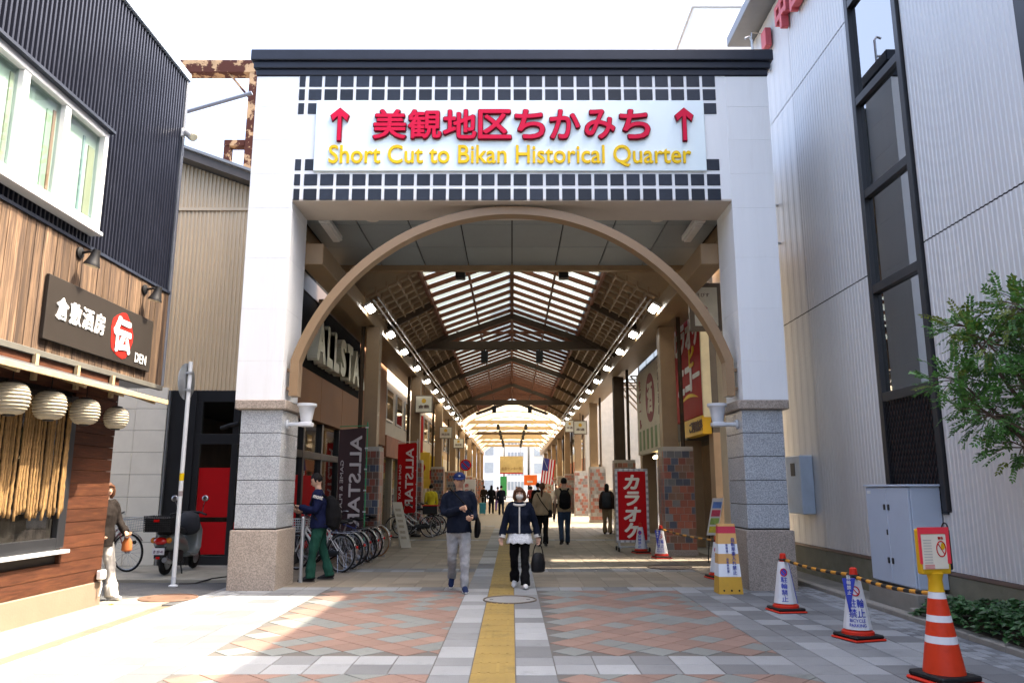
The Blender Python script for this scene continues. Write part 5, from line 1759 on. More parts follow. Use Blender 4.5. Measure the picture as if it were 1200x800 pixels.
    for k in range(7):
        a = x0 + (x1 - x0) * k / 6; b = y0 + (y1 - y0) * k / 6
        for yy in (y0, y1):
            bk_.tube([(a, yy, z0), (a, yy * 1.17, z1)], .003, 4, caps=False)
        for xx, ex in ((x0, -.03), (x1, .03)):
            bk_.tube([(xx, b, z0), (xx + ex, b, z1)], .003, 4, caps=False)
        bk_.tube([(a, y0, z0), (a, y1, z0)], .003, 4, caps=False)
    bk_.tube([(x0, 0, z0 - .0), (hl.x + .02, 0, .72)], .008, 5)
    bk_.build('basket', m_alu if style == 0 else m_black, t, local=True)
    cg = MB(); cg.tube([(0, .075, WR), (.2, .078, .335), (.44, .078, .31), (.52, .078, .30)], [(.05, .008), (.055, .01), (.085, .01), (.05, .008)], 10, ref=(0, 0, 1)); cg.build('chain_guard', m_black, t, smooth=True, local=True)
    cr = MB(); cr.tube([bb + Vector((0, .10, 0)), bb + Vector((.12, .10, -.11))], .009, 6); cr.tube([bb + Vector((0, -.10, 0)), bb + Vector((-.12, -.10, .11))], .009, 6); cr.tube([bb + Vector((0, -.1, 0)), bb + Vector((0, .1, 0))], .014, 6)
    c_ = cr.build('crank', m_chrome, t, local=True)
    for s in (-1, 1):
        p_ = bb + Vector((.12 * s, .15 * s, -.11 * s))
        pd = MB(); pd.boxm(.09, .09, .022, Matrix.Translation(p_)); pd.build('pedal', m_black, c_, local=True, bevel=.006)
    ks_ = MB(); ks_.tube([(.02, .07, WR), (-.08, .16, .01)], .008, 6); ks_.tube([(.02, -.07, WR), (-.08, -.16, .01)], .008, 6); ks_.tube([(-.08, -.16, .012), (-.08, .16, .012)], .008, 6); ks_.build('kickstand', m_chrome, t, local=True)
    lp = MB(); lp.lathe([(.02, -.04), (.035, 0), (.035, .02)], (1.10, .1, .50), 10, 'x'); lp.build('headlamp', m_black, t, smooth=True, local=True)
    return t


cols = dict(white=M('frame_white', (.55, .55, .55), .3), silver=M('frame_silver', (.42, .43, .45), .3, metal=.7), black=M('frame_black', (.015, .015, .018), .3, coat=.5), blue=M('frame_blue', (.02, .05, .2), .3, coat=.5),
            red=M('frame_red', (.25, .02, .025), .3, coat=.5), brown=M('frame_brown', (.18, .07, .03), .35), maroon=M('frame_maroon', (.16, .03, .03), .3))
protos = [bike_proto(0), bike_proto(1)]
used = [False, False]


def put_bike(style, x, y, ang, color, label, group, lean=2, z=0.0):
    if not used[style]:
        o = protos[style]; used[style] = True
    else:
        o = copy_tree(protos[style])
    o.location = (x, y, z)
    o.rotation_euler = (R(lean), 0, R(ang))
    o['label'] = label; o['group'] = group
    recolor(o, ('frame', 'fork'), cols[color])
    return o


G1 = 'bicycles parked beside the left gate pillar'
put_bike(0, -3.12, 14.45, 152, 'white', 'white bicycle parked right behind the man looking at his phone', G1)
put_bike(1, -3.08, 15.0, 150, 'black', 'black bicycle second from the gate pillar in the left row', G1)
put_bike(0, -3.12, 15.75, 154, 'silver', 'silver bicycle third from the gate pillar in the left row', G1)
put_bike(1, -3.05, 16.4, 148, 'blue', 'dark blue bicycle fourth from the gate pillar, by the brown banner', G1)
put_bike(0, -3.06, 17.1, 151, 'black', 'black basket bicycle fifth from the gate pillar in the left row', G1)
b6 = put_bike(1, -3.02, 17.8, 150, 'brown', 'bicycle with tan tyres at the far end of the near left row', G1)
recolor(b6, ('tyre',), M('tan_tyre', (.32, .17, .08), .8))
G2 = 'bicycles parked by the red banner'
put_bike(0, -2.55, 24.6, 190, 'silver', 'silver bicycle with a black rear box by the red banner', G2)
put_bike(1, -2.45, 25.4, 186, 'white', 'white bicycle second in the row by the red banner', G2)
put_bike(0, -2.4, 26.3, 190, 'red', 'red bicycle farthest in the row by the red banner', G2)
put_bike(1, -2.35, 27.2, 184, 'black', 'black bicycle last of the row in front of the left second column', G2)
put_bike(0, -7.85, 14.4, -16, 'maroon', 'maroon bicycle with black basket standing beside the scooter', 'bicycle beside the scooter', z=.05)
# box on the first of the far bikes
t = thing('rear_box', (-2.55, 24.6, .71), 'black plastic carrier box on the silver bicycle by the red banner', 'box')
mb = MB(); mb.box(-2.78, -2.32, 24.4, 24.8, .715, .96); mb.build('tub', m_black, t, bevel=.02)
mb = MB(); mb.box(-2.80, -2.30, 24.38, 24.82, .961, .99); mb.build('lid', m_redcloth, t, bevel=.008)
mb = MB(); mb.tube([(-3.72, 12.98, -.02), (-3.72, 12.98, 1.02)][:], .033, 10); mb.lathe([(.034, 1.02), (.02, 1.04)], (-3.72, 12.98, 0), 10)
t = mb.build('steel_bollard', m_alu, smooth=True); t.location.x = -3.44; tag(t, 'slim steel bollard between the left gate pillar and the phone user', 'bollard')

# ---- scooter, seen from behind
t = thing('scooter', (-5.92, 13.35, .05), 'grey and black scooter with a rear basket, seen from behind', 'scooter')
m_sc = M('scooter_grey', (.13, .145, .14), .3, coat=.5)
sx, sy, sz = -5.92, 13.35, .05


def P3(a, b, c):   # a right, b forward, c up
    return Vector((sx + a, sy + b, sz + c))


for b in (.24, 1.42):
    mb = MB(); mb.tube([P3(0, b + .165 * math.cos(2 * PI * k / 24), .215 + .165 * math.sin(2 * PI * k / 24)) for k in range(24)], [(.052, .05)] * 24, 8, closed=True, ref=(1, 0, 0)); w_ = mb.build('wheel', m_rubber, t, smooth='all')
    mb = MB(); mb.lathe([(.03, -.05), (.12, -.04), (.13, 0), (.12, .04), (.03, .05)], P3(0, b, .215), 14, 'x'); mb.build('rim', m_alu, w_, smooth=True)
mb = MB(); mb.tube([P3(0, -.02, .50), P3(0, .05, .53), P3(0, .25, .56), P3(0, .5, .55), P3(0, .72, .48), P3(0, .85, .38)], [(.07, .06), (.15, .12), (.175, .17), (.17, .17), (.15, .14), (.13, .08)], 14, ref=(1, 0, 0)); mb.build('rear_body', m_sc, t, smooth=True)
mb = MB(); mb.tube([P3(0, -.07, .30), P3(0, -.04, .42), P3(0, .04, .52)], [(.075, .012), (.09, .015), (.10, .02)], 8, ref=(1, 0, 0)); mb.build('rear_mudguard', m_black, t, smooth=True)
mb = MB(); mb.box(sx - .10, sx + .10, sy - .085, sy - .075, sz + .36, sz + .47); mb.build('number_plate', M('plate_pale', (.70, .70, .74), .5), t)
letters('plate_lettering', 'さ 27-41', M('plate_ink', (.12, .05, .12), .6), t, P3(0, -.089, .41), UX, UZ, .16, .05, bold=.02, depth=.004)
mb = MB(); mb.ball(P3(0, -.03, .58), (.12, .06, .065), 12, 8); tl = mb.build('tail_light', M('tail_red', (.60, .012, .01), .15, coat=.8), t, smooth='all')
for s in (-1, 1):
    mb = MB(); mb.ball(P3(s * .13, -.0, .59), (.05, .05, .05), 10, 6); mb.build('indicator', M('amber', (.75, .25, .02), .15), t, smooth='all')
mb = MB(); mb.box(sx - .03, sx + .03, sy - .09, sy - .078, sz + .29, sz + .33); mb.build('reflector', M('red_reflector', (.5, .01, .01), .2), t)
mb = MB(); mb.tube([P3(0, .10, .70), P3(0, .3, .735), P3(0, .6, .73), P3(0, .80, .68)], [(.12, .05), (.16, .065), (.15, .06), (.09, .04)], 12, ref=(1, 0, 0)); mb.build('seat', m_black, t, smooth=True)
bsk = MB()
for k in range(8):
    z = .74 + k * .035
    e = .012 * k / 8
    bsk.tube([P3(-.22 - e, -.20 - e, z), P3(.22 + e, -.20 - e, z), P3(.22 + e, .14 + e, z), P3(-.22 - e, .14 + e, z)], .006, 4, closed=True)
for k in range(13):
    a = -.22 + .44 * k / 12
    for b in (-.2, .14): bsk.tube([P3(a, b, .74), P3(a, b * 1.05, 1.0)], .005, 4, caps=False)
    bsk.tube([P3(a, -.2, .74), P3(a, .14, .74)], .005, 4, caps=False)
for k in range(9):
    b = -.2 + .34 * k / 8
    for a in (-.22, .22): bsk.tube([P3(a, b, .74), P3(a * 1.05, b, 1.0)], .005, 4, caps=False)
bsk.build('rear_basket', m_black, t)
mb = MB(); mb.box(sx - .215, sx + .215, sy - .19, sy + .13, sz + .745, sz + .97); mb.build('basket_liner', M('liner', (.018, .019, .02), .6), t, bevel=.01)
mb = MB(); mb.box(sx - .05, sx + .04, sy - .235, sy - .21, sz + .90, sz + .94); mb.build('basket_reflector', M('red_reflector', (.5, .01, .01), .2), t)
mb = MB(); mb.tube([P3(0, .85, .30), P3(0, 1.10, .28), P3(0, 1.22, .40), P3(0, 1.26, .70), P3(0, 1.22, .92)], [(.17, .05), (.19, .05), (.20, .06), (.19, .06), (.12, .07)], 12, ref=(1, 0, 0)); mb.build('leg_shield', m_sc, t, smooth=True)
mb = MB(); mb.tube([P3(-.33, 1.02, .98), P3(-.18, 1.12, 1.02), P3(0, 1.17, 1.0), P3(.18, 1.12, 1.02), P3(.33, 1.02, .98)], [.018, .02, .05, .02, .018], 10); hb_ = mb.build('handlebar', m_black, t, smooth=True)
for s in (-1, 1):
    mb = MB(); mb.tube([P3(s * .22, 1.10, 1.02), P3(s * .25, 1.08, 1.16), P3(s * .27, 1.06, 1.22)], .007, 6)
    mb.build('mirror_stem', m_chrome, hb_, smooth=True)
    mb = MB(); mb.ball(P3(s * .28, 1.05, 1.27), (.065, .018, .055), 12, 8); mb.build('mirror', m_chrome, hb_, smooth='all')
mb = MB(); mb.tube([P3(0, 1.42, .215), P3(0, 1.30, .5), P3(0, 1.2, .85)], .035, 8); mb.build('fork', m_black, t, smooth=True)
mb = MB(); mb.tube([P3(.10, .20, .215), P3(.13, .05, .24), P3(.13, -.12, .28)], [.03, .045, .045], 10); mb.build('muffler', m_alu, t, smooth=True)
mb = MB(); mb.box(sx - .09, sx + .09, sy + .2, sy + .75, sz + .17, sz + .40); mb.build('engine', M('engine_dark', (.04, .04, .042), .5, metal=.5), t, bevel=.04)
mb = MB(); mb.tube([P3(-.12, .55, .2), P3(-.18, .50, .0)], .012, 6); mb.tube([P3(.12, .55, .2), P3(.18, .50, .0)], .012, 6); mb.build('stand', m_black, t)
mb = MB(); mb.ball(P3(.05, .95, .82), (.22, .16, .22), 12, 8, fn=lambda p: p + noise.noise_vector(p * 6) * .03); mb.build('dark_cover', M('dark_cloth', (.02, .022, .03), .8), t, smooth='all')

# ---- cones
m_cone = M('cone_red', (.50, .022, .008), .5, var=.08, spec=.25)
m_wh = M('cone_white', (.60, .61, .63), .55, var=.07, spec=.25)
m_stripeblk = m_black
m_baryel = M('bar_yellow', (.50, .22, .012), .5)
m_blue = M('print_blue', (.02, .04, .36), .5)


def square_base(t, x, y, h, sz_, mats, rot=0):
    for k, (mt, s_, z0, z1) in enumerate(mats):
        mb = MB(); mb.boxm(s_, s_, z1 - z0, Matrix.Translation((x, y, (z0 + z1) / 2)) @ Matrix.Rotation(rot, 4, 'Z')); mb.build('base' if k == 0 else 'weight', mt, t, bevel=.012)


def poster_cone(x, y, label, rot, flap, name='traffic_cone'):
    t = thing(name, (x, y, 0), label, 'cone', 'cones wrapped in no parking posters')
    square_base(t, x, y, 0, 0, ((m_cone, .38, .0, .022), (m_black, .35, .023, .055)), rot)
    mb = MB(); mb.lathe([(.158, .055), (.155, .08), (.125, .10), (.040, .64), (.036, .69), (.02, .70)], (x, y, 0), 20); mb.build('cone', m_cone, t, smooth=True)
    # white printed sleeve, slightly flattened with facets
    seg = 14
    b_ = MB(); vs = []
    for z, r_ in ((.105, .140), (.60, .062)):
        for k in range(seg):
            an = 2 * PI * k / seg + rot
            vs.append((x + r_ * math.cos(an), y + r_ * math.sin(an), z))
    b_.add(vs, [(k, (k + 1) % seg, seg + (k + 1) % seg, seg + k) for k in range(seg)])
    b_.build('sleeve', m_wh, t)

    def on(a, z):   # point on sleeve front; a = angle offset from facing the camera
        f = (z - .105) / .495
        r_ = .140 + (.062 - .140) * f + .004
        an = -PI / 2 + a
        return Vector((x + r_ * math.cos(an), y + r_ * math.sin(an), z))
    # printed marks that bend round the sleeve
    def bent(name, st, zc_, hgt, wid, mat, ac, bold=.03):
        vs, fs, x0, x1, y0, y1 = text_mesh(st, min(bold, .012), .01, 0)
        out = []
        for v in vs:
            z = zc_ + (v.y - (y0 + y1) / 2) / max(1e-3, y1 - y0) * hgt
            f = (z - .105) / .495
            r_ = .140 + (.062 - .140) * f
            a = ac + (v.x - (x0 + x1) / 2) / max(1e-3, x1 - x0) * wid / r_
            an = -PI / 2 + a
            rr = r_ + .003 + (v.z + .01) * .1
            out.append((x + rr * math.cos(an), y + rr * math.sin(an), z))
        mb = MB(); mb.add(out, fs); mb.build(name, mat, t)
    ac = -.35
    ringp = [on(ac + .45 * math.cos(2 * PI * k / 28), .475 + .043 * math.sin(2 * PI * k / 28)) for k in range(28)]
    mb = MB(); mb.tube(ringp, .006, 5, closed=True)
    mb.tube([on(ac - .3, .505), on(ac, .475), on(ac + .3, .445)], .005, 5); mb.build('ban_symbol', m_redcloth, t)
    if flap:
        bent('lettering', '駐輪', .36, .085, .15, m_blue, ac); bent('lettering', '禁止', .265, .085, .16, m_blue, ac)
        bent('lettering', 'BICYCLE', .195, .03, .15, m_blue, ac, .01); bent('lettering', 'PARKING', .15, .03, .16, m_blue, ac, .01)
        fl = MB(); a_, b_2, c_ = on(-1.5, .60), on(-.25, .60), on(-1.0, .27)
        d = Vector((-.05, -.03, 0)); 
        fl.add([a_ + d * 1.5, b_2 + Vector((0, -.012, 0)), c_ + Vector((0, -.012, 0)), a_ + d * 1.5 + Vector((0, .004, 0)), b_2, c_], [(0, 2, 1), (3, 4, 5), (0, 1, 4, 3), (1, 2, 5, 4), (2, 0, 3, 5)])
        fo = fl.build('blue_pennant', m_blue, t)
        column_text('駐輪禁止', m_signwhite, t, (a_ + d * 1.5 + b_2 + c_) / 3 + Vector((0, -.012, .045)), UX, UZ, .045, .05, depth=.003)
    else:
        md_ = MB(); md_.add([on(ac + .40 * math.cos(2 * PI * k / 20), .475 + .038 * math.sin(2 * PI * k / 20)) for k in range(20)], [tuple(range(20))]); md_.build('blue_disc', m_blue, t)
        for q, ch in enumerate('駐輪禁止'):
            bent('lettering', ch, .39 - q * .075, .065, .075, m_blue, ac)
        st_ = MB(); st_.tube([on(.9, .6), on(.95, .35), on(1.0, .11)], .004, 5); st_.build('blue_edge', m_blue, t)
    return t


poster_cone(3.41, 10.0, 'red cone in a white poster sleeve nearest the right gate pillar', .15, False)
poster_cone(3.52, 8.22, 'white sleeved red cone with a blue pennant, middle of three by the kerb', .3, True)
poster_cone(3.28, 17.4, 'red cone in a white poster sleeve in front of the tiled column base', .1, True)
poster_cone(3.05, 18.75, 'red cone in a white poster sleeve beside the red lettered sign', .2, False)
poster_cone(3.52, 13.6, 'red cone half hidden behind the yellow and orange sign', .2, False)


def cone_bar(p, q, label, n=15):
    p, q = Vector(p), Vector(q)
    t = thing('cone_bar', (p + q) / 2, label, 'bar')
    for k in range(n):
        a, b = p.lerp(q, k / n), p.lerp(q, (k + 1) / n)
        sag = lambda f: Vector((0, 0, -.03 * math.sin(PI * f)))
        mb = MB(); mb.tube([a + sag(k / n), b + sag((k + 1) / n)], .019 if k % 2 else .0185, 10); mb.build('band', m_baryel if k % 2 else m_black, t, smooth=True)
    for e in (p, q):
        mb = MB(); mb.tube([e + Vector((.052 * math.cos(2 * PI * k / 14), .052 * math.sin(2 * PI * k / 14), 0)) for k in range(14)], .009, 5, closed=True); mb.build('loop', m_black, t)


cone_bar((3.41, 10.0, .625), (3.52, 8.22, .625), 'black and yellow bar linking the pillar side cone to the middle cone')
cone_bar((3.52, 8.22, .61), (3.45, 6.5, .66), 'black and yellow bar linking the middle cone to the tall striped cone')
cone_bar((3.28, 17.4, .62), (3.52, 13.6, .62), 'black and yellow bar at the foot of the tiled column base')
# tall striped cone with a sign box
cx, cy = 3.42, 6.45
t = thing('striped_cone', (cx, cy, 0), 'tall orange and white cone topped with a yellow framed notice', 'cone')
square_base(t, cx, cy, 0, 0, ((m_cone, .40, .0, .03), (m_black, .37, .031, .075)), .25)
zz = [.075, .30, .355, .46, .51, .635, .685]
m_or = M('cone_orange', (.52, .035, .008), .5, var=.08, spec=.25, stain=.2, stain_scale=9)
prof = lambda z: .155 - (z - .075) / .61 * .095
for k in range(6):
    mt = m_wh if k in (1, 3, 5) else m_or
    mb = MB(); mb.lathe([(prof(zz[k]), zz[k]), (prof(zz[k + 1]), zz[k + 1])], (cx, cy, 0), 24); mb.build('stripe', mt, t, smooth=True)
m_yb = M('cone_top_yellow', (.58, .33, .008), .5, var=.06, spec=.25)
mb = MB(); mb.lathe([(.062, .686), (.058, .70), (.052, .78), (.065, .83), (.05, .84)], (cx, cy, 0), 20); mb.build('collar', m_yb, t, smooth=True)
bm_ = Matrix.Translation((cx, cy, 1.0)) @ Matrix.Rotation(R(12), 4, 'Z')
mb = MB(); mb.boxm(.27, .07, .36, bm_); mb.build('sign_box', m_yb, t, bevel=.02)
mb = MB(); mb.boxm(.03, .09, .32, bm_ @ Matrix.Translation((.16, .03, .01))); mb.build('solar_panel', m_black, t, bevel=.008)
mb = MB(); mb.tube([bm_ @ Vector((.165, .03 + .035 * math.cos(PI * k / 8), .17 + .05 * math.sin(PI * k / 8))) for k in range(9)], .006, 6); mb.build('handle', m_black, t)
mb = MB(); mb.boxm(.285, .012, .052, bm_ @ Matrix.Translation((-.012, -.042, .165))); mb.boxm(.032, .012, .24, bm_ @ Matrix.Translation((.112, -.0425, .025))); mb.boxm(.02, .012, .24, bm_ @ Matrix.Translation((-.145, -.0425, .025))); mb.build('red_tape', M('pink_red_tape', (.72, .03, .05), .35), t)
mb = MB(); mb.boxm(.235, .006, .27, bm_ @ Matrix.Translation((-.017, -.0435, .0))); mb.build('notice', M('notice_paper', (.66, .60, .48), .7, var=.05), t)


def onb(a, z, d=-.048): return bm_ @ Vector((a, d, z))


mb = MB(); mb.tube([onb(.045 + .042 * math.cos(2 * PI * k / 24), .02 + .06 * math.sin(2 * PI * k / 24)) for k in range(24)], .005, 5, closed=True); mb.tube([onb(.018, .062), onb(.072, -.022)], .004, 5); mb.build('ban_symbol', m_redcloth, t)
mb = MB(); mb.add([onb(.062 + .02 * math.cos(2 * PI * k / 16), .04 + .028 * math.sin(2 * PI * k / 16), -.0475) for k in range(16)], [tuple(range(16))]); mb.build('yellow_spot', m_yb, t)
mxv = bm_.to_3x3() @ UX
letters('lettering', '警告', m_redcloth, t, onb(.045, .105), mxv, UZ, .05, .022, bold=.02, depth=.003)
mb = MB()
for k in range(9):
    mb.boxm(.075, .002, .006, bm_ @ Matrix.Translation((-.08, -.048, .09 - k * .022)))
mb.build('printed_lines', M('grey_print', (.38, .36, .33), .7), t)
mb = MB()
for k in range(3): mb.boxm(.09, .002, .009, bm_ @ Matrix.Translation((-.075, -.0485, -.105 - k * .012)))
mb.build('red_lines', M('pink_print', (.6, .25, .22), .7), t)

# ---- leaning yellow / orange sign by the right pillar
yx, yy0 = 3.17, 11.72
t = thing('bicycle_ban_sign', (yx, yy0, 0), 'yellow and orange tapered standing sign with vertical blue writing by the right pillar', 'sign')
m_os = M('stand_orange', (.62, .36, .12), .5, var=.08); m_oy = M('stand_yellow', (.56, .32, .03), .5, var=.1, stain=.3, stain_col=(.3, .2, .05), stain_scale=8); m_op = M('stand_pink', (.50, .025, .06), .5); m_ow = M('stand_white', (.74, .78, .84), .5, var=.04)
hh = .98


def wedge(mbx, z0, z1, w0=.35, d0=.30):
    def sec(z):
        f = z / hh
        return (w0 + (.25 - w0) * f) / 2, (d0 + (.10 - d0) * f) / 2
    (a0, b0), (a1, b1) = sec(z0), sec(z1)
    mbx.add([(yx - a0, yy0 - b0, z0), (yx + a0, yy0 - b0, z0), (yx + a0, yy0 + b0, z0), (yx - a0, yy0 + b0, z0), (yx - a1, yy0 - b1, z1), (yx + a1, yy0 - b1, z1), (yx + a1, yy0 + b1, z1), (yx - a1, yy0 + b1, z1)],
            [(0, 3, 2, 1), (4, 5, 6, 7), (0, 1, 5, 4), (1, 2, 6, 5), (2, 3, 7, 6), (3, 0, 4, 7)])


for z0, z1, mt in ((.0, .24, m_oy), (.2402, .42, m_ow), (.4202, .56, m_os), (.5602, .70, m_ow), (.7002, .85, m_os), (.8502, .95, m_op), (.9502, .985, m_os)):
    mb = MB(); wedge(mb, z0, z1); mb.build('band', mt, t)
slope = .10 / hh
col_u = Vector((0, slope, 1)).normalized()
m_dkblue = M('stand_ink', (.03, .05, .30), .5)
column_text('自転車乗入れ禁止', m_dkblue, t, (yx + .075, yy0 - .105, .53), UX, col_u, .062, .066, bold=.03, depth=.004)
column_text('環境局', m_dkblue, t, (yx - .02, yy0 - .093, .64), UX, col_u, .036, .043, bold=.02, depth=.004)
column_text('自転車放置', m_dkblue, t, (yx - .02, yy0 - .118, .40), UX, col_u, .036, .042, bold=.02, depth=.004)
for k in range(3):
    mb = MB(); mb.lathe([(.014, -.004), (.014, .004)], (yx - .1 + k * .11, yy0 - .1455, .05), 10, 'y'); mb.build('bolt', m_black, t)

# ---- red lettered stand sign
rx, ry = 2.95, 19.35
t = thing('karaoke_stand_sign', (rx, ry, 0), 'red stand sign with white vertical characters and a white dashed frame on wheels', 'sign')
mb = MB(); mb.box(rx - .41, rx + .41, ry - .09, ry + .09, .20, 1.98); mb.build('frame', M('stand_grey', (.35, .35, .36), .4, metal=.5), t, bevel=.01)
mb = MB(); mb.box(rx - .345, rx + .345, ry - .10, ry - .0905, .27, 1.91); mb.build('red_face', M('stand_red', (.50, .003, .006), .5, var=.04, spec=.15), t)  # one plain red over the whole face
for k in range(12):
    z = .255 + k * .145
    for s in (-1, 1):
        mb = MB(); mb.box(rx + s * .378 - .025, rx + s * .378 + .025, ry - .104, ry - .0905, z, z + .085); mb.build('white_dash', m_signwhite, t)
for k in range(5):
    x = rx - .30 + k * .13
    for z in (.21, 1.92):
        mb = MB(); mb.box(x, x + .08, ry - .104, ry - .0905, z, z + .05); mb.build('white_dash', m_signwhite, t)
m_ky = M('kar_cream', (.82, .78, .66), .5)
for k, ch in enumerate('カラオケ'):
    vs, fs, x0, x1, y0, y1 = text_mesh(ch, 0, .01, 0)
    mb = MB()
    for q, (du, dv) in enumerate(smear(.045)):
        mb.add([(rx + (v.x + du - (x0 + x1) / 2) * .44 + (v.y - .4) * .08, ry - .105 - v.z * .3 - q * .0004, 1.66 - k * .385 + (v.y + dv - .4) * .40) for v in vs], fs)
    mb.build('letter', m_ky, t)
mb = MB()
for s in (-1, 1):
    mb.box(rx + s * .33 - .02, rx + s * .33 + .02, ry - .25, ry + .25, .08, .12)
    mb.box(rx + s * .33 - .02, rx + s * .33 + .02, ry - .04, ry + .04, .121, .219)
mb.box(rx - .31, rx + .31, ry - .02, ry + .02, .085, .115)
mb.build('stand', m_alu, t)
for s in (-1, 1):
    for b in (-.24, .22):
        mb = MB(); mb.lathe([(.045, -.02), (.055, -.01), (.055, .01), (.045, .02)], (rx + s * .33 + .04 * s, ry + b, .055), 12, 'x'); mb.build('castor', m_black, t, smooth=True)

# ---- upright banners
def nobori(x0, x1, y, z0, z1, mat, inkm, label, polem, small):
    t = thing('upright_banner', (x1 + .03, y, 0), label, 'banner', 'upright cloth banners in the arcade')
    mb = MB()
    nx, nz = 6, 18
    vs = []
    for j in range(nz + 1):
        for i in range(nx + 1):
            fx = i / nx
            vs.append((x0 + (x1 - x0) * fx, y + .035 * math.sin(fx * 4 + j * .35) * (1 - fx) , z0 + (z1 - z0) * j / nz - .05 * (1 - fx)))
    mb.add(vs, [(j * (nx + 1) + i, j * (nx + 1) + i + 1, (j + 1) * (nx + 1) + i + 1, (j + 1) * (nx + 1) + i) for j in range(nz) for i in range(nx)])
    mb.build('cloth', mat, t, smooth='all')
    mb = MB(); mb.tube([(x1 + .03, y, 0), (x1 + .03, y, z1 + .12)], .014, 8); mb.tube([(x0, y, z1 + .02), (x1 + .06, y, z1 + .04)], .01, 6); mb.build('pole', polem, t, smooth=True)
    mb = MB(); mb.lathe([(.17, -.01), (.17, .05), (.05, .09)], (x1 + .03, y, .01), 16); mb.build('foot', m_black, t, smooth=True)
    c = ((x0 + x1) / 2 + .09, y - .05, (z0 + z1) / 2 - .02)
    for k in range(6):
        mb = MB(); z = z0 + (z1 - z0) * k / 5; mb.box(x1 - .01, x1 + .045, y - .02, y + .02, z - .015, z + .015); mb.build('tab', m_signwhite, t)
    letters('lettering', 'ALLSTAR', inkm, t, c, (0, 0, -1), (-1, 0, 0), (z1 - z0) * .86, .26, bold=.02, depth=.004)
    letters('lettering', small, inkm, t, (x0 + .09, y - .05, (z0 + z1) / 2 - .15), (0, 0, -1), (-1, 0, 0), (z1 - z0) * .5, .07, bold=.01, depth=.004)


nobori(-3.80, -3.22, 17.0, .55, 2.82, M('banner_brown', (.045, .02, .022), .8), M('banner_ink', (.55, .50, .48), .8), 'dark brown upright banner with mirrored pale lettering behind the parked bicycles', M('green_pole', (.04, .30, .12), .4), 'GAME & PLAY')
nobori(-3.68, -3.08, 25.0, .75, 2.95, m_redcloth, M('banner_ink2', (.75, .62, .6), .8), 'red upright banner with mirrored white lettering deeper on the left', M('white_pole', (.6, .6, .6), .4), 'GAME & PLAY')
# slanted paper notice board by the bicycles, folded A board
t = thing('leaning_board', (-2.85, 20.4, 0), 'pale leaning notice board behind the row of bicycles', 'board')
mb = MB(); mb.prism([(.0, 0), (.26, 0), (-.02, 1.15), (-.26, 1.15)], (-2.85, 20.4, .0), UX, UZ, .03); mb.build('panel', M('board_pale', (.62, .58, .46), .6, var=.06), t)
for k in range(6):
    mb = MB(); z = .22 + k * .14; dx = -.235 * z; mb.prism([(.05 + dx, z), (.19 + dx, z), (.19 + dx - .016, z + .07), (.05 + dx - .016, z + .07)], (-2.85, 20.365, 0), UX, UZ, .004); mb.build('notice', M('notice_grey', (.42, .37, .26), .7, var=.3, scale=30), t)
mb = MB(); mb.tube([(-3.0, 20.42, .95), (-2.95, 20.75, 0)], .012, 6); mb.build('prop', m_alu, t)

# ------------------------------------------------------------ people
m_skin = M('skin', (.48, .29, .20), .5, var=.05, scale=20)
m_hairk = M('hair_black', (.006, .005, .005), .6, spec=.15, var=.3, scale=60, stretch=(1, 1, .2))
m_hairb = M('hair_brown', (.085, .036, .018), .6, spec=.2, var=.35, scale=60, stretch=(1, 1, .2))
m_eye = M('eye_dark', (.02, .015, .012), .25)
m_lip = M('lip', (.40, .16, .13), .5)


def cloth(name, col, var=.10, rough=.85): return M('cloth_' + name, col, rough, var=var, scale=9, bump=.15, bscale=220, spec=.12)


def fuse(mbs, voxel, smooth_it=3, fold=0.0, seed=0, fscale=9):
    """voxel-fuse overlapping closed lofts into one continuous surface, returns MB"""
    me = bpy.data.meshes.new('tmp'); me.from_pydata(mbs.v, [], mbs.f); me.update()
    ob = bpy.data.objects.new('tmp', me); TMP.collection.objects.link(ob)
    md = ob.modifiers.new('r', 'REMESH'); md.mode = 'VOXEL'; md.voxel_size = voxel
    if smooth_it:
        sm = ob.modifiers.new('s', 'SMOOTH'); sm.factor = .5; sm.iterations = smooth_it
    TVL.update(); dg = TVL.depsgraph
    m2 = bpy.data.meshes.new_from_object(ob.evaluated_get(dg))
    out = MB()
    off = Vector((seed * 3.1, seed * 1.7, 0))
    vs = []
    for v in m2.vertices:
        p = v.co.copy()
        if fold:
            q = Vector((p.x * fscale, p.y * fscale, p.z * fscale * .55)) + off
            p += v.normal * (fold * (noise.noise(q) + .5 * noise.noise(q * 2.3)))
        vs.append(p)
    out.add(vs, [tuple(p.vertices) for p in m2.polygons])
    bpy.data.objects.remove(ob); bpy.data.meshes.remove(m2); bpy.data.meshes.remove(me)
    return out


def smoothpath(pts, n=3):
    pts = [Vector(p) for p in pts]
    out = []
    for i in range(len(pts) - 1):
        p0 = pts[max(i - 1, 0)]; p1 = pts[i]; p2 = pts[i + 1]; p3 = pts[min(i + 2, len(pts) - 1)]
        for k in range(n):
            t = k / n
            out.append(.5 * ((2 * p1) + (-p0 + p2) * t + (2 * p0 - 5 * p1 + 4 * p2 - p3) * t * t + (-p0 + 3 * p1 - 3 * p2 + p3) * t ** 3))
    out.append(pts[-1])
    return out


PSEED = [0]


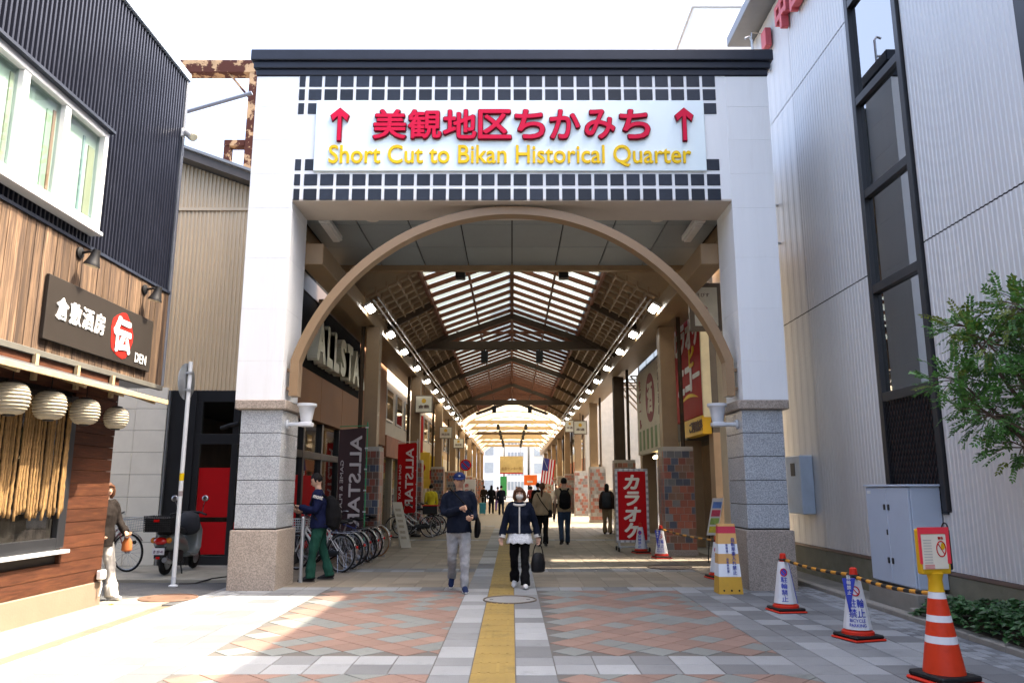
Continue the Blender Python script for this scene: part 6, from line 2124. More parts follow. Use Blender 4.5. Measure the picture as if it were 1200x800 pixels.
def person(label, loc, facing, h, legs, arms=None, top=None, bottom=None, shoes=None, near=True, hair='short', hairm=None, female=False,
           flare=1.0, lean=0.0, headyaw=0, headpitch=0, toplen=.86, sleeves=1.0, bulk=1.0, group=None, skirt=False, handcurl=.5, hip_w=1.0):
    PSEED[0] += 1
    sd = PSEED[0]
    k = h / 1.75
    t = thing('person', (0, 0, 0), label, 'person', group)
    # ---- skeleton
    J = {}
    for s, key in ((1, 'L'), (-1, 'R')):
        th, kf = legs[0 if s == 1 else 1][:2]
        hip = Vector((s * .088, 0, .92))
        kn = hip + .42 * Vector((s * .02, -math.sin(R(th)), -math.cos(R(th))))
        an = kn + .415 * Vector((0, -math.sin(R(th - kf)), -math.cos(R(th - kf))))
        J['hip' + key], J['kn' + key], J['an' + key] = hip, kn, an
        J['sh' + key] = Vector((s * (.165 if female else .185), -lean, 1.42))
        e, w_ = (arms or {}).get(key, (None, None))
        J['el' + key] = Vector(e) if e else Vector((s * .235, .03 - lean, 1.13))
        J['wr' + key] = Vector(w_) if w_ else Vector((s * .245, -.06 - lean, .885))
    dz = .085 - min(J['anL'].z, J['anR'].z)
    for q in J: J[q] = J[q] + Vector((0, 0, dz)) if q[:2] in ('hi', 'kn', 'an', 'sh', 'el', 'wr') else J[q]
    up = dz
    neck = Vector((0, -lean - .0, 1.46 + up)); hc = Vector((0, -lean * 1.3 - .02, 1.625 + up))
    HR = Matrix.Rotation(R(headyaw), 4, 'Z') @ Matrix.Rotation(R(headpitch), 4, 'X')
    # ---- head
    def hf(p):
        d = p - Vector((0, 0, 0))
        x, y, z = d
        if z < 0:
            f = min(1, -z / .115)
            x *= 1 - .30 * f ** 1.6
            if y > 0: y *= 1 - .42 * f
            else: y *= 1 - .08 * f
        if y < -.05: y = -.05 + (y + .05) * .8
        return Vector((x, y, z))
    sub = MB()
    hd = MB(); hd.ball((0, 0, 0), (.076, .094, .116), 22, 16, fn=hf)
    hd.tube([(0, -.078, .018), (0, -.088, -.008), (0, -.100, -.030), (0, -.083, -.040)], [.008, .010, .014, .008], 8)
    for s in (-1, 1): hd.ball((s * .077, .008, -.004), (.012, .02, .032), 8, 6)
    hd.tube([(0, -.078, -.062), (0, -.083, -.062)], [(.022, .010), (.016, .006)], 8)
    full = MB()
    full.add([hc + (HR @ Vector(p)) for p in hd.v], hd.f)
    full.tube([hc + Vector((0, .02, -.05)), neck + Vector((0, .005, 0)), neck + Vector((0, .01, -.08))], [.052, .054, .075], 12)
    full.tube([(0, 0, .92 + up), (0, -lean * .3, 1.08 + up), (0, -lean * .7, 1.28 + up), (0, -lean, 1.42 + up)], [(.13, .09), (.115, .085), (.135, .095), (.10, .07)], 14, ref=(1, 0, 0))
    fing = MB()
    for s, key in ((1, 'L'), (-1, 'R')):
        sh, el, wr = J['sh' + key], J['el' + key], J['wr' + key]
        full.tube(smoothpath([sh * .75 + Vector((0, -lean, 1.42 + up)) * .25, sh, el, wr], 3), [.045] * 3 + [.042, .040, .037] + [.035, .030, .026] + [.024], 10)
        full.tube([J['hip' + key], J['kn' + key], J['an' + key]], [.075, .05, .035], 10)
        d = (wr - el).normalized()
        cl = Vector(((-s) * .35, -.9, 0)); cl = (cl - d * cl.dot(d)).normalized()       # finger curl direction
        side = d.cross(cl).normalized()
        pc = wr + d * .05
        full.tube([wr - d * .01, wr + d * .03, wr + d * .075, wr + d * .092], [(.026, .018), (.036, .017), (.040, .016), (.034, .012)], 10, ref=side)
        for q in range(4):
            o_ = (q - 1.5) * .0185
            ln = (.070, .080, .076, .060)[q]
            b0 = wr + d * .082 + side * o_
            b1 = b0 + d * ln * .45 + cl * ln * .12 * (1 + handcurl)
            b2 = b1 + d * ln * .32 * (1 - handcurl * .5) + cl * ln * .32 * handcurl * 1.6
            b3 = b2 + d * ln * .22 * (1 - handcurl) + cl * ln * .25 * handcurl * 1.4
            fing.tube([b0 - d * .012, b0, b1, b2, b3], [.009, .0092, .0088, .008, .006], 7)
        sgn = 1
        tb = wr + d * .025 + side * (-.034) * s
        fing.tube([tb, tb + d * .03 + side * (-.02) * s + cl * .015, tb + d * .058 + side * (-.018) * s + cl * .035], [.012, .0105, .008], 7)
    vx = .011 if near else .02
    body = fuse(full, vx, 2)
    if near: body.add(fing.v, fing.f)
    body.v = [Vector(p) * k for p in body.v]
    body.build('body', m_skin, t, smooth='all', local=True)
    # ---- face
    def H(x, y, z): return (hc + HR @ Vector((x, y, z))) * k
    if near:
        for s in (-1, 1):
            mb = MB(); mb.ball(H(s * .031, -.083, .012), (.011 * k, .005 * k, .006 * k), 8, 6); mb.build('eye', m_eye, t, smooth='all', local=True)
            mb = MB(); mb.tube([H(s * .014, -.090, .030), H(s * .032, -.088, .036), H(s * .050, -.080, .030)], .0035 * k, 5); mb.build('eyebrow', hairm or m_hairk, t, local=True)
        mb = MB(); mb.tube([H(-.022, -.0815, -.062), H(0, -.0885, -.061), H(.022, -.0815, -.062)], [.002 * k, .005 * k, .002 * k], 6); mb.build('mouth', m_lip, t, smooth='all', local=True)
    # ---- hair
    hm = hairm or m_hairk
    hr = MB()

    def hairfn(p):
        n_ = noise.noise(p * 28 + Vector((sd, 0, 0))) * .006
        q = p * (1 + n_ * 6)
        return q
    cap = MB()
    cap.ball((0, .012, .022), (.086, .100, .108), 20, 14, fn=hairfn)
    # carve the face: keep points behind a slanted plane by pushing front-low points inside
    vs = []
    for p in cap.v:
        p = Vector(p)
        lim = .045 if hair != 'bald' else .2
        if p.y < -.02 and p.z < .062:
            p = p * .80
            p.z = max(p.z, -.02)
        elif p.z < -.03 and hair == 'short':
            p = Vector((p.x * .86, p.y * .9, -.03 + (p.z + .03) * .3))
        vs.append(p)
    hr.add([hc + HR @ p for p in vs], cap.f)
    if hair == 'bob':
        for s in (-1, 1):
            hr.tube([hc + HR @ Vector(q) for q in ((s * .062, -.035, .06), (s * .088, -.02, .0), (s * .092, -.005, -.07), (s * .080, .0, -.125))], [(.035, .030), (.036, .035), (.034, .038), (.012, .025)], 10, ref=(0, 1, 0))
        hr.tube([hc + HR @ Vector(q) for q in ((0, .07, .05), (0, .098, -.02), (0, .085, -.10), (0, .07, -.13))], [(.07, .03), (.085, .035), (.085, .03), (.06, .02)], 12, ref=(1, 0, 0))
        hr.tube([hc + HR @ Vector(q) for q in ((-.06, -.075, .055), (0, -.095, .065), (.06, -.075, .055))], [(.022, .012)] * 3, 8, ref=(0, 0, 1))
    if hair == 'pony':
        hr.tube([hc + HR @ Vector(q) for q in ((0, .085, .05), (0, .135, .02), (.01, .13, -.10), (.012, .12, -.24), (.01, .12, -.33))], [.02, .034, .036, .026, .008], 10)
    if hair == 'long':
        hr.tube([hc + HR @ Vector(q) for q in ((0, .06, .06), (0, .095, -.02), (0, .09, -.14), (0, .085, -.26), (0, .08, -.30))], [(.06, .03), (.088, .036), (.09, .03), (.07, .025), (.04, .012)], 12, ref=(1, 0, 0))
    hh_ = fuse(hr, .010 if near else .016, 1, fold=.006, seed=sd, fscale=30)
    hh_.v = [Vector(p) * k for p in hh_.v]
    if hair != 'bald':
        hh_.build('hair', hm, t, smooth='all', local=True)
    # ---- top
    tp = MB()
    cw = (.165 if female else .182) * bulk
    tp.tube([(0, 0, toplen + up), (0, -lean * .1, .97 + up), (0, -lean * .35, 1.09 + up), (0, -lean * .65, 1.26 + up), (0, -lean * .95, 1.39 + up), (0, -lean, 1.45 + up), (0, -lean, 1.485 + up)],
            [(.172 * bulk * hip_w, .128 * bulk), (.170 * bulk * hip_w, .128 * bulk), (.150 * bulk, .115 * bulk), (cw, .125 * bulk), (cw * 1.0, .105), (.11, .082), (.062, .062)], 20, ref=(1, 0, 0))
    for s, key in ((1, 'L'), (-1, 'R')):
        sh, el, wr = J['sh' + key], J['el' + key], J['wr' + key]
        end = el.lerp(wr, sleeves) if sleeves > .3 else sh.lerp(el, sleeves / .3 * .55)
        root = sh * .55 + Vector((0, -lean, 1.38 + up)) * .45
        path = smoothpath([root, sh + Vector((0, 0, -.02)), el, end], 3) if sleeves > .3 else smoothpath([root, sh + Vector((0, 0, -.02)), end], 3)
        n_ = len(path)
        rr = [(.070 + (.045 - .070) * (i / (n_ - 1)) ** .8) * bulk for i in range(n_)]
        tp.tube(path, rr, 12)
    tpm = fuse(tp, .0125 if near else .022, 3, fold=.016 if near else .01, seed=sd, fscale=11)
    tpm.v = [Vector(p) * k for p in tpm.v]
    tpm.build('top', top, t, smooth='all', local=True)
    # ---- trousers
    bt = MB()
    bt.tube([(0, 0, 1.0 + up), (0, 0, .92 + up), (0, .0, .84 + up), (0, 0, .80 + up)], [(.150 * hip_w, .112), (.160 * hip_w, .12), (.155 * hip_w, .115), (.09, .08)], 18, ref=(1, 0, 0))
    for s, key in ((1, 'L'), (-1, 'R')):
        hip, kn, an = J['hip' + key], J['kn' + key], J['an' + key]
        d = (an - kn).normalized()
        bt.tube(smoothpath([hip + Vector((0, 0, .04)), hip.lerp(kn, .35), kn, kn.lerp(an, .5), an + d * .03], 3), [.092, .094, .094, .092, .088, .082, .074, .070, .068, .067, .065 * flare, .064 * flare, .064 * flare][:13], 14)
    btm = fuse(bt, .012 if near else .02, 2, fold=.016 if near else .01, seed=sd + 5, fscale=13)
    btm.v = [Vector(p) * k for p in btm.v]
    btm.build('trousers', bottom, t, smooth='all', local=True)
    # ---- shoes
    for s, key in ((1, 'L'), (-1, 'R')):
        an, kn = J['an' + key], J['kn' + key]
        idx = 0 if s == 1 else 1
        pitch = legs[idx][2] if len(legs[idx]) > 2 else 0
        rm = Matrix.Translation(an) @ Matrix.Rotation(R(s * 6), 4, 'Z') @ Matrix.Rotation(R(pitch), 4, 'X')
        sh_ = MB(); sh_.tube([rm @ Vector(q) for q in ((0, .075, -.045), (0, .055, -.030), (0, 0, -.018), (0, -.06, -.032), (0, -.13, -.050), (0, -.175, -.060), (0, -.195, -.065))],
                             [(.025, .028), (.038, .042), (.042, .052), (.044, .040), (.046, .026), (.035, .018), (.012, .008)], 12, ref=(1, 0, 0))
        sh_.tube([rm @ Vector((0, .01, -.01)), rm @ Vector((0, .015, .05))], [.042, .040], 10)
        so = fuse(sh_, .009 if near else .016, 1)
        so.v = [Vector(p) * k for p in so.v]
        so_o = so.build('shoe', shoes[0], t, smooth='all', local=True)
        sl = MB(); sl.tube([(rm @ Vector(q)) * k for q in ((0, .078, -.071), (0, .03, -.071), (0, -.06, -.071), (0, -.14, -.071), (0, -.197, -.068))], [(.022 * k, .011 * k), (.038 * k, .0125 * k), (.043 * k, .0125 * k), (.044 * k, .012 * k), (.016 * k, .008 * k)], 12, ref=(1, 0, 0)); sl.build('sole', shoes[1], so_o, smooth=True, local=True)
    t.location = loc
    t.rotation_euler = (0, 0, R(facing))
    t['_k'] = k
    del t['_k']
    return t, J, k, hc, HR, up


def world_of(t, p, k):
    return Matrix.Translation(t.location) @ Matrix.Rotation(t.rotation_euler.z, 4, 'Z') @ (Vector(p) * k)


m_solew = M('sole_white', (.72, .72, .70), .6); m_soleb = M('sole_black', (.02, .02, .02), .7)
c_navy = cloth('navy', (.005, .008, .018)); c_black = cloth('black', (.005, .005, .006)); c_grey = cloth('grey_jean', (.27, .28, .295), .25); c_green = cloth('green', (.012, .055, .038))
c_beige = cloth('beige', (.34, .26, .165)); c_jean = cloth('jean', (.03, .05, .085), .2); c_white = cloth('white', (.50, .48, .44)); c_brown = cloth('brown_grey', (.014, .011, .010)); c_khaki = cloth('khaki', (.20, .15, .09))
c_royal = cloth('navy_sweat', (.006, .009, .035)); c_purple = cloth('purple', (.10, .05, .25)); c_yel = cloth('yellow', (.6, .5, .03)); c_darkb = cloth('dark_brown', (.035, .022, .018)); c_shoeblue = cloth('shoe_blue', (.010, .018, .055)); c_shoek = cloth('shoe_black', (.015, .015, .017), rough=.5); c_shoew = cloth('shoe_white', (.55, .55, .54), rough=.6)

# man in a cap, walking towards the camera with his hands before his chest
t, J, k, hc, HR, up = person('man in a navy cap and jacket and grey trousers walking towards the camera', (-.80, 11.85, 0), 4, 1.74, ((8, 4, 0), (-10, 30, 28)),
    arms={'R': ((-.235, -.02, 1.15), (.03, -.25, 1.22)), 'L': ((.235, -.0, 1.13), (.19, -.26, 1.08))}, top=c_navy, bottom=c_grey, shoes=(c_shoeblue, m_solew), bulk=1.12, handcurl=.9, headpitch=6)
cp = MB()
H = lambda x, y, z: (hc + HR @ Vector((x, y, z))) * k
dome = MB(); dome.ball((0, .008, .045), (.095, .108, .092), 20, 12)
vs = [Vector((p[0], p[1], max(p[2], .038))) for p in dome.v]
mb = MB(); mb.add([(hc + HR @ p) * k for p in vs], dome.f); mb.build('cap', cloth('cap_navy', (.008, .016, .06)), t, smooth='all', local=True)
mb = MB(); mb.tube([H(0, -.06, .052), H(0, -.11, .048), H(0, -.15, .038), H(0, -.172, .030)], [(.090 * k, .006), (.086 * k, .006), (.066 * k, .005), (.02 * k, .004)], 12, ref=(1, 0, 0)); mb.build('cap_peak', cloth('cap_navy', (.008, .016, .06)), t, smooth='all', local=True)
mb = MB(); mb.ball(H(0, -.105, .085), (.016, .006, .012), 8, 6); mb.build('cap_badge', c_white, t, smooth='all', local=True)
sb = thing('shoulder_bag', (-.50, 11.9, .82), 'black shoulder bag hanging at the hip of the man in the cap', 'bag')
mb = MB(); mb.tube([(-.535, 11.98, .78), (-.525, 11.97, .86), (-.52, 11.95, .98), (-.53, 11.93, 1.07)], [(.10, .035), (.12, .05), (.10, .045), (.06, .02)], 12, ref=(0, 1, 0)); mb.build('pouch', cloth('bag_black', (.006, .006, .007)), sb, smooth=True)
mb = MB(); mb.tube(smoothpath([(-.53, 11.93, 1.06), (-.62, 11.70, 1.18), (-.75, 11.668, 1.32), (-.88, 11.72, 1.45), (-.94, 11.84, 1.49)], 4), .011, 6); mb.build('strap', cloth('bag_black', (.006, .006, .007)), sb, smooth=True)

# woman in a mask
t, J, k, hc, HR, up = person('woman in a white face mask, navy cardigan and black trousers walking towards the camera', (.12, 12.3, 0), -2, 1.53, ((10, 4, -4), (-6, 22, 16)),
    arms={'R': ((-.27, .02, 1.14), (-.315, -.05, .87)), 'L': ((.27, .03, 1.14), (.315, .0, .88))}, top=c_navy, bottom=c_black, shoes=(c_shoew, m_solew), hair='bob', hairm=m_hairb, female=True, bulk=1.24, flare=1.35, toplen=.94, hip_w=1.08)
H = lambda x, y, z: (hc + HR @ Vector((x, y, z))) * k
mk = MB(); mk.ball((0, -.048, -.045), (.068, .058, .058), 16, 12, fn=lambda p: Vector((p.x, min(p.y, -.045), p.z)))
mb = MB(); mb.add([(hc + HR @ Vector(p)) * k for p in mk.v], mk.f); mb.build('face_mask', c_white, t, smooth='all', local=True)
hem = MB(); n_ = 40
vs = []
for z, a, b in ((.955, .195, .150), (.86, .212, .166), (.78, .235, .185), (.772, .232, .182), (.86, .206, .160), (.955, .186, .142)):
    for q in range(n_):
        an = 2 * PI * q / n_
        rp = 1 + .05 * math.sin(an * 10 + z * 3) * ((.955 - z) / .18)
        vs.append(Vector((a * math.cos(an) * rp, b * math.sin(an) * rp, z + up + (.012 * math.sin(an * 10) if z < .8 else 0))) * k)
hem.add(vs, [(r_ * n_ + q, r_ * n_ + (q + 1) % n_, (r_ + 1) * n_ + (q + 1) % n_, (r_ + 1) * n_ + q) for r_ in range(5) for q in range(n_)])
hem.build('lace_hem', M('lace', (.62, .64, .66), .9, var=.35, scale=55), t, smooth='all', local=True)
mb = MB(); mb.tube([(Vector((.108 * math.cos(2 * PI * q / 24), -.008 + .096 * math.sin(2 * PI * q / 24), 1.480 + up - .026 * (1 - math.sin(2 * PI * q / 24)) )) ) * k for q in range(24)], [(.022 * k, .028 * k)] * 24, 8, closed=True, ref=(0, 0, 1)); mb.build('white_collar', c_white, t, smooth='all', local=True)
mb = MB(); mb.box(-.011, .011, -.176 * k, -.10 * k, (.95 + up) * k, (1.40 + up) * k); 
mb.v = [(p[0], p[1] if p[2] < 1.1 else p[1] + .025, p[2]) for p in mb.v]; mb.build('front_placket', c_white, t, local=True)
for key in 'LR':
    d = (J['wr' + key] - J['el' + key]).normalized()
    mb = MB(); mb.tube([(J['wr' + key] - d * .045) * k, (J['wr' + key] + d * .008) * k], [.064 * k, .062 * k], 14); mb.build('white_cuff', c_white, t, smooth=True, local=True)
hbx = world_of(t, (J['wrL'] + Vector((.01, -.01, -.10))), k)
hb = thing('handbag', hbx - Vector((0, 0, .45)), 'black handbag held in the left hand of the woman in the mask', 'bag')
mb = MB(); mb.tube([hbx + Vector((.0, 0, -.44)), hbx + Vector((0, 0, -.42)), hbx + Vector((0, 0, -.30)), hbx + Vector((0, 0, -.18)), hbx + Vector((0, 0, -.15))], [(.085, .055), (.115, .075), (.12, .075), (.095, .055), (.05, .03)], 16, ref=(1, .5, 0)); mb.build('pouch', M('bag_leather', (.006, .006, .007), .5, bump=.4, bscale=60, spec=.2), hb, smooth=True)
for dx in (-.02, .02):
    mb = MB(); mb.tube(smoothpath([hbx + Vector((-.08, dx, -.19)), hbx + Vector((-.05, dx, -.06)), hbx + Vector((0, dx * .5, -.005)), hbx + Vector((.05, dx, -.06)), hbx + Vector((.08, dx, -.19))], 4), .008, 6); mb.build('handle', m_black, hb, smooth=True)

# man looking at his phone beside the bicycles
t, J, k, hc, HR, up = person('man in a navy sweatshirt and green trousers looking at his phone beside the bicycles', (-3.22, 13.2, 0), -78, 1.76, ((12, 8, 0), (-9, 8, 0)),
    arms={'L': ((.25, -.06, 1.16), (.10, -.33, 1.20)), 'R': ((-.26, -.04, 1.15), (-.13, -.30, 1.13))}, top=c_royal, bottom=c_green, shoes=(c_shoek, m_soleb), lean=.05, headpitch=22, bulk=1.2, flare=1.25, handcurl=.9)
H = lambda x, y, z: (hc + HR @ Vector((x, y, z))) * k
pp = world_of(t, (.08, -.43, 1.25 + up), k)
mb = MB(); mb.boxm(.075, .012, .15, Matrix.Translation(pp) @ Matrix.Rotation(R(-78), 4, 'Z') @ Matrix.Rotation(R(35), 4, 'X'))
tag(mb.build('phone', m_black, bevel=.004), 'black phone held up by the man in green trousers', 'phone')
# white print on the sleeve shoulder, drawn on the cloth surface
rw = Matrix.Rotation(R(-78), 3, 'Z')
letters('shoulder_print', 'mont', c_white, t, (J['shL'].x * k + .085, (J['shL'].y + .01) * k, (J['shL'].z - .06) * k), Vector((.0, 1, -.25)).normalized(), Vector((-.25, .24, .94)).normalized(), .16, .06, bold=.03, depth=.02, local=True)
bp = thing('backpack', world_of(t, (0.04, .22, .95 + up), k), 'black backpack worn by the man in green trousers', 'backpack')
ctr = world_of(t, (.03, .155, 1.14 + up), k)
rot3 = Matrix.Rotation(R(-78), 3, 'Z')
F = lambda a, b, c: ctr + rot3 @ Vector((a, b, c))
mb = MB(); mb.tube([F(0, .01, -.28), F(0, .03, -.26), F(0, .06, -.1), F(0, .04, .1), F(0, -.01, .20), F(0, -.03, .24)], [(.10, .08), (.18, .135), (.19, .15), (.165, .12), (.12, .075), (.05, .03)], 14, ref=rot3 @ Vector((1, 0, 0))); fz = fuse(mb, .014, 2, fold=.012, seed=3); fz.build('bag', cloth('bag_black', (.006, .006, .007)), bp, smooth='all')
for s in (-1, 1):
    mb = MB(); mb.tube(smoothpath([F(s * .10, -.05, .20), F(s * .12, -.15, .255), F(s * .13, -.275, .20), F(s * .14, -.31, .05), F(s * .16, -.22, -.12), F(s * .13, -.06, -.22)], 4), [(.022, .008)] * 21, 6); mb.build('strap', cloth('bag_black', (.006, .006, .007)), bp, smooth=True)

# person half hidden by the bar corner
t, J, k, hc, HR, up = person('person in a dark brown shirt and white trousers stepping out past the timber wall', (-5.70, 10.98, -.004), 62, 1.62, ((16, 4, -8), (-12, 20, 10)),
    arms={'L': ((.24, -.05, 1.14), (.20, -.27, 1.00)), 'R': ((-.24, -.0, 1.13), (-.22, -.22, .98))}, top=c_brown, bottom=c_white, shoes=(c_shoew, m_solew), hair='bob', hairm=m_hairb, female=True, bulk=1.15, flare=1.5, toplen=.80, handcurl=.8)
bx_ = world_of(t, (J['wrL'] + Vector((0, -.05, -.06))), k)
bg_ = thing('pouch_bag', bx_ - Vector((0, 0, .16)), 'small orange brown pouch held by the person in white trousers', 'bag')
mb = MB(); mb.tube([bx_ + Vector((0, 0, -.20)), bx_ + Vector((0, 0, -.18)), bx_ + Vector((0, 0, -.08)), bx_ + Vector((0, 0, -.02))], [(.05, .04), (.075, .055), (.07, .045), (.04, .02)], 12); mb.build('pouch', cloth('tan_leather', (.28, .09, .03), rough=.5), bg_, smooth=True)
mb = MB(); mb.tube(smoothpath([bx_ + Vector((-.04, 0, -.05)), bx_ + Vector((-.01, 0, .02)), bx_ + Vector((.04, 0, -.05))], 4), .006, 6); mb.build('handle', cloth('tan_leather', (.28, .09, .03), rough=.5), bg_)


def worn_backpack(t, J, k, up, label, col, w_=.15):
    bp = thing('backpack', world_of(t, (0, .2, .95 + up), k), label, 'backpack')
    ctr = world_of(t, (0, .165, 1.20 + up), k)
    r3 = Matrix.Rotation(t.rotation_euler.z, 3, 'Z')
    F = lambda a, b, c: ctr + r3 @ Vector((a, b, c))
    mb = MB(); mb.tube([F(0, .0, -.25), F(0, .02, -.23), F(0, .05, -.1), F(0, .04, .1), F(0, 0, .20), F(0, -.02, .23)], [(w_ * .6, .05), (w_, .09), (w_ * 1.1, .105), (w_, .09), (w_ * .75, .055), (w_ * .35, .03)], 14, ref=r3 @ Vector((1, 0, 0)))
    fuse(mb, .02, 2, fold=.008, seed=4).build('bag', col, bp, smooth='all')
    for s in (-1, 1):
        mb = MB(); mb.tube(smoothpath([F(s * .07, -.03, .18), F(s * .12, -.10, .275), F(s * .13, -.25, .22), F(s * .14, -.29, .05), F(s * .16, -.2, -.12), F(s * .13, -.04, -.2)], 3), [(.025, .008)] * 16, 6); mb.build('strap', col, bp, smooth=True)


c_bk = cloth('bag_black', (.006, .006, .007))
GF = 'people farther along the arcade'
t, J, k, hc, HR, up = person('woman with a ponytail, beige top and black trousers walking away', (.80, 20.8, 0), 176, 1.66, ((10, 6), (-8, 22, 14)), top=c_beige, bottom=c_black, shoes=(c_shoek, m_soleb), near=False, hair='pony', hairm=m_hairb, female=True, flare=1.25, bulk=1.15, group=GF)
sbp = thing('sling_bag', world_of(t, (.1, .16, 1.0), k), 'dark sling bag across the back of the woman with the ponytail', 'bag')
pa = [world_of(t, q, k) for q in ((.14, .11, 1.45 + up), (.03, .16, 1.25 + up), (-.12, .15, 1.05 + up), (-.19, .08, .95 + up))]
mb = MB(); mb.tube(pa, .012, 6); mb.build('strap', c_bk, sbp)
pc = world_of(t, (-.22, .03, .90 + up), k)
mb = MB(); mb.tube([pc + Vector((0, 0, -.1)), pc + Vector((0, 0, -.08)), pc + Vector((0, 0, .06)), pc + Vector((0, 0, .1))], [(.04, .07), (.06, .10), (.055, .09), (.03, .04)], 10); mb.build('pouch', c_bk, sbp, smooth=True)
t, J, k, hc, HR, up = person('man in a beige T shirt and jeans walking away', (1.42, 21.4, 0), 183, 1.80, ((-8, 22, 14), (10, 5)), top=c_beige, bottom=c_jean, shoes=(c_shoek, m_soleb), near=False, sleeves=.28, bulk=1.1, group=GF)
worn_backpack(t, J, k, up, 'black backpack on the man in the beige T shirt', c_bk)
t, J, k, hc, HR, up = person('person in a dark brown jacket and khaki trousers standing by the red lettered sign', (3.2, 26.4, 0), 170, 1.66, ((3, 2), (-4, 6)), top=c_darkb, bottom=c_khaki, shoes=(c_darkb, m_soleb), near=False, hair='long', female=True, bulk=1.2, flare=1.3, group=GF)
worn_backpack(t, J, k, up, 'dark backpack on the person in khaki trousers', cloth('bag_grey', (.03, .035, .045)))
far = [('woman in black with long hair walking deep in the arcade', (-1.25, 47.5), 178, 1.70, c_black, c_black, 'long'),
       ('person in navy with a white collar walking deep in the arcade', (-.62, 45.0), 184, 1.68, c_navy, c_navy, 'short'),
       ('person in purple trousers deep in the arcade between two dark dressed walkers', (-.95, 52.0), 175, 1.62, cloth('lilac', (.35, .3, .4)), c_purple, 'short'),
       ('person in a white shirt walking towards the camera beside the backpack man', (2.05, 36.0), 5, 1.70, c_white, c_black, 'short'),
       ('person in black walking behind the woman with the ponytail', (.98, 29.5), 175, 1.72, c_black, c_black, 'short'),
       ('person in a yellow and black jacket by the red banner', (-3.05, 29.5), 200, 1.66, c_yel, c_black, 'short'),
       ('person in dark clothes far down the arcade at the left', (-2.0, 56.0), 180, 1.70, c_brown, c_black, 'short'),
       ('person in grey far down the arcade behind the masked woman', (.35, 58.0), 0, 1.66, cloth('mid_grey', (.2, .2, .22)), c_jean, 'short'),
       ('person in dark red far down the arcade right of centre', (1.3, 54.0), 180, 1.68, cloth('dark_red', (.18, .03, .03)), c_black, 'bob')]
for i, (lab, (x, y), fc, hh_, tpc, btc, hs) in enumerate(far):
    person(lab, (x, y, 0), fc, hh_, ((9, 5), (-8, 18, 12)) if i % 2 else ((-8, 18, 12), (9, 5)), top=tpc, bottom=btc, shoes=(c_shoek, m_soleb), near=False, hair=hs, female=hs != 'short', group=GF)
sc_ = thing('suitcase', (-1.75, 46.2, 0), 'blue wheeled suitcase beside the woman in black deep in the arcade', 'suitcase')
mb = MB(); mb.box(-1.92, -1.56, 46.1, 46.32, .05, .68); mb.build('shell', cloth('case_blue', (.05, .25, .32), rough=.4), sc_, bevel=.04)
mb = MB(); mb.tube([(-1.84, 46.3, .68), (-1.84, 46.3, 1.0), (-1.64, 46.3, 1.0), (-1.64, 46.3, .68)], .01, 6); mb.build('handle', m_alu, sc_)
for s in (-1, 1):
    mb = MB(); mb.lathe([(.025, -.012), (.025, .012)], (-1.74 + s * .14, 46.2, .025), 10, 'x'); mb.build('castor', m_black, sc_)

# ------------------------------------------------------------ plants
def leaf_mat(name, col, tip=None):
    m = M(name, col, .45, var=.3, scale=10, rnd=.45, trans=.25)
    return m


m_leaf = leaf_mat('tree_leaf', (.08, .20, .04))
m_leafy = leaf_mat('young_leaf', (.15, .20, .03))
m_bark = M('bark', (.11, .075, .05), .9, var=.3, bump=.6, bscale=30)
random.seed(5)
tree = thing('garden_tree', (5.12, 6.9, .03), 'green feathery leaved tree overhanging the planting bed at the right edge', 'tree')
base = Vector((5.16, 6.75, 0))
tr = MB(); tr.tube([base + Vector((0, 0, -.05)), base + Vector((.03, 0, .6)), base + Vector((-.02, .05, 1.2)), base + Vector((-.05, .08, 1.6))], [.075, .06, .052, .045], 10); tr.build('trunk', m_bark, tree, smooth=True)
limbs = MB(); lv = MB(); ly = MB()


def leaflet(mbx, p, d, n, ln, wd):
    s = d.cross(n).normalized()
    mbx.add([p, p + d * ln * .45 + s * wd + n * ln * .04, p + d * ln - n * ln * .10, p + d * ln * .45 - s * wd + n * ln * .04], [(0, 1, 2), (0, 2, 3)])


def frond(p, d, ln, mbx):
    d = d.normalized()
    n = Vector((random.uniform(-.5, .5), random.uniform(-.5, .5), 1)).normalized()
    n = (n - d * n.dot(d)).normalized()
    s = d.cross(n)
    m = int(ln / .026)
    for i in range(m):
        f = (i + .5) / m
        q = p + d * ln * f - n * (.25 * ln * f * f)
        for sg in (-1, 1):
            dd = (s * sg + d * .75 + Vector((0, 0, -.2)) + Vector((random.uniform(-.2, .2), random.uniform(-.2, .2), random.uniform(-.2, .2)))).normalized()
            leaflet(mbx, q, dd, n, random.uniform(.036, .060), random.uniform(.012, .017))
    leaflet(mbx, p + d * ln - n * .25 * ln, d, n, .045, .011)


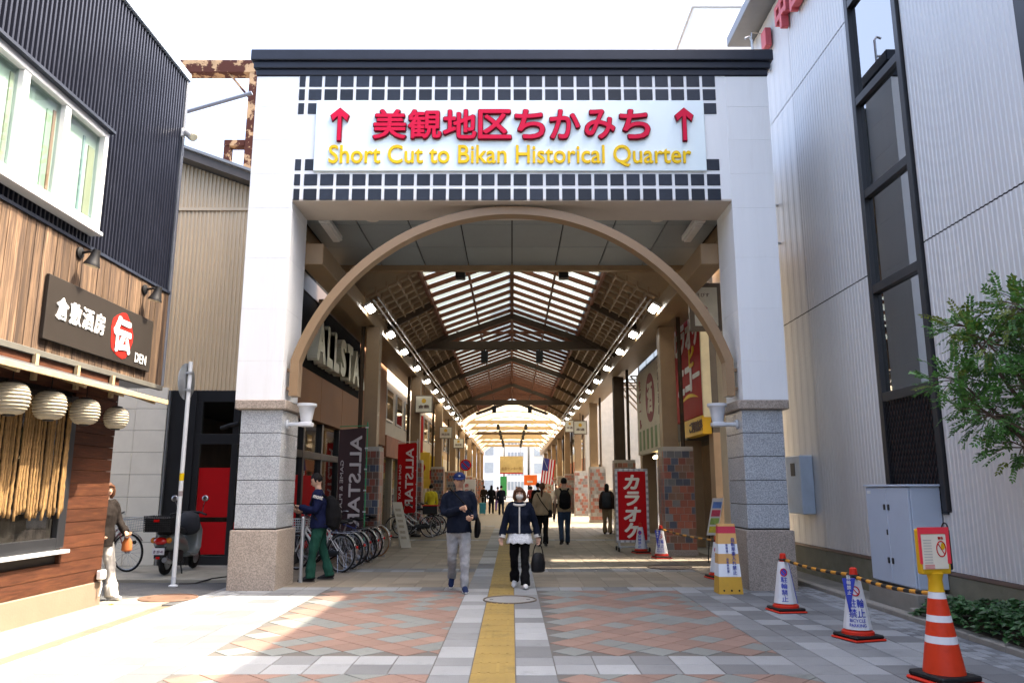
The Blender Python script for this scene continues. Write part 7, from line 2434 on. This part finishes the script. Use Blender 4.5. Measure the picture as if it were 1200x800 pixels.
centres = []
tries = 0
ends = [(Vector((4.62, 7.50, 2.90)), .42), (Vector((4.85, 7.2, 3.15)), .40), (Vector((4.45, 7.75, 2.55)), .30), (Vector((4.5, 7.35, 2.15)), .30), (Vector((4.9, 7.0, 2.35)), .42), (Vector((5.1, 7.6, 2.8)), .42), (Vector((4.95, 6.5, 3.0)), .45), (Vector((4.75, 7.3, 1.85)), .28),
        (Vector((5.2, 6.2, 2.6)), .45), (Vector((4.62, 7.8, 3.12)), .22), (Vector((4.98, 7.55, 3.30)), .25), (Vector((4.42, 7.55, 2.32)), .22)]
for c, r_ in ends:
    c = c + Vector((.10, 0, .03))
    st = base + Vector((-.05, .08, random.uniform(1.2, 1.6)))
    mid = st.lerp(c, .5) + Vector((random.uniform(-.08, .08), random.uniform(-.08, .08), random.uniform(0, .15)))
    limbs.tube(smoothpath([st, mid, c], 4), [.032 - .0030 * i for i in range(9)], 6)
    for i in range(int(240 * r_)):
        v = Vector((random.gauss(0, 1), random.gauss(0, 1), random.gauss(0, 1))).normalized()
        p = c + Vector((v.x, v.y, v.z * .62)) * r_ * random.uniform(.35, 1.1)
        d = (v + Vector((random.uniform(-.5, .5), random.uniform(-.5, .5), random.uniform(-.25, .5)))).normalized()
        if i % 4 == 0: limbs.tube([c, c.lerp(p, .6) + Vector((0, 0, .03)), p], [.007, .005, .003], 4)
        frond(p, d, random.uniform(.12, .22), ly if (p.z > 2.95 and random.random() < .35) or random.random() < .05 else lv)
limbs.build('limbs', m_bark, tree, smooth=True)
lv.build('crown', m_leaf, tree, kind='stuff'); ly.build('young_leaves', m_leafy, tree, kind='stuff')

# ivy-like ground cover in the bed
gc = MB()
m_ivy = leaf_mat('ivy_leaf', (.038, .105, .03))
random.seed(9)
for i in range(6500):
    y = random.uniform(1.5, 9.46)
    x = random.uniform(4.66, 5.36)
    hmax = .38 * min(1, (x - 4.62) / .12) * (.75 + .35 * noise.noise(Vector((x * 3, y * 1.6, 0))))
    if y > 9.1: hmax *= max(.2, (9.5 - y) / .4)
    z = .03 + max(.03, hmax) * random.uniform(.35, 1) ** .5
    a = random.uniform(0, 2 * PI)
    d = Vector((math.cos(a), math.sin(a), random.uniform(-.5, .25))).normalized()
    n = Vector((random.uniform(-.5, .3), random.uniform(-.5, .3), 1)).normalized()
    n = (n - d * n.dot(d)).normalized()
    s = d.cross(n)
    L_ = random.uniform(.05, .095); W_ = L_ * .38
    p = Vector((x, y, z))
    gc.add([p, p + d * L_ * .25 + s * W_ + n * .006, p + d * L_ * .6 + s * W_ * .8, p + d * L_ - n * .012, p + d * L_ * .6 - s * W_ * .8, p + d * L_ * .25 - s * W_ + n * .006, p + d * L_ * .45 - n * .006],
           [(0, 1, 6), (1, 2, 6), (2, 3, 6), (3, 4, 6), (4, 5, 6), (5, 0, 6)])
o = gc.build('ground_cover', m_ivy, org=(5, 6, 0))
tag(o, 'dark green ivy ground cover filling the planting bed', 'ground cover', kind='stuff')
# fallen leaves
for i, (x, y, lab) in enumerate(((4.86, 9.66, 'small yellow fallen leaf on the path behind the middle cone'), (-5.28, 10.50, 'tiny yellow green leaf at the foot of the timber wall corner'))):
    mb = MB(); d = Vector((.8, .6, 0)); leaflet(mb, Vector((x, y, .012 if i else .0)), d, Vector((0, 0, 1)), .07, .025)
    mb.add([(p[0], p[1], p[2] + .004) for p in mb.v[:4]], [(0, 1, 2), (0, 2, 3)])
    tag(mb.build('fallen_leaf', M('yellow_leaf', (.55, .45, .06), .7)), lab, 'leaf')

bpy.data.scenes.remove(TMP)
